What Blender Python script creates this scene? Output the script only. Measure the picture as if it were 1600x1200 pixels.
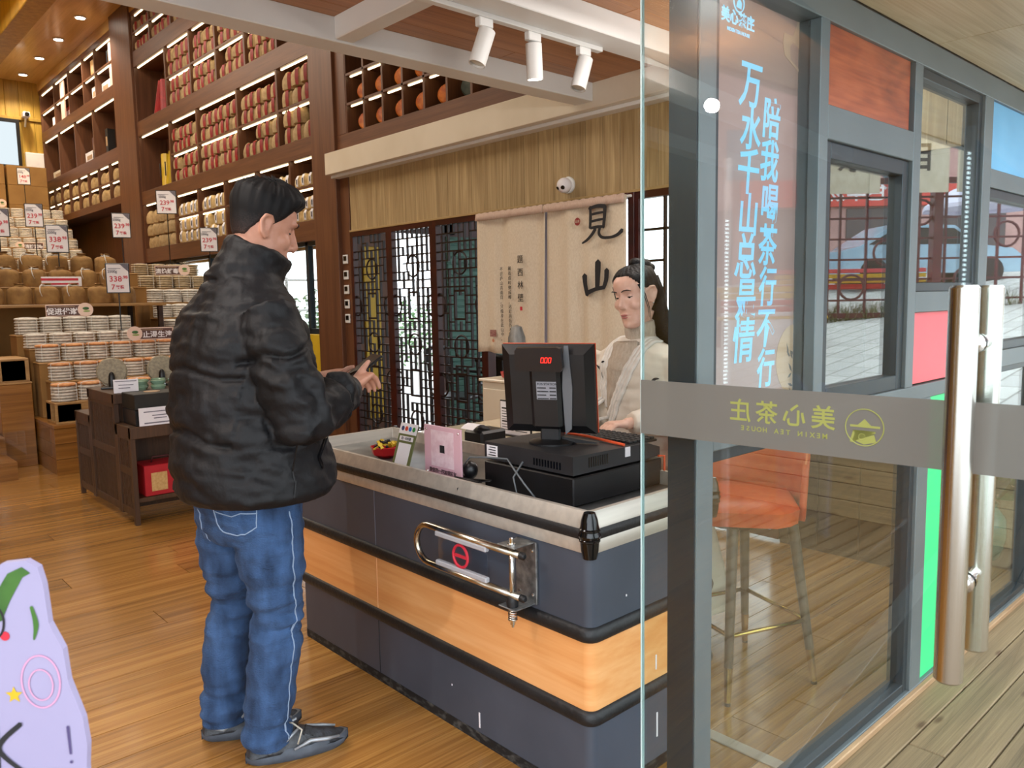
import bpy, bmesh, math, random
from math import sin, cos, pi, sqrt, radians
from mathutils import Vector, Matrix, noise
from mathutils.bvhtree import BVHTree
random.seed(7)
SC = bpy.context.scene
COL = SC.collection
for o_ in list(bpy.data.objects):
    bpy.data.objects.remove(o_)

# ------------------------------------------------------------------ camera
cam_d = bpy.data.cameras.new('camera'); cam = bpy.data.objects.new('camera', cam_d); COL.objects.link(cam)
CAM_H, F_PX, PITCH, ROLL, YAW = 1.40, 1233.1, 0.1072, -0.0181, 0.74121
_f = Vector((sin(YAW), cos(YAW), 0)); _r = Vector((cos(YAW), -sin(YAW), 0)); _u = Vector((0, 0, 1))
_fw = _f*cos(PITCH) - _u*sin(PITCH); _up = _u*cos(PITCH) + _f*sin(PITCH)
_rr = _r*cos(ROLL) + _up*sin(ROLL); _uu = _up*cos(ROLL) - _r*sin(ROLL)
cam.matrix_world = Matrix(((_rr.x, _uu.x, -_fw.x, 0), (_rr.y, _uu.y, -_fw.y, 0), (_rr.z, _uu.z, -_fw.z, CAM_H), (0, 0, 0, 1)))
cam_d.sensor_width = 36; cam_d.lens = F_PX/1600*36; cam_d.clip_start = .05; cam_d.clip_end = 400
cam_d.dof.use_dof = True; cam_d.dof.focus_distance = 3.0; cam_d.dof.aperture_fstop = 9
SC.camera = cam

# ------------------------------------------------------------------ world, fill lights, exposure
W = bpy.data.worlds.new('overcast_sky'); SC.world = W; W.use_nodes = True
bg = W.node_tree.nodes['Background']; bg.inputs[0].default_value = (.86, .93, 1, 1); bg.inputs[1].default_value = 3.3
SC.view_settings.view_transform = 'Standard'; SC.view_settings.look = 'None'
SC.view_settings.exposure = 0.42; SC.view_settings.gamma = 1.0; SC.view_settings.use_curve_mapping = False

def area(name, loc, size, power, col=(1, 1, 1), target=None, sy=None):
    d = bpy.data.lights.new(name, 'AREA'); d.energy = power; d.color = col; d.size = size
    if sy: d.shape = 'RECTANGLE'; d.size_y = sy
    o = bpy.data.objects.new(name, d); COL.objects.link(o); o.location = loc
    if target: o.rotation_euler = (Vector(target) - Vector(loc)).to_track_quat('-Z', 'Y').to_euler()
    return o
WARM = (1, .88, .72); NEUT = (1, .95, .9)
area('hall_fill', (2.0, 9.2, 5.6), 1.6, 125, WARM, sy=3.0)  # hall fill: unseen area lights added near the ceiling to brighten the hall
area('hall_fill', (1.4, 13.5, 5.9), 1.8, 125, WARM, sy=3.0)
area('hall_fill', (0.4, 6.0, 5.6), 1.6, 85, WARM, sy=2.0)
area('entrance_fill', (2.7, 2.05, 2.7), .9, 10, NEUT, sy=.5)  # area fill added under the entrance ceiling, no lamp panel hangs there
area('entrance_fill', (0.3, 2.4, 2.7), 1.0, 20, NEUT, sy=.6)
area('tea_room_fill', (6.2, 3.6, 2.6), 1.2, 15, NEUT, sy=2.0)  # added area fill that brightens the tea room

def bulb(name, loc, power, col, r=.12):
    d = bpy.data.lights.new(name, 'POINT'); d.energy = power; d.color = col; d.shadow_soft_size = r
    o = bpy.data.objects.new(name, d); COL.objects.link(o); o.location = loc; return o
bulb('point_fill', (-1.1, 2.15, 2.42), 60, NEUT, .035)  # unseen fill added to brighten the beams; the door mirrors it as a lamp
bulb('point_fill', (3.3, 1.9, 2.35), 16, NEUT, .15)  # second added point fill, no fitting belongs to it
# ------------------------------------------------------------------ materials
def lin(h):
    if not isinstance(h, str): return tuple(h)[:3]
    h = h.lstrip('#'); c = [int(h[i:i+2], 16)/255 for i in (0, 2, 4)]
    return tuple(x/12.92 if x <= .04045 else ((x+.055)/1.055)**2.4 for x in c)
MATS = {}
def nt(name):
    m = bpy.data.materials.new(name); m.use_nodes = True; t = m.node_tree; t.nodes.clear()
    out = t.nodes.new('ShaderNodeOutputMaterial'); MATS[name] = m
    return m, t, out
def N(t, typ, **kw):
    n = t.nodes.new('ShaderNode' + typ)
    for k, v in kw.items(): setattr(n, k, v)
    return n
def coords(t, scale, rnd=True):
    tc = N(t, 'TexCoord'); mp = N(t, 'Mapping'); mp.inputs['Scale'].default_value = scale
    if rnd:
        oi = N(t, 'ObjectInfo'); mu = N(t, 'VectorMath', operation='SCALE'); mu.inputs[0].default_value = (31, 17, 23)
        t.links.new(oi.outputs['Random'], mu.inputs['Scale'])
        ad = N(t, 'VectorMath', operation='ADD'); t.links.new(tc.outputs['Object'], ad.inputs[0]); t.links.new(mu.outputs[0], ad.inputs[1])
        t.links.new(ad.outputs[0], mp.inputs['Vector'])
    else: t.links.new(tc.outputs['Object'], mp.inputs['Vector'])
    return mp.outputs[0]
def ramp(t, fac, stops):
    r = N(t, 'ValToRGB'); e = r.color_ramp.elements
    while len(e) < len(stops): e.new(.5)
    for i, (p, c) in enumerate(stops): e[i].position = p; e[i].color = (*lin(c), 1)
    t.links.new(fac, r.inputs[0]); return r.outputs[0]
def vary(t, col, amt):
    if not amt: return col
    oi = N(t, 'ObjectInfo'); mr = N(t, 'MapRange'); mr.inputs[3].default_value = 1-amt; mr.inputs[4].default_value = 1+amt
    t.links.new(oi.outputs['Random'], mr.inputs[0])
    h = N(t, 'HueSaturation'); t.links.new(mr.outputs[0], h.inputs['Value']); t.links.new(col, h.inputs['Color'])
    return h.outputs[0]
def mat(name, c1, c2=None, scale=(6, 6, 6), detail=4, lo=.35, hi=.65, rough=.5, metal=0, rand=0, bump=0, bscale=None, spec=.5, coat=0, emit=None, es=1, sheen=0, rough2=None, distort=0):
    m, t, out = nt(name); b = N(t, 'BsdfPrincipled'); t.links.new(b.outputs[0], out.inputs[0])
    b.inputs['Roughness'].default_value = rough; b.inputs['Metallic'].default_value = metal
    b.inputs['Specular IOR Level'].default_value = spec; b.inputs['Coat Weight'].default_value = coat; b.inputs['Coat Roughness'].default_value = .08
    b.inputs['Sheen Weight'].default_value = sheen
    co = coords(t, scale)
    n = N(t, 'TexNoise'); n.inputs['Scale'].default_value = 1; n.inputs['Detail'].default_value = detail; n.inputs['Distortion'].default_value = distort
    t.links.new(co, n.inputs['Vector'])
    c = ramp(t, n.outputs[0], [(lo, c1), (hi, c2 if c2 is not None else c1)])
    c = vary(t, c, rand); t.links.new(c, b.inputs['Base Color'])
    if rough2 is not None:
        mr = N(t, 'MapRange'); mr.inputs[3].default_value = rough; mr.inputs[4].default_value = rough2; mr.inputs[1].default_value = .3; mr.inputs[2].default_value = .7
        t.links.new(n.outputs[0], mr.inputs[0]); t.links.new(mr.outputs[0], b.inputs['Roughness'])
    if bump:
        n2 = N(t, 'TexNoise'); n2.inputs['Scale'].default_value = 1; n2.inputs['Detail'].default_value = 3
        t.links.new(coords(t, bscale or scale), n2.inputs['Vector'])
        bp = N(t, 'Bump'); bp.inputs['Strength'].default_value = bump; bp.inputs['Distance'].default_value = .01
        t.links.new(n2.outputs[0], bp.inputs['Height']); t.links.new(bp.outputs[0], b.inputs['Normal'])
    if emit is not None:
        b.inputs['Emission Color'].default_value = (*lin(emit), 1); b.inputs['Emission Strength'].default_value = es
    return m
def wood(name, dark, midc, light, scale, rough=.4, rand=.1, bump=.15, fine=12, coat=0, lo=.3, hi=.7, distort=.6, knots=None):
    """grain runs along the axis whose scale is smallest"""
    m, t, out = nt(name); b = N(t, 'BsdfPrincipled'); t.links.new(b.outputs[0], out.inputs[0])
    b.inputs['Roughness'].default_value = rough; b.inputs['Coat Weight'].default_value = coat; b.inputs['Coat Roughness'].default_value = .12
    co = coords(t, scale)
    n = N(t, 'TexNoise'); n.inputs['Scale'].default_value = 1; n.inputs['Detail'].default_value = 5; n.inputs['Distortion'].default_value = distort
    t.links.new(co, n.inputs['Vector'])
    f = N(t, 'TexNoise'); f.inputs['Scale'].default_value = 1; f.inputs['Detail'].default_value = 3
    t.links.new(coords(t, tuple(s*fine if s > min(scale) else s*2 for s in scale)), f.inputs['Vector'])
    mx = N(t, 'Mix', data_type='FLOAT'); mx.inputs[0].default_value = .45
    t.links.new(n.outputs[0], mx.inputs[2]); t.links.new(f.outputs[0], mx.inputs[3])
    c = ramp(t, mx.outputs[0], [(lo, dark), ((lo+hi)/2, midc), (hi, light)])
    if knots:
        v = N(t, 'TexVoronoi'); v.inputs['Scale'].default_value = 1; t.links.new(coords(t, knots), v.inputs['Vector'])
        k = ramp(t, v.outputs['Distance'], [(.05, (.35, .2, .12)), (.14, (1, 1, 1))])
        ml = N(t, 'Mix', data_type='RGBA', blend_type='MULTIPLY'); ml.inputs[0].default_value = .85
        t.links.new(c, ml.inputs[6]); t.links.new(k, ml.inputs[7]); c = ml.outputs[2]
    c = vary(t, c, rand); t.links.new(c, b.inputs['Base Color'])
    if bump:
        bp = N(t, 'Bump'); bp.inputs['Strength'].default_value = bump; bp.inputs['Distance'].default_value = .004
        t.links.new(mx.outputs[0], bp.inputs['Height']); t.links.new(bp.outputs[0], b.inputs['Normal'])
    return m
def glass(name, tint=(.93, .965, .95), f0=.045, rough=0.0):
    m, t, out = nt(name); tr = N(t, 'BsdfTransparent'); tr.inputs[0].default_value = (*tint, 1)
    gl = N(t, 'BsdfGlossy'); gl.inputs['Roughness'].default_value = rough; gl.inputs[0].default_value = (1, 1, 1, 1)
    lw = N(t, 'LayerWeight'); lw.inputs[0].default_value = .5
    p = N(t, 'Math', operation='POWER'); p.inputs[1].default_value = 5; t.links.new(lw.outputs['Facing'], p.inputs[0])
    ma = N(t, 'Math', operation='MULTIPLY_ADD'); ma.inputs[1].default_value = 1-f0; ma.inputs[2].default_value = f0; t.links.new(p.outputs[0], ma.inputs[0])
    mx = N(t, 'MixShader'); t.links.new(ma.outputs[0], mx.inputs[0]); t.links.new(tr.outputs[0], mx.inputs[1]); t.links.new(gl.outputs[0], mx.inputs[2])
    t.links.new(mx.outputs[0], out.inputs[0]); return m
def veil(name, col, opacity, rough=.6):
    """frosted film / sheer sheet: partly see-through"""
    m, t, out = nt(name); tr = N(t, 'BsdfTransparent'); b = N(t, 'BsdfPrincipled'); b.inputs['Base Color'].default_value = (*lin(col), 1); b.inputs['Roughness'].default_value = rough
    mx = N(t, 'MixShader'); mx.inputs[0].default_value = opacity
    t.links.new(tr.outputs[0], mx.inputs[1]); t.links.new(b.outputs[0], mx.inputs[2]); t.links.new(mx.outputs[0], out.inputs[0]); return m
def glow(name, col, s):
    m, t, out = nt(name); e = N(t, 'Emission'); e.inputs[0].default_value = (*lin(col), 1); e.inputs[1].default_value = s
    t.links.new(e.outputs[0], out.inputs[0]); return m

floor_m = wood('bamboo_floor', '#70491f', '#976a34', '#b48749', (1.1, 30, 4), rough=.22, rand=.16, bump=.05, fine=5, coat=.35)
deck_m = wood('pine_deck', '#56462f', '#756045', '#8b7556', (1.2, 22, 4), rough=.6, rand=.12, bump=.25, knots=(3.4, 9.3, 3))
fence_m = wood('pine_fence', '#6f5b40', '#957b57', '#ab9068', (4, 1.2, 20), rough=.6, rand=.14, bump=.2, knots=(3, 2.6, 7))
shelf_m = wood('walnut_laminate', '#482b1b', '#603b25', '#70492f', (18, 18, 1.2), rough=.45, rand=.05, bump=.05)
shelfh_m = wood('walnut_laminate_level', '#482b1b', '#603b25', '#70492f', (18, 1.2, 18), rough=.45, rand=.05, bump=.05)
ceil_m = wood('brown_ceiling_board', '#86583a', '#a57249', '#b8865a', (1.0, 24, 5), rough=.45, rand=.08, bump=.08)
soffit_m = wood('pale_soffit_board', '#b39c78', '#cdb794', '#dfcfb0', (.9, 11, 4), rough=.5, rand=.04, bump=.04, distort=1.6)
panel_m = wood('ash_wall_panel', '#846c48', '#a08860', '#c2ab80', (9, 14, .9), rough=.55, rand=.07, bump=.04, distort=1.8)
stair_m = wood('stair_board', '#6a4118', '#8d5c25', '#a8743a', (1.1, 26, 26), rough=.3, rand=.12, bump=.05, coat=.2)
ply_m = wood('pale_box_wood', '#8a6438', '#a67d4a', '#b8925c', (2, 14, 14), rough=.5, rand=.1, bump=.06)
hall_wood_m = wood('yellow_hall_panel', '#86661f', '#a6822c', '#bf993e', (12, 12, 1), rough=.5, rand=.1, bump=.05)
laminate_m = wood('beech_laminate', '#d28a4c', '#dd9c5f', '#e6ad74', (3, 1.0, 13), rough=.38, rand=0, bump=.0, fine=4, distort=1.4)
lattice_m = mat('dark_red_lacquer', '#2a0b08', '#3d120c', (4, 4, 9), rough=.35, rand=.1)
lattice2_m = mat('black_brown_bar', '#120908', '#1f0f0b', (6, 6, 9), rough=.4, rand=.1)
white_m = mat('white_steel_paint', '#d9d9d8', '#e2e2e0', (2, 2, 2), rough=.5)
cream_m = mat('cream_paint', '#cfc4b0', '#d9cfbd', (2, 2, 2), rough=.35, coat=.2)
grey_frame_m = mat('grey_aluminium', '#5c6468', '#666e72', (3, 3, 3), rough=.45, metal=.3)
dark_frame_m = mat('dark_aluminium', '#1c2830', '#24323b', (3, 3, 3), rough=.4, metal=.3)
char_m = mat('charcoal_panel', '#3b414c', '#454b57', (3, 3, 3), rough=.42)
black_m = mat('black_plastic', '#0c0c0e', '#131316', (8, 8, 8), rough=.38)
gloss_m = mat('black_gloss', '#08080a', None, rough=.12)
rubber_m = mat('black_rubber', '#101012', '#19191b', (12, 12, 12), rough=.5, bump=.2, bscale=(60, 60, 60))
steel_m = mat('brushed_steel', '#b9b6b0', '#cbc8c2', (50, 50, .4), rough=.16, metal=1, rough2=.26)
chrome_m = mat('chrome', '#d6d3cf', None, rough=.12, metal=1)
alu_m = mat('satin_aluminium', '#bfb8ae', '#cdc6bb', (3, 40, 40), rough=.4, metal=.55)
brass_m = mat('brass', '#b8964a', '#cfae62', (9, 9, 9), rough=.25, metal=1)
galv_m = mat('galvanised_plate', '#77797a', '#a4a6a6', (40, 40, 40), rough=.45, metal=.9)
kraft_m = mat('kraft_paper', '#957b54', '#ab9168', (22, 22, 22), rough=.8, rand=.12, bump=.5, bscale=(40, 40, 14))
kraft2_m = mat('pale_kraft_paper', '#b89a66', '#cbb07e', (22, 22, 22), rough=.8, rand=.1, bump=.5, bscale=(40, 40, 14))
sack_m = mat('brown_paper_sack', '#7d5a30', '#94703f', (12, 12, 12), rough=.85, rand=.1, bump=.7, bscale=(24, 24, 18))
carton_m = mat('brown_carton', '#8a6432', '#99713c', (3, 3, 3), rough=.8, rand=.06)
ribbon_m = mat('red_ribbon', '#7d1611', '#971d16', (20, 20, 20), rough=.5)
cake_m = mat('white_paper_cake', '#bfb6aa', '#d9d1c6', (30, 30, 30), rough=.75, rand=.08, bump=.4, bscale=(50, 50, 20))
cake2_m = mat('tan_paper_cake', '#a08a68', '#bba687', (30, 30, 30), rough=.75, rand=.08, bump=.4, bscale=(50, 50, 20))
caketop_m = mat('orange_print_cake', '#b3703c', '#cf9562', (30, 30, 30), rough=.7, rand=.08)
string_m = mat('white_string', '#d8d6d0', None, rough=.8)
paper_m = mat('white_paper', '#e0dbe0', '#e8e4e6', (6, 6, 6), rough=.6)
ink_m = mat('black_ink', '#1a1a1e', None, rough=.7)
greyink_m = mat('grey_ink', '#6a6670', None, rough=.7)
redink_m = mat('red_ink', '#c02438', None, rough=.6)
signbrown_m = mat('brown_sign', '#4a2a20', '#553126', (9, 9, 9), rough=.5)
signpink_m = mat('pale_pink_card', '#e0c3b4', None, rough=.6)
red_m = mat('red_plastic', '#b01218', '#bd1a1e', (9, 9, 9), rough=.35)
redbox_m = mat('red_card_box', '#a3101c', '#b01824', (9, 9, 9), rough=.5)
orange_m = mat('orange_trim', '#e0562c', None, rough=.4)
yellow_m = mat('yellow_paint', '#c8a41e', '#d2b02c', (5, 5, 5), rough=.45)
green_m = mat('green_panel', '#2fd080', None, rough=.4)
redpanel_m = mat('red_panel', '#d8505a', None, rough=.4)
blue_m = mat('blue_panel', '#5fa4d0', '#6cb0da', (4, 4, 4), rough=.4)
redwood_m = wood('red_wood_panel', '#641f0d', '#94401f', '#b35a35', (2.2, 6, 7), rough=.35, rand=0, bump=0, distort=2.2, coat=.3)
celadon_m = mat('celadon_glaze', '#6f8f78', '#87a58e', (14, 14, 14), rough=.18, coat=.5)
stone_m = mat('speckled_stone', '#7d715d', '#9a8d74', (60, 60, 60), rough=.6)
leaf_m = mat('leaf_green', '#1f4a16', '#4a7a2a', (9, 9, 9), rough=.5, rand=.25)
grass_m = mat('grass_blades', '#3c5228', '#6d7f45', (9, 9, 9), rough=.6, rand=.25)
linen_m = mat('cream_linen', '#cdbda6', '#d8cab5', (130, 130, 60), rough=.85, bump=.15, bscale=(300, 300, 300))
linen2_m = mat('rosy_linen_hem', '#bfa493', '#c9b0a0', (130, 130, 60), rough=.85)
glass_m = glass('clear_glass', (.92, .95, .94), .115)
doorglass_m = glass('door_glass', (.94, .97, .955), .035)
edge_m = mat('glass_edge', '#a9c4c6', '#c5d8d8', (3, 3, 3), rough=.15, emit=None)
film_m = veil('frosted_film', '#6e6a63', .82)
olive_m = mat('olive_print', '#8f9148', None, rough=.6)
acrylic_m = glass('clear_acrylic', (.95, .96, .97), .04)
led_m = glow('led_strip', (1, .80, .48), 4.5)
lamp_m = glow('lamp_face', (1, .93, .78), 25)
poster_m = mat('mauve_lightbox', '#86706c', '#8e7872', (2, 2, 2), rough=.3, emit='#8a726e', es=.30)
postertext_m = glow('lit_lettering', '#8fd8ff', 1.05)
beige_m = mat('beige_print', '#a88a6a', None, rough=.6)

# ------------------------------------------------------------------ mesh helpers
class MB:
    def __init__(s): s.v = []; s.f = []
    def add(s, vs, fs):
        o = len(s.v); s.v += [tuple(v) for v in vs]; s.f += [tuple(i+o for i in f) for f in fs]; return s
    def box(s, a, b, c=0):
        """box between corners a and b, edges chamfered by c"""
        x0, y0, z0 = (min(a[i], b[i]) for i in range(3)); x1, y1, z1 = (max(a[i], b[i]) for i in range(3))
        if c <= 0:
            return s.add([(x0,y0,z0),(x1,y0,z0),(x1,y1,z0),(x0,y1,z0),(x0,y0,z1),(x1,y0,z1),(x1,y1,z1),(x0,y1,z1)],
                         [(0,3,2,1),(4,5,6,7),(0,1,5,4),(1,2,6,5),(2,3,7,6),(3,0,4,7)])
        c = min(c, (x1-x0)*.49, (y1-y0)*.49, (z1-z0)*.49)
        vs = []; idx = {}
        for i, X in enumerate((x0, x1)):
            for j, Y in enumerate((y0, y1)):
                for k, Z in enumerate((z0, z1)):
                    xi = X+c if i == 0 else X-c; yi = Y+c if j == 0 else Y-c; zi = Z+c if k == 0 else Z-c
                    idx[i,j,k,0] = len(vs); vs.append((X, yi, zi))
                    idx[i,j,k,1] = len(vs); vs.append((xi, Y, zi))
                    idx[i,j,k,2] = len(vs); vs.append((xi, yi, Z))
        g = lambda i,j,k,a: idx[i,j,k,a]
        fs = []
        for i in (0,1):
            q = [g(i,0,0,0), g(i,1,0,0), g(i,1,1,0), g(i,0,1,0)]; fs.append(q if i else q[::-1])
            q = [g(0,i,0,1), g(0,i,1,1), g(1,i,1,1), g(1,i,0,1)]; fs.append(q if i else q[::-1])
            q = [g(0,0,i,2), g(1,0,i,2), g(1,1,i,2), g(0,1,i,2)]; fs.append(q if i else q[::-1])
        for i in (0,1):
            for j in (0,1):
                q = [g(i,j,0,0), g(i,j,1,0), g(i,j,1,1), g(i,j,0,1)]; fs.append(q if i == j else q[::-1])
                q = [g(i,0,j,0), g(i,0,j,2), g(i,1,j,2), g(i,1,j,0)]; fs.append(q if i == j else q[::-1])
                q = [g(0,i,j,1), g(1,i,j,1), g(1,i,j,2), g(0,i,j,2)]; fs.append(q if i == j else q[::-1])
        for i in (0,1):
            for j in (0,1):
                for k in (0,1):
                    q = [g(i,j,k,0), g(i,j,k,1), g(i,j,k,2)]; fs.append(q if (i+j+k) % 2 == 1 else q[::-1])
        return s.add(vs, fs)
    def prism(s, poly, d, o=(0,0,0), u=(1,0,0), v=(0,1,0)):
        """polygon (u,v pairs) extruded by d along u x v"""
        o, u, v = Vector(o), Vector(u), Vector(v); n = u.cross(v).normalized()*d
        k = len(poly); a = [o+u*p[0]+v*p[1] for p in poly]; b = [p+n for p in a]
        fs = [tuple(range(k))[::-1], tuple(range(k, 2*k))] + [(i, (i+1) % k, k+(i+1) % k, k+i) for i in range(k)]
        return s.add(a+b, fs)
    def rings(s, rs, cap=True, closed=False):
        k = len(rs[0]); o = len(s.v)
        for r in rs: s.v += [tuple(p) for p in r]
        n = len(rs)
        for i in range(n if closed else n-1):
            a, b = o+i*k, o+((i+1) % n)*k
            for j in range(k): s.f.append((a+j, a+(j+1) % k, b+(j+1) % k, b+j))
        if cap and not closed:
            s.f.append(tuple(o+j for j in range(k))[::-1]); s.f.append(tuple(o+(n-1)*k+j for j in range(k)))
        return s
    def tube(s, pts, r, k=8, cap=True, closed=False, flat=1.0, up=None):
        pts = [Vector(p) for p in pts]; n = len(pts)
        rr = r if isinstance(r, (list, tuple)) else [r]*n
        ref = Vector(up) if up else None; out = []; prev = None
        for i, p in enumerate(pts):
            if closed: d = pts[(i+1) % n]-pts[i-1]
            else: d = pts[min(i+1, n-1)]-pts[max(i-1, 0)]
            d = d.normalized() if d.length > 1e-9 else Vector((0,0,1))
            if ref is not None: a = ref - d*ref.dot(d)
            elif prev is None: a = d.orthogonal()
            else: a = prev - d*prev.dot(d)
            a = a.normalized() if a.length > 1e-6 else d.orthogonal().normalized()
            prev = a; b = d.cross(a)
            out.append([p + a*(cos(2*pi*j/k)*rr[i]) + b*(sin(2*pi*j/k)*rr[i]*flat) for j in range(k)])
        return s.rings(out, cap, closed)
    def lathe(s, prof, k=16, o=(0,0,0), axis=(0,0,1), cap=True):
        o = Vector(o); ax = Vector(axis).normalized(); a = ax.orthogonal().normalized(); b = ax.cross(a)
        return s.rings([[o+ax*z+(a*cos(2*pi*j/k)+b*sin(2*pi*j/k))*max(r, 1e-4) for j in range(k)] for r, z in prof], cap)
    def sphere(s, o, r, k=12, m=8, sc=(1,1,1)):
        o = Vector(o); return s.rings([[o+Vector((sin(t)*cos(2*pi*j/k)*sc[0], sin(t)*sin(2*pi*j/k)*sc[1], -cos(t)*sc[2]))*r for j in range(k)]
                        for t in [max(.02, min(pi-.02, pi*i/m)) for i in range(m+1)]])
    def ring(s, o, R, r, u, v, k=24, m=6, a0=0, a1=2*pi):
        o, u, v = Vector(o), Vector(u), Vector(v); full = abs(a1-a0-2*pi) < 1e-6
        pts = [o+u*cos(a0+(a1-a0)*i/k)*R+v*sin(a0+(a1-a0)*i/k)*R for i in range(k if full else k+1)]
        return s.tube(pts, r, m, closed=full)
    def grid(s, P):
        """two-sided sheet from rows of points"""
        o = len(s.v); n = len(P[0])
        for r in P: s.v += [tuple(p) for p in r]
        for i in range(len(P)-1):
            for j in range(n-1): s.f.append((o+i*n+j, o+i*n+j+1, o+(i+1)*n+j+1, o+(i+1)*n+j))
        return s
    def xf(s, M):
        s.v = [tuple(M @ Vector(v)) for v in s.v]; return s
    def mesh(s, smooth=False, name='m'):
        me = bpy.data.meshes.new(name); me.from_pydata(s.v, [], s.f); me.validate(); me.update()
        bm = bmesh.new(); bm.from_mesh(me); bmesh.ops.recalc_face_normals(bm, faces=bm.faces[:]); bm.to_mesh(me); bm.free()
        if smooth: me.shade_smooth() if smooth is True else smooth_by(me, smooth)
        return me
def smooth_by(me, ang):
    me.shade_smooth()
    try: me.set_sharp_from_angle(angle=radians(ang))
    except Exception: pass
def mesh_of(x):
    return x.mesh() if isinstance(x, MB) else x
def ob(name, me, m, parent=None, loc=None, rot=None, world=False):
    """one mesh object; world=True: its mesh is in world coordinates although it has a parent"""
    me = mesh_of(me)
    if m is not None and (not me.materials or me.materials[0] != m):
        if me.materials: me = me.copy(); me.materials.clear()
        me.materials.append(m)
    o = bpy.data.objects.new(name, me); COL.objects.link(o)
    if loc is not None: o.location = loc
    if rot is not None: o.rotation_euler = rot
    if parent is not None:
        o.parent = parent
        if world: o.matrix_parent_inverse = wm(parent).inverted()
    return o
def wm(o):
    m = o.matrix_basis.copy()
    return (wm(o.parent) @ o.matrix_parent_inverse @ m) if o.parent else m
def tag(o, label, cat, group=None, kind=None):
    if label: o['label'] = label
    if cat: o['category'] = cat
    if group: o['group'] = group
    if kind: o['kind'] = kind
    return o
def thing(name, label, cat, loc=(0,0,0), rz=0, group=None):
    o = bpy.data.objects.new(name, None); COL.objects.link(o); o.empty_display_size = .05
    o.location = loc; o.rotation_euler = (0, 0, rz); return tag(o, label, cat, group)
def struct(name, me, m, label=None, loc=None, parent=None):
    o = ob(name, me, m, parent, loc)
    o['kind'] = 'structure'
    if label: o['label'] = label
    return o
def dup(src, loc=None, rot=None, label=None, parent=None):
    """a thing with copies of its parts and sub-parts"""
    c = src.copy(); COL.objects.link(c)
    if parent is not None: c.parent = parent
    if loc is not None: c.location = loc
    if rot is not None: c.rotation_euler = rot
    if label: c['label'] = label
    for ch in [x for x in bpy_children(src)]: dup(ch, parent=c)
    return c
KIDS = {}
def bpy_children(o): return list(o.children)
def frame(o, origin, u, v):
    """lay an object whose mesh lies in its XY plane onto the plane spanned by u (right) and v (up)"""
    u = Vector(u).normalized(); v = Vector(v); v = (v-u*v.dot(u)).normalized(); n = u.cross(v)
    o.matrix_basis = Matrix(((u.x,v.x,n.x,origin[0]),(u.y,v.y,n.y,origin[1]),(u.z,v.z,n.z,origin[2]),(0,0,0,1))); return o
_TX = {}
def text_mesh(s, size, align='CENTER', off=0.0, ext=.0006, shear=0, sx=1.0):
    key = (s, size, align, off, ext, shear, sx)
    if key in _TX: return _TX[key]
    c = bpy.data.curves.new('txt', 'FONT'); c.body = s; c.size = size; c.align_x = align; c.align_y = 'CENTER'; c.offset = off; c.extrude = ext; c.shear = shear
    c.resolution_u = 3
    t = bpy.data.objects.new('txt', c); COL.objects.link(t)
    dg = bpy.context.evaluated_depsgraph_get(); me = bpy.data.meshes.new_from_object(t.evaluated_get(dg))
    bpy.data.objects.remove(t); bpy.data.curves.remove(c)
    if sx != 1.0: me.transform(Matrix.Scale(sx, 4, (1,0,0)))
    me.materials.clear(); _TX[key] = me; return me
def join_text(items, mirror=False):
    """several texts (mesh, x, y) as one flat print mesh"""
    b = MB()
    for me, x, y in items:
        b.add([(v.co.x+x, v.co.y+y, v.co.z) for v in me.vertices], [tuple(p.vertices) for p in me.polygons])
    if mirror: b.v = [(-x, y, z) for x, y, z in b.v]
    return b
def stroke(b, pts, ws, z=.0006):
    """brush stroke: flat ribbon of varying width with round ends, in XY"""
    z += .00035*(sum(1 for f in b.f if len(f) == 3)//2)
    P = [Vector((p[0], p[1])) for p in pts]; Q = []; Wd = []
    n = len(P)
    for i in range(n-1):
        for k in range(6):
            t = k/6; p0 = P[max(i-1,0)]; p1 = P[i]; p2 = P[i+1]; p3 = P[min(i+2,n-1)]
            Q.append(.5*((2*p1)+(-p0+p2)*t+(2*p0-5*p1+4*p2-p3)*t*t+(-p0+3*p1-3*p2+p3)*t**3)); Wd.append(ws[i]*(1-t)+ws[i+1]*t)
    Q.append(P[-1]); Wd.append(ws[-1]); m = len(Q); L = []; R = []
    for i in range(m):
        d = (Q[min(i+1,m-1)]-Q[max(i-1,0)]); d = d.normalized() if d.length > 0 else Vector((1,0)); nn = Vector((-d.y, d.x))*(Wd[i]/2)
        L.append(Q[i]+nn); R.append(Q[i]-nn)
    d0 = (Q[0]-Q[1]).normalized()*Wd[0]*.4; d1 = (Q[-1]-Q[-2]).normalized()*Wd[-1]*.4
    poly = [Q[0]+d0]+L+[Q[-1]+d1]+R[::-1]
    o = len(b.v); k = len(L)
    b.v += [(p.x, p.y, z) for p in poly]
    # fan of quads between the two sides
    li = [o+1+i for i in range(k)]; ri = [o+1+k+1+(k-1-i) for i in range(k)]
    for i in range(k-1): b.f.append((li[i], ri[i], ri[i+1], li[i+1]))
    b.f.append((o, ri[0], li[0])); b.f.append((o+1+k, li[-1], ri[-1]))
ORD = ['first','second','third','fourth','fifth','sixth','seventh','eighth','ninth','tenth','eleventh','twelfth','thirteenth','fourteenth','fifteenth','sixteenth','seventeenth','eighteenth','nineteenth','twentieth']
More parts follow.
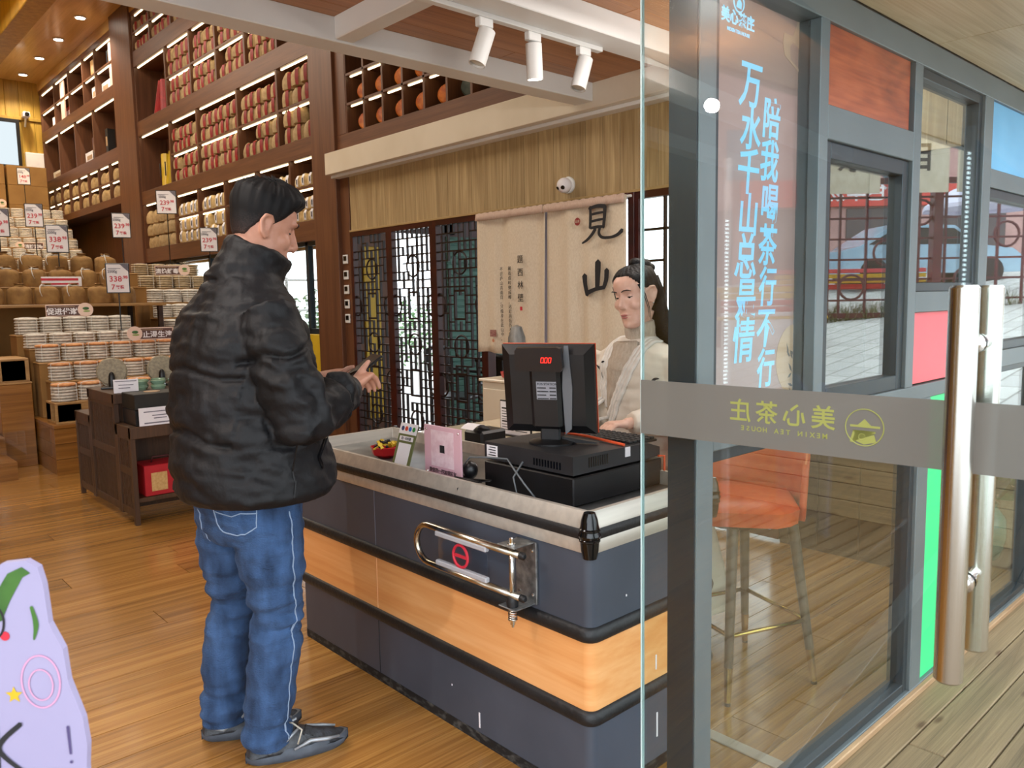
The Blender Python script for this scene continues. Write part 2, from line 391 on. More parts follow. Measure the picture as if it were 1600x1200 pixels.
# ================================================================== structure: floors
B = lambda a, b, c=0: MB().box(a, b, c)
fl = struct('floor', B((-5, 1.08, -.06), (4.45, 18.2, -.013)), floor_m, 'glossy bamboo plank shop floor')
BW = .197; boards = {}
for r in range(-5, 39):
    y0 = 1.957 + BW*r
    if y0 < 1.07: y0c = 1.075
    else: y0c = y0
    x = -1.2 - random.random()*1.6
    while x < 4.4:
        L = 1.83; x1 = min(x+L, 4.42)
        if x1 > -1.2 and x1-x > .1:
            key = (round(x1-x, 3), round(y0+BW-y0c, 3))
            if key not in boards:
                boards[key] = B((0, 0, -.013), (key[0]-.0025, key[1]-.0022, 0), .0012).mesh()
            ob('floor_board', boards[key], floor_m, fl, (x, y0c, 0))
        x += L
tea_floor = struct('floor_tea_room', B((4.45, .9, -.06), (8.2, 7.1, 0)), mat('tea_room_tile', '#7d6a58', '#8f7c69', (3, 3, 3), rough=.35), 'tea room floor behind the lattice')
dk = struct('deck', B((-4, -3.2, -.12), (9, 1.0, -.03)), mat('deck_gap', '#2a2117', None, rough=.9), 'pine board deck outside the glass front')
DW = .107; dmesh = {}
for r in range(38):
    y1 = 1.0 - DW*r; x = -3.9 + (r*1.37 % 2.2) - 2.2
    while x < 9:
        L = 3.6; a = max(x, -4); b_ = min(x+L, 9)
        if b_-a > .15:
            k = round(b_-a, 2)
            if k not in dmesh: dmesh[k] = B((0, -DW+.0045, -.03), (k-.004, 0, 0), .003).mesh()
            ob('deck_board', dmesh[k], deck_m, dk, (a, y1, 0))
        x += L
sill = struct('trim_1', B((1.47, .985, 0), (6.2, 1.005, .022), .003), mat('worn_sill_wood', '#8d6a4c', '#a98765', (3, 20, 20), rough=.6), 'worn wooden edge strip under the glass front')
ob('floor_strip', B((2.048, 1.09, .0), (2.094, 2.2, .006), .002), alu_m)
tag(bpy.data.objects['floor_strip'], 'flat aluminium threshold strip across the shop floor beside the stool', 'threshold strip')

# ------------------------------------------------------------------ enclosure of hall and entrance
struct('wall_left', B((-5.1, 1.0, 0), (-5, 18.2, 6.3)), hall_wood_m, 'wood lined left wall of the shop hall')
wb = struct('wall_back', B((-5, 18.05, 0), (4.45, 18.2, 6.3)), hall_wood_m, 'wood board back wall of the hall')
pm_ = {}
for i in range(26):
    w = .24; pm_.setdefault(0, B((0, -.015, 0), (w-.008, 0, 2.1), .004).mesh())
    ob('wall_board', pm_[0], hall_wood_m, wb, (4.42-w*(i+1), 18.05, 4.1))
ob('picture_rail', B((-2, 18.0, 5.02), (4.4, 18.05, 5.08), .005), hall_wood_m, wb)
struct('wall_front', B((-5, 3.6, 2.74), (4.45, 3.7, 6.3)), white_m, 'plain wall above the entrance ceiling')
struct('wall_right', B((4.43, 7.05, 2.0), (4.5, 18.2, 6.3)), shelf_m, 'brown back wall of the shelf side')
struct('wall_base', B((4.3, 7.9, 0), (4.4, 18.0, 1.1)), shelf_m, 'brown wall under the strip window')
struct('wall_end', B((4.3, 12.6, 1.1), (4.4, 18.0, 2.05)), shelf_m, 'brown wall behind the tea piles')
cl = struct('ceiling', B((-5, 3.6, 6.25), (4.45, 18.2, 6.35)), hall_wood_m, 'tall yellow wood hall ceiling')
sf = struct('ceiling_soffit', B((3.22, 3.7, 5.76), (4.45, 18.05, 6.0)), wood('hall_soffit', '#b08a4c', '#c8a462', '#d8b878', (9, 1, 4), rough=.35, rand=0, bump=0, coat=.3), 'wood soffit with a row of downlights above the shelves')
ob('cornice', B((4.02, 7.0, 5.6), (4.06, 18.05, 5.76), .004), MATS['hall_soffit'], sf)
for (xa, xb, ya, yb) in ((2.9, 3.22, 3.7, 18.05), (-4.9, 2.9, 12.2, 12.7), (-4.9, 2.9, 15.6, 16.1), (-4.9, 2.9, 17.5, 18.0)):
    ob('coffer_beam', B((xa, ya, 5.72), (xb, yb, 6.25), .01), hall_wood_m, cl)
for ya in (12.8, 16.2):
    ob('cove_light', B((-3.5, ya, 6.17), (2.8, ya+.05, 6.2)), glow('cove_led', (1, .75, .25), 40) if 'cove_led' not in MATS else MATS['cove_led'], cl)
for i, y in enumerate((13.55, 14.85, 16.15, 17.45)):
    t = thing('downlight', '%s round recessed downlight from the front in the wood soffit' % ORD[i], 'downlight', (3.68, y, 5.745), group='downlights above the shelves')
    ob('rim', MB().lathe([(.085, .012), (.09, 0), (.068, -.004), (.066, .012)], 20).mesh(40), white_m, t)
    ob('lens', MB().lathe([(.066, .004), (.066, .002)], 20), lamp_m, t)
    sd = bpy.data.lights.new('downlight_lamp', 'SPOT'); sd.energy = 90; sd.color = WARM; sd.spot_size = 2.2; sd.spot_blend = .6; sd.shadow_soft_size = .06
    so_ = bpy.data.objects.new('downlight_lamp', sd); COL.objects.link(so_); so_.location = (3.68, y, 5.72)

# ------------------------------------------------------------------ entrance ceiling and beams
ec = struct('ceiling_entrance', B((-5, 1.0, 2.775), (4.05, 3.62, 2.85)), ceil_m, 'brown board entrance ceiling')
cm_ = {}
for r in range(9):
    y0 = 1.03+.285*r; x = -4.9 - (r % 3)*.8
    while x < 4.0:
        a = max(x, -4.9); b_ = min(x+2.4, 4.03); k = round(b_-a, 2)
        if k > .1:
            if k not in cm_: cm_[k] = B((0, 0, 2.755), (k-.003, .2825, 2.776), .002).mesh()
            ob('ceiling_board', cm_[k], ceil_m, ec, (a, y0, 0))
        x += 2.4
struct('beam_far', B((-5, 3.45, 2.64), (3.9, 3.60, 2.757), .004), white_m, 'long white steel beam at the far edge of the entrance ceiling')
struct('beam_near', B((-5, 2.55, 2.64), (3.9, 2.725, 2.757), .004), white_m, 'white steel beam carrying the spotlight track')
struct('beam_entry', B((-5, 1.08, 2.62), (3.9, 1.24, 2.757), .004), white_m, 'white steel beam above the glass front')
struct('beam_cross', B((2.05, 2.725, 2.65), (2.15, 3.45, 2.757), .004), white_m, 'short white cross beam between the long beams')
wbm = struct('beam_wall', B((3.9, 1.08, 2.60), (4.05, 6.84, 2.80), .004), cream_m, 'cream wall beam above the ash panelling')
ob('lower_lip', B((3.96, 1.08, 2.575), (4.05, 6.84, 2.60), .003), white_m, wbm)
struct('wall_header', B((1.47, 1.02, 2.17), (6.2, 1.08, 2.85)), grey_frame_m, 'grey header above the glass front')
struct('wall_solid_header', B((-5, 1.02, 2.17), (1.47, 1.08, 2.85)), grey_frame_m, 'unseen grey header above the open doorway, made solid against the sky')  # invented header, solid so no sky shows above the doorway

# ash panelled wall above the lattice
pw = struct('wall_panelling', B((4.062, 1.08, 2.07), (4.1, 6.66, 2.61)), panel_m, 'ash grain panelling above the lattice screens')
pmesh = B((0, 0, 0), (.02, .1475, .53), .0012).mesh()
for i in range(37): ob('wall_panel', pmesh, panel_m, pw, (4.045, 6.65-.15*(i+1), 2.075))
struct('trim_2', B((4.03, 1.08, 2.06), (4.07, 6.66, 2.078), .002), mat('ash_trim', '#a58a5c', None, rough=.5), 'thin ash strip under the panelling')

# columns of the shelf side
def column(y0, y1, lab):
    c = struct('column', B((4.0, y0, 0), (4.45, y1, 6.0), .004), shelf_m, lab)
    return c
c1 = column(6.82, 7.27, 'brown wood column between the shelves and the lattice')
ob('side_strip', B((4.04, 6.66, 0), (4.45, 6.82, 2.95), .003), shelf_m, c1)
column(12.42, 13.3, 'brown wood column between the two shelf bays')
for i, z in enumerate((1.81, 1.66, 1.52, 1.38, 1.24)):
    t = thing('wall_controller', '%s small white square control panel from the top on the brown column' % ORD[i], 'control panel', (4.0, 6.755, z), group='control panels on the column')
    ob('plate', B((.028, -.043, -.043), (.04, .043, .043), .004), white_m, t)
    ob('screen', B((.024, -.026, -.014), (.0285, .026, .03), .001), gloss_m, t)

# ------------------------------------------------------------------ strip window under the shelves
w1 = thing('window_1', None, None, (4.1, 9.8, 1.1)); w1['kind'] = 'structure'; w1['label'] = 'long strip window under the shelves'
for y in (7.28, 7.62, 8.9, 10.2, 11.4, 12.4): ob('window_frame', B((4.09, y-.03, 1.1), (4.15, y+.03, 2.05), .003), dark_frame_m, w1, world=True)
for z in (1.1, 2.02): ob('window_frame', B((4.09, 7.25, z-.03), (4.15, 12.43, z+.03), .003), dark_frame_m, w1, world=True)
ys = (7.31, 7.65, 8.93, 10.23, 11.43)
for i in range(4): ob('pane', B((4.115, ys[i], 1.13), (4.12, ys[i+1]-.06, 1.99)), glass_m, w1, world=True)
sh = ob('shutter', B((4.13, 11.2, 1.13), (4.15, 12.4, 1.99)), mat('green_shutter', '#2f4a3f', '#39574b', (2, 2, 60), rough=.5), w1, world=True)
for i in range(14): ob('shutter_slat', B((4.11, 11.2, 1.14+.06*i), (4.132, 12.4, 1.185+.06*i), .006), MATS['green_shutter'], sh, world=True)
tag(ob('yellow_panel', B((4.07, 7.28, .02), (4.11, 7.6, 1.07), .004), yellow_m), 'yellow wall panel below the strip window beside the column', 'wall panel')
t = thing('slatted_cabinet', 'low slatted wood cabinet under the strip window', 'cabinet', (4.1, 8.0, 0))
ob('body', B((4.08, 7.66, 0), (4.28, 8.6, 1.06), .004), hall_wood_m, t, world=True)
for i in range(9): ob('slat', B((4.06, 7.67, .5+.06*i), (4.085, 8.59, .54+.06*i), .004), ply_m, t, world=True)

# ------------------------------------------------------------------ lattice screens
LX = 4.06
bar_cache = {}
def bar(par, y0, y1, z0, z1, m=lattice2_m, name='lattice_bar', d=.022):
    k = (round(y1-y0, 3), round(z1-z0, 3), d)
    if k not in bar_cache: bar_cache[k] = B((-d/2, 0, 0), (d/2, k[0], k[1])).mesh()
    return ob(name, bar_cache[k], m, par, (LX, y0, z0))
ring_me = MB().ring((0, 0, 0), .092, .0085, (0, 1, 0), (0, 0, 1), 16, 5).mesh(True)
arc_r = MB().ring((0, 0, 0), .092, .0085, (0, 1, 0), (0, 0, 1), 10, 5, -pi/2, pi/2).mesh(True)
arc_l = MB().ring((0, 0, 0), .092, .0085, (0, 1, 0), (0, 0, 1), 10, 5, pi/2, 3*pi/2).mesh(True)
def lattice_screen(y0, y1, label, coarse=False, seed=0):
    rnd = random.Random(seed)
    t = thing('lattice_screen', label, 'lattice screen', (LX, (y0+y1)/2, 0), group='dark lattice screens')
    root = bpy.data.objects.new('x', None); bpy.data.objects.remove(root)
    def part(y, z, w, h, name='lattice_bar', m=lattice2_m, d=.022):
        k = (round(w, 3), round(h, 3), d)
        if k not in bar_cache: bar_cache[k] = B((-d/2, 0, 0), (d/2, k[0], k[1])).mesh()
        return ob(name, bar_cache[k], m, t, (0, y-(y0+y1)/2, z))
    s = .045
    for y in (y0, y1-s): part(y, .02, s, 2.04, 'stile', lattice_m, .05)
    for z in (.02, 2.015): part(y0+s, z, y1-y0-2*s, s, 'rail', lattice_m, .05)
    ia, ib = y0+s, y1-s; w = ib-ia; n = 5 if coarse else 8; st = w/n; mid = (ia+ib)/2; th = .016 if coarse else .011
    rings = [1.70, 1.02, .34]; sq = [1.36, .68]; hw = st*1.0; hh = .115
    nz = int(1.95/st); stz = 1.95/nz; zb = .065
    def blocked(y, z):
        for c in sq:
            if abs(y-mid) < hw-.01 and abs(z-c) < hh-.01: return True
        return False
    for i in range(1, n):                       # upright bars, in runs
        y = ia+st*i; run = None
        for j in range(nz+1):
            z = zb+stz*(j+.5); keep = j < nz and not blocked(y, z) and (rnd.random() > (.22 if coarse else .13))
            if keep and run is None: run = zb+stz*j
            if not keep and run is not None:
                part(y-th/2, run, th, zb+stz*j-run+th/2); run = None
    for j in range(1, nz):                      # level bars, in runs
        z = zb+stz*j; run = None
        for i in range(n+1):
            y = ia+st*(i+.5); keep = i < n and not blocked(y, z) and (rnd.random() > (.25 if coarse else .16))
            if keep and run is None: run = ia+st*i
            if not keep and run is not None:
                part(run, z-th/2, ia+st*i-run, th); run = None
    for c in sq:
        for y in (mid-hw, mid+hw): part(y-.008, c-hh, .016, 2*hh, 'motif_bar')
        for z in (c-hh, c+hh): part(mid-hw, z-.008, 2*hw, .016, 'motif_bar')
        ob('motif_arc', arc_r, lattice2_m, t, (0, ia-(y0+y1)/2, c)); ob('motif_arc', arc_l, lattice2_m, t, (0, ib-(y0+y1)/2, c))
    for c in rings: ob('motif_ring', ring_me, lattice2_m, t, (0, 0, c))
    return t
lattice_screen(6.01, 6.66, 'dark lattice screen beside the brown column with the yellow strip behind', seed=1)
lattice_screen(5.36, 6.01, 'middle dark lattice screen with the bright doorway behind it', seed=2)
lattice_screen(4.71, 5.36, 'dark lattice screen next to the cream door curtain', seed=3)
lattice_screen(2.2, 3.24, 'coarser lattice screen to the right of the cream door curtain', True, seed=4)
wd_ = struct('wall_dark_backing', B((4.05, 1.29, 0), (4.12, 2.2, 2.06), .003), mat('dark_brown_panel', '#241a14', '#2e221a', (3, 3, 9), rough=.5), 'added dark brown wall panel backing the reflections between lattice and glass front')  # dark wall added behind the glass so that its reflections show
for k in range(4): ob('panel_board', B((4.035, 1.3+.225*k, .03), (4.05, 1.517+.225*k, 2.04), .003), MATS['dark_brown_panel'], wd_)

# ------------------------------------------------------------------ tea room behind
te = struct('wall_tea_end', B((4.45, 7.02, 0), (4.62, 7.1, 2.6)), mat('plum_wall', '#5a4a4c', '#645254', (2, 2, 2), rough=.6), 'plum wall at the end of the tea room')
struct('wall_tea_side', B((5.45, 7.02, 0), (8.2, 7.1, 2.6)), MATS['plum_wall'], 'plum wall beside the tea room doorway')
struct('wall_tea_lintel', B((4.45, 7.02, 2.12), (5.6, 7.1, 2.6)), MATS['plum_wall'], 'lintel over the tea room doorway')
struct('ceiling_tea_room', B((4.1, .9, 2.7), (8.2, 7.1, 2.8)), white_m, 'white tea room ceiling')
struct('wall_tea_front', B((4.1, .98, 0), (6.2, 1.0, .02)), grey_frame_m, 'low kerb under the tea room front')
for i, y in enumerate((1.2, 3.1, 5.0, 6.9)):
    struct('post_tea_room', B((8.1, y-.05, 0), (8.2, y+.05, 2.7), .004), dark_frame_m, 'dark post of the open tea room side')
struct('wall_sky_block', B((8.1, 1.0, 0), (8.16, 4.4, 2.7)), MATS['plum_wall'], 'added plum wall blocking bright sky at the far side of the tea room')  # wall added to cut the sky brightness seen through the right pane
struct('wall_tea_rail', B((8.12, 1.0, 0), (8.18, 7.0, .5)), MATS['plum_wall'], 'low parapet of the open tea room side')
for x in (4.16,): tag(ob('yellow_pillar', B((x, 6.635, .25), (x+.18, 6.658, 1.93), .004), yellow_m), 'yellow painted strip behind the lattice beside the column', 'wall panel')
rs = thing('roller_shutter', 'teal roller shutter behind the lattice next to the curtain', 'shutter', (5.75, 6.99, 0))
ob('panel', B((5.46, 6.995, 0), (6.3, 7.015, 2.1)), mat('teal_shutter', '#3f6a60', '#4b786d', (2, 2, 30), rough=.5), rs, world=True)
for i in range(30): ob('shutter_slat', B((5.46, 6.98, .02+.069*i), (6.3, 6.998, .075+.069*i), .006), MATS['teal_shutter'], rs, world=True)
walnut_m = mat('dark_walnut', '#2c1a10', '#40271a', (4, 4, 20), rough=.4)
def tea_chair(x, y, rz, lab):
    t = thing('tea_chair', lab, 'chair', (x, y, 0), rz, 'dark chairs in the tea room')
    ob('seat', B((-.22, -.22, .42), (.22, .22, .455), .012), black_m, t)
    for sx in (-1, 1):
        ob('leg', MB().tube([(-.2, sx*.2, 0), (-.2, sx*.2, .44), (-.24, sx*.2, .9)], .016, 8), black_m, t)
        ob('leg', MB().tube([(.2, sx*.2, 0), (.19, sx*.2, .66)], .016, 8), black_m, t)
        ob('armrest', MB().tube([(.2, sx*.2, .66), (0, sx*.22, .67), (-.22, sx*.2, .7)], .016, 8), black_m, t)
    ob('backrest', MB().tube([(-.24, -.21, .9), (-.28, 0, .94), (-.24, .21, .9)], .022, 8).mesh(True), black_m, t)
    ob('splat', B((-.27, -.06, .45), (-.25, .06, .92), .006), black_m, t)
    return t
def tea_table(x, y, lab, lx=.5, ly=.35):
    t = thing('tea_table', lab, 'table', (x, y, 0), 0, 'tea room tables')
    ob('table_top', B((-lx, -ly, .70), (lx, ly, .745), .008), wood('tea_table_wood%.1f' % y, '#4a2615', '#6b3a20', '#7d4828', (2, 14, 14), rough=.3), t)
    for sx in (-1, 1):
        for sy in (-1, 1): ob('leg', B((sx*lx*.85-.03, sy*ly*.85-.03, 0), (sx*lx*.85+.03, sy*ly*.85+.03, .7), .005), walnut_m, t)
    return t
tea_table(5.45, 5.5, 'dark red tea table seen through the lattice'); tea_table(5.6, 3.4, 'low tea table beyond the door curtain')
tea_chair(4.95, 6.2, -1.2, 'dark armchair behind the middle lattice screen near the doorway'); tea_chair(4.5, 4.9, .3, 'dark armchair close behind the lattice next to the curtain')
tea_chair(5.9, 6.2, -2.3, 'dark armchair at the far side of the tea table')
# outside beyond the tea room
struct('ground_behind', B((4.5, 7.1, -.3), (40, 60, -.12)), mat('pale_paving', '#b4b2ac', '#c4c2bb', (1, 1, 1), rough=.8), 'pale paving outside the tea room')
struct('ground_side', B((8.2, -40, -.32), (40, 7.1, -.14)), MATS['pale_paving'], 'pale paving beside the tea room')
def leaves(b, c, r, n, s, rnd, flat=1.0):
    for _ in range(n):
        d = Vector((rnd.gauss(0, 1), rnd.gauss(0, 1), rnd.gauss(0, 1)*flat)).normalized()*r*(rnd.random()**.4)
        p = Vector(c)+Vector((d.x, d.y, d.z*flat)); a = Vector((rnd.gauss(0,1), rnd.gauss(0,1), rnd.gauss(0,.6))).normalized(); q = a.orthogonal().normalized()*s*.35; a = a*s
        b.add([p-a*.5, p+q, p+a*.5, p-q], [(0, 1, 2, 3)])
rnd = random.Random(5)
for i, (x, y, r) in enumerate(((6.2, 12.5, 1.1), (8.2, 13.5, 1.3), (10.8, 14.2, 1.2), (13.2, 12.8, 1.4))):
    t = thing('shrub', '%s green shrub from the left outside the far window' % ORD[i], 'shrub', (x, y, -.12), group='shrubs outside the far window')
    b = MB(); leaves(b, (0, 0, r*.75), r, 900, .12, rnd, .8); ob('foliage', b, leaf_m, t)
    ob('stem', MB().tube([(0, 0, 0), (.05, 0, r*.5), (.1, .05, r)], [.05, .04, .02], 6), walnut_m, t)
t = thing('railing', 'white metal railing outside the strip window', 'railing', (6.5, 10.2, -.12))
for i in range(9): ob('post', MB().tube([(4.6+i*.55, 10.2, -.12), (4.6+i*.55, 10.2, 1.75)], .022, 8), white_m, t, world=True)
for z in (.6, .95, 1.3, 1.72): ob('rail', MB().tube([(4.6, 10.2, z), (9.0, 10.2, z)], .018, 8), white_m, t, world=True)
# ================================================================== checkout counter
CX0, CX1, CY0, CY1 = 1.513, 2.0, 1.36, 2.985
def rrect(x0, x1, y0, y1, r, k=5):
    pts = []
    for cx, cy, a0 in ((x1-r, y1-r, 0), (x0+r, y1-r, pi/2), (x0+r, y0+r, pi), (x1-r, y0+r, 3*pi/2)):
        for i in range(k+1): a = a0+pi/2*i/k; pts.append((cx+r*cos(a), cy+r*sin(a)))
    return pts
CX2, CYM = 2.09, 2.10
def lrect(d, r, k=5):
    """L-shaped outline: the till end is deeper than the rest"""
    C = [(CX1+d, CY1+d, 0), (CX0-d, CY1+d, pi/2), (CX0-d, CY0-d, pi), (CX2+d, CY0-d, 3*pi/2), (CX2+d, CYM+d, 0)]; pts = []
    for (x, y, a0) in C:
        cx = x-r if x > 1.9 else x+r; cy = y-r if (y > CY0+.5) else y+r
        for i in range(k+1): a = a0+pi/2*i/k; pts.append((cx+r*cos(a), cy+r*sin(a)))
    pts.append((CX1+d, CYM+d)); return pts
def rbox(z0, z1, r=.03, d=0): return MB().prism(lrect(d, r), z1-z0, (0, 0, z0))
def rring(prof, r):
    """closed band round the counter; prof = (outward offset, z) outline of the section"""
    return MB().rings([[Vector((p[0], p[1], z)) for p in lrect(d, max(.004, r+d))] for d, z in prof], cap=False, closed=True)
ct = thing('checkout_counter', 'charcoal and beech supermarket checkout counter with aluminium rim', 'counter', (1.75, 2.17, 0))
P3 = lambda n, me, m, par=ct: ob(n, me, m, par, world=True)
P3('kick_plate', rbox(0, .034, .03, .001).mesh(30), mat('scuffed_black', '#0b0b0c', '#55534f', (30, 30, 60), lo=.5, hi=.78, rough=.7))
P3('lower_panel', rbox(.034, .25).mesh(30), char_m)
P3('beech_panel', rbox(.27, .49).mesh(30), laminate_m)
P3('upper_panel', rbox(.505, .73).mesh(30), char_m)
for zc in (.261, .4975):
    P3('bumper', rring([(-.01, zc-.021), (.006, zc-.021), (.013, zc-.012), (.015, zc), (.011, zc+.012), (.004, zc+.02), (-.01, zc+.021)], .03).mesh(50), rubber_m)
P3('lower_rail', rring([(-.01, .724), (.004, .724), (.006, .73), (.006, .757), (.003, .764), (-.01, .764)], .012).mesh(40), alu_m)
P3('rim_band', rring([(-.012, .762), (.008, .762), (.012, .77), (.012, .783), (.008, .79), (-.012, .79)], .012).mesh(40), rubber_m)
P3('upper_rim', rring([(-.02, .788), (.004, .788), (.004, .795), (-.012, .834), (-.026, .834), (-.03, .785), (-.02, .785)], .012).mesh(40), alu_m)
P3('tray', B((CX0+.02, CY0+.02, .775), (CX1-.02, CY1-.02, .79)).box((CX1-.02, CY0+.02, .775), (CX2-.02, CYM-.02, .79)), mat('tray_steel', '#6f706f', '#8a8a88', (9, 9, 9), rough=.3, metal=.7))
for x, y in ((CX0, CY0), (CX2, CY0), (CX0, CY1), (CX1, CY1), (CX2, CYM)):
    dx = .006 if x == CX0 else -.006; dy = .006 if y == CY0 else -.006
    P3('corner_cap', MB().lathe([(.004, .712), (.019, .712), (.024, .735), (.026, .757), (.029, .76), (.029, .764), (.027, .766), (.031, .775), (.027, .786), (.029, .788), (.029, .792), (.026, .795), (.022, .82), (.016, .836), (.003, .838)], 14, (x+dx, y+dy, 0)).mesh(30), gloss_m)
for z0, z1, m in ((.034, .24, dark_frame_m), (.283, .476, mat('beech_edge', '#e8b384', None, rough=.4)), (.519, .722, mat('seam_grey', '#6a6d78', None, rough=.5))):
    P3('seam_strip', B((CX0-.0012, 2.401, z0), (CX0+.002, 2.4035, z1)), m)
for (y, z, w, h, rot) in ((1.83, .05, .006, .05, .1), (1.62, .62, .004, .005, 0), (1.97, .14, .003, .006, 0), (1.49, .245, .018, .016, .6)):
    P3('scratch', B((CX0-.0016, y, z), (CX0+.001, y+w, z+h)), paper_m)
for (x, z, w, h) in ((1.80, .10, .006, .075), (1.795, .31, .005, .045), (1.66, .57, .004, .006)):
    P3('scratch', B((x, CY0-.0016, z), (x+w, CY0+.001, z+h)), paper_m)

# swing gate arm on the counter front
g = thing('gate_arm', 'steel swing gate arm with a clear no entry plate on the counter front', 'gate', (1.44, 1.59, .5))
G = lambda n, me, m, par=g: ob(n, me, m, par, world=True)
GX = 1.444
arc = [(GX, 1.985+.062*sin(a), .632-.061*cos(a)) for a in [pi*i/10 for i in range(11)]]
G('loop_tube', MB().tube([(GX, 1.555, .571)]+arc+[(GX, 1.553, .693)], .0105, 12).mesh(True), mat('bronze_steel', '#a89a84', '#bdb8b0', (3, 20, 20), rough=.22, metal=1))
for z in (.571, .693): G('end_plug', MB().lathe([(.0108, 0), (.0108, .012), (.006, .018)], 12, (GX, 1.556, z), (0, -1, 0)).mesh(40), rubber_m)
G('pivot_rod', MB().tube([(GX, 1.592, .545), (GX, 1.592, .712)], .0085, 12).mesh(True), chrome_m)
br = G('bracket', MB().box((1.503, 1.555, .535), (1.511, 1.64, .715), .001).box((1.425, 1.562, .712), (1.511, 1.632, .716), .0015).box((1.425, 1.562, .533), (1.511, 1.632, .537), .0015), galv_m)
for y, z in ((1.57, .69), (1.57, .56), (1.625, .69), (1.625, .56)): G('screw', MB().lathe([(.005, 0), (.005, .002), (.002, .004)], 10, (1.503, y, z), (-1, 0, 0)), chrome_m, br)
G('top_bolt', MB().lathe([(.012, .716), (.012, .72), (.006, .721), (.006, .735), (.002, .737)], 8, (GX, 1.592, 0)), chrome_m)
G('spring', MB().tube([(GX+.012*cos(a), 1.592+.012*sin(a), .531-.032*a/(10*pi)) for a in [10*pi*i/80 for i in range(81)]], .0018, 5).mesh(True), chrome_m)
G('spring_nut', MB().lathe([(.014, .5), (.014, .497), (.007, .496), (.007, .484), (.004, .482), (.004, .476)], 8, (GX, 1.592, 0)), chrome_m)
G('spring_bush', MB().lathe([(.016, .537), (.018, .552), (.014, .566)], 14, (GX, 1.592, 0)).mesh(40), rubber_m)
pl = G('sign_plate', B((GX-.0035, 1.695, .585), (GX-.0005, 1.93, .682)), acrylic_m)
for z in (.588, .68): G('plate_clip', B((GX-.013, 1.692, z-.008), (GX+.004, 1.934, z+.008), .003), mat('clip_grey%.1f' % z, '#a9a9ae', None, rough=.3))
no = MB().ring((0, 0, 0), .034, .0045, (1, 0, 0), (0, 1, 0), 28, 6)
no.box((-.034, -.0045, -.002), (.034, .0045, .002))
o = G('no_entry_mark', no.mesh(), redink_m, pl); o.matrix_parent_inverse = Matrix.Identity(4); frame(o, (GX-.006, 1.815, .632), (0, -1, 0), (0, 0, 1)); o.matrix_parent_inverse = wm(pl).inverted()

# ------------------------------------------------------------------ till
cd = thing('cash_drawer', 'black metal cash drawer box standing in the counter tray', 'cash drawer', (1.98, 1.86, .75))
ob('drawer_box', B((1.756, 1.645, .75), (2.2, 2.07, .842), .004), black_m, cd, world=True)
ob('drawer_front', B((2.2, 1.65, .755), (2.212, 2.065, .84), .003), black_m, cd, world=True)
ob('front_trim', MB().tube([(2.214, 1.64, .77), (2.214, 1.64, .848), (2.18, 1.64, .853)], .004, 8), orange_m, cd, world=True)
po = thing('pos_terminal', 'black point of sale terminal body with keyboard and orange edging', 'cash register', (1.98, 1.86, .842))
bd = MB().prism([(0, .008), (.44, .008), (.44, .04), (.37, .062), (0, .068)], .42, (1.758, 2.068, .842), (1, 0, 0), (0, 0, 1))
po_b = ob('body', bd, mat('charcoal_plastic', '#1c1c1f', '#242427', (8, 8, 8), rough=.5), po, world=True)
for i in range(9): ob('vent_slot', B((1.83+.011*i, 1.6465, .866), (1.834+.011*i, 1.649, .898)), gloss_m, po_b, world=True)
for i in range(10): ob('vent_slot', B((1.756, 1.70+.013*i, .862), (1.7585, 1.706+.013*i, .885)), gloss_m, po_b, world=True)
ob('id_sticker', B((1.7565, 2.0, .858), (1.759, 2.055, .9)), paper_m, po, world=True)
for k in range(4): ob('sticker_print', B((1.7555, 2.008, .865+.009*k), (1.757, 2.045-.006*(k % 2), .868+.009*k)), ink_m, po, world=True)
ob('orange_edge', MB().tube([(2.02, 1.66, .911), (2.04, 1.84, .916), (2.04, 2.0, .916)], .005, 8), orange_m, po, world=True)
ob('torn_label', B((2.01, 1.6455, .873), (2.035, 1.6485, .905)), paper_m, po, world=True)
kb = ob('keyboard_plate', B((2.05, 1.66, .9), (2.2, 2.06, .908), .002), black_m, po, world=True)
km = B((-.009, -.009, 0), (.009, .009, .008), .002).mesh()
for i in range(6):
    for j in range(16): ob('key', km, rubber_m, kb, (2.066+.0235*i-1.98*0, 1.675+.0245*j, .908), world=True)
mo = thing('monitor', 'black till monitor seen from behind with a red lit 0.00 customer display', 'monitor', (1.786, 1.762, .9385), 0)
# local: x = image right, y = towards the camera side, z up
rzm = math.atan2(-.92, -.40) - pi/2
mo.rotation_euler = (0, 0, rzm + pi)
mo.rotation_euler = (0, 0, radians(-62)); mo.scale = (.95, .95, .95)
def mpart(n, me, m, par=None, loc=(0, 0, 0), rot=(0, 0, 0)): return ob(n, me, m, par or mo, loc, rot)
mpart('foot_plate', MB().lathe([(.08, 0), (.08, .006), (.05, .014), (.03, .016)], 24).mesh(30), black_m)
mpart('foot_fin', MB().prism([(0, 0), (.15, .0), (.16, .004), (.02, .022)], .02, (0, .01, .004), (1, 0, 0), (0, 0, 1)).mesh(), black_m)
mpart('stand_neck', B((-.035, -.03, .01), (.035, .03, .17), .006), black_m)
tl = (radians(8), 0, 0)
sc = mpart('screen_case', MB().rings([[(sx*(.157-d), y, z0+(.15-d)*sz*1.0) for sx, sz in ((-1, -1), (1, -1), (1, 1), (-1, 1))] for d, y, z0 in ((.003, .016, .19), (0, .012, .19), (0, -.008, .19), (.03, -.026, .19))]), black_m, rot=tl)
sc.location = (0, .0, .0)
mpart('bezel_line', MB().tube([(-.158, .012, .04), (.158, .012, .04), (.158, .012, .34), (-.158, .012, .34)], .0022, 6, closed=True), orange_m, rot=tl)
mpart('screen', B((-.145, .016, .055), (.145, .018, .325)), gloss_m, rot=tl)
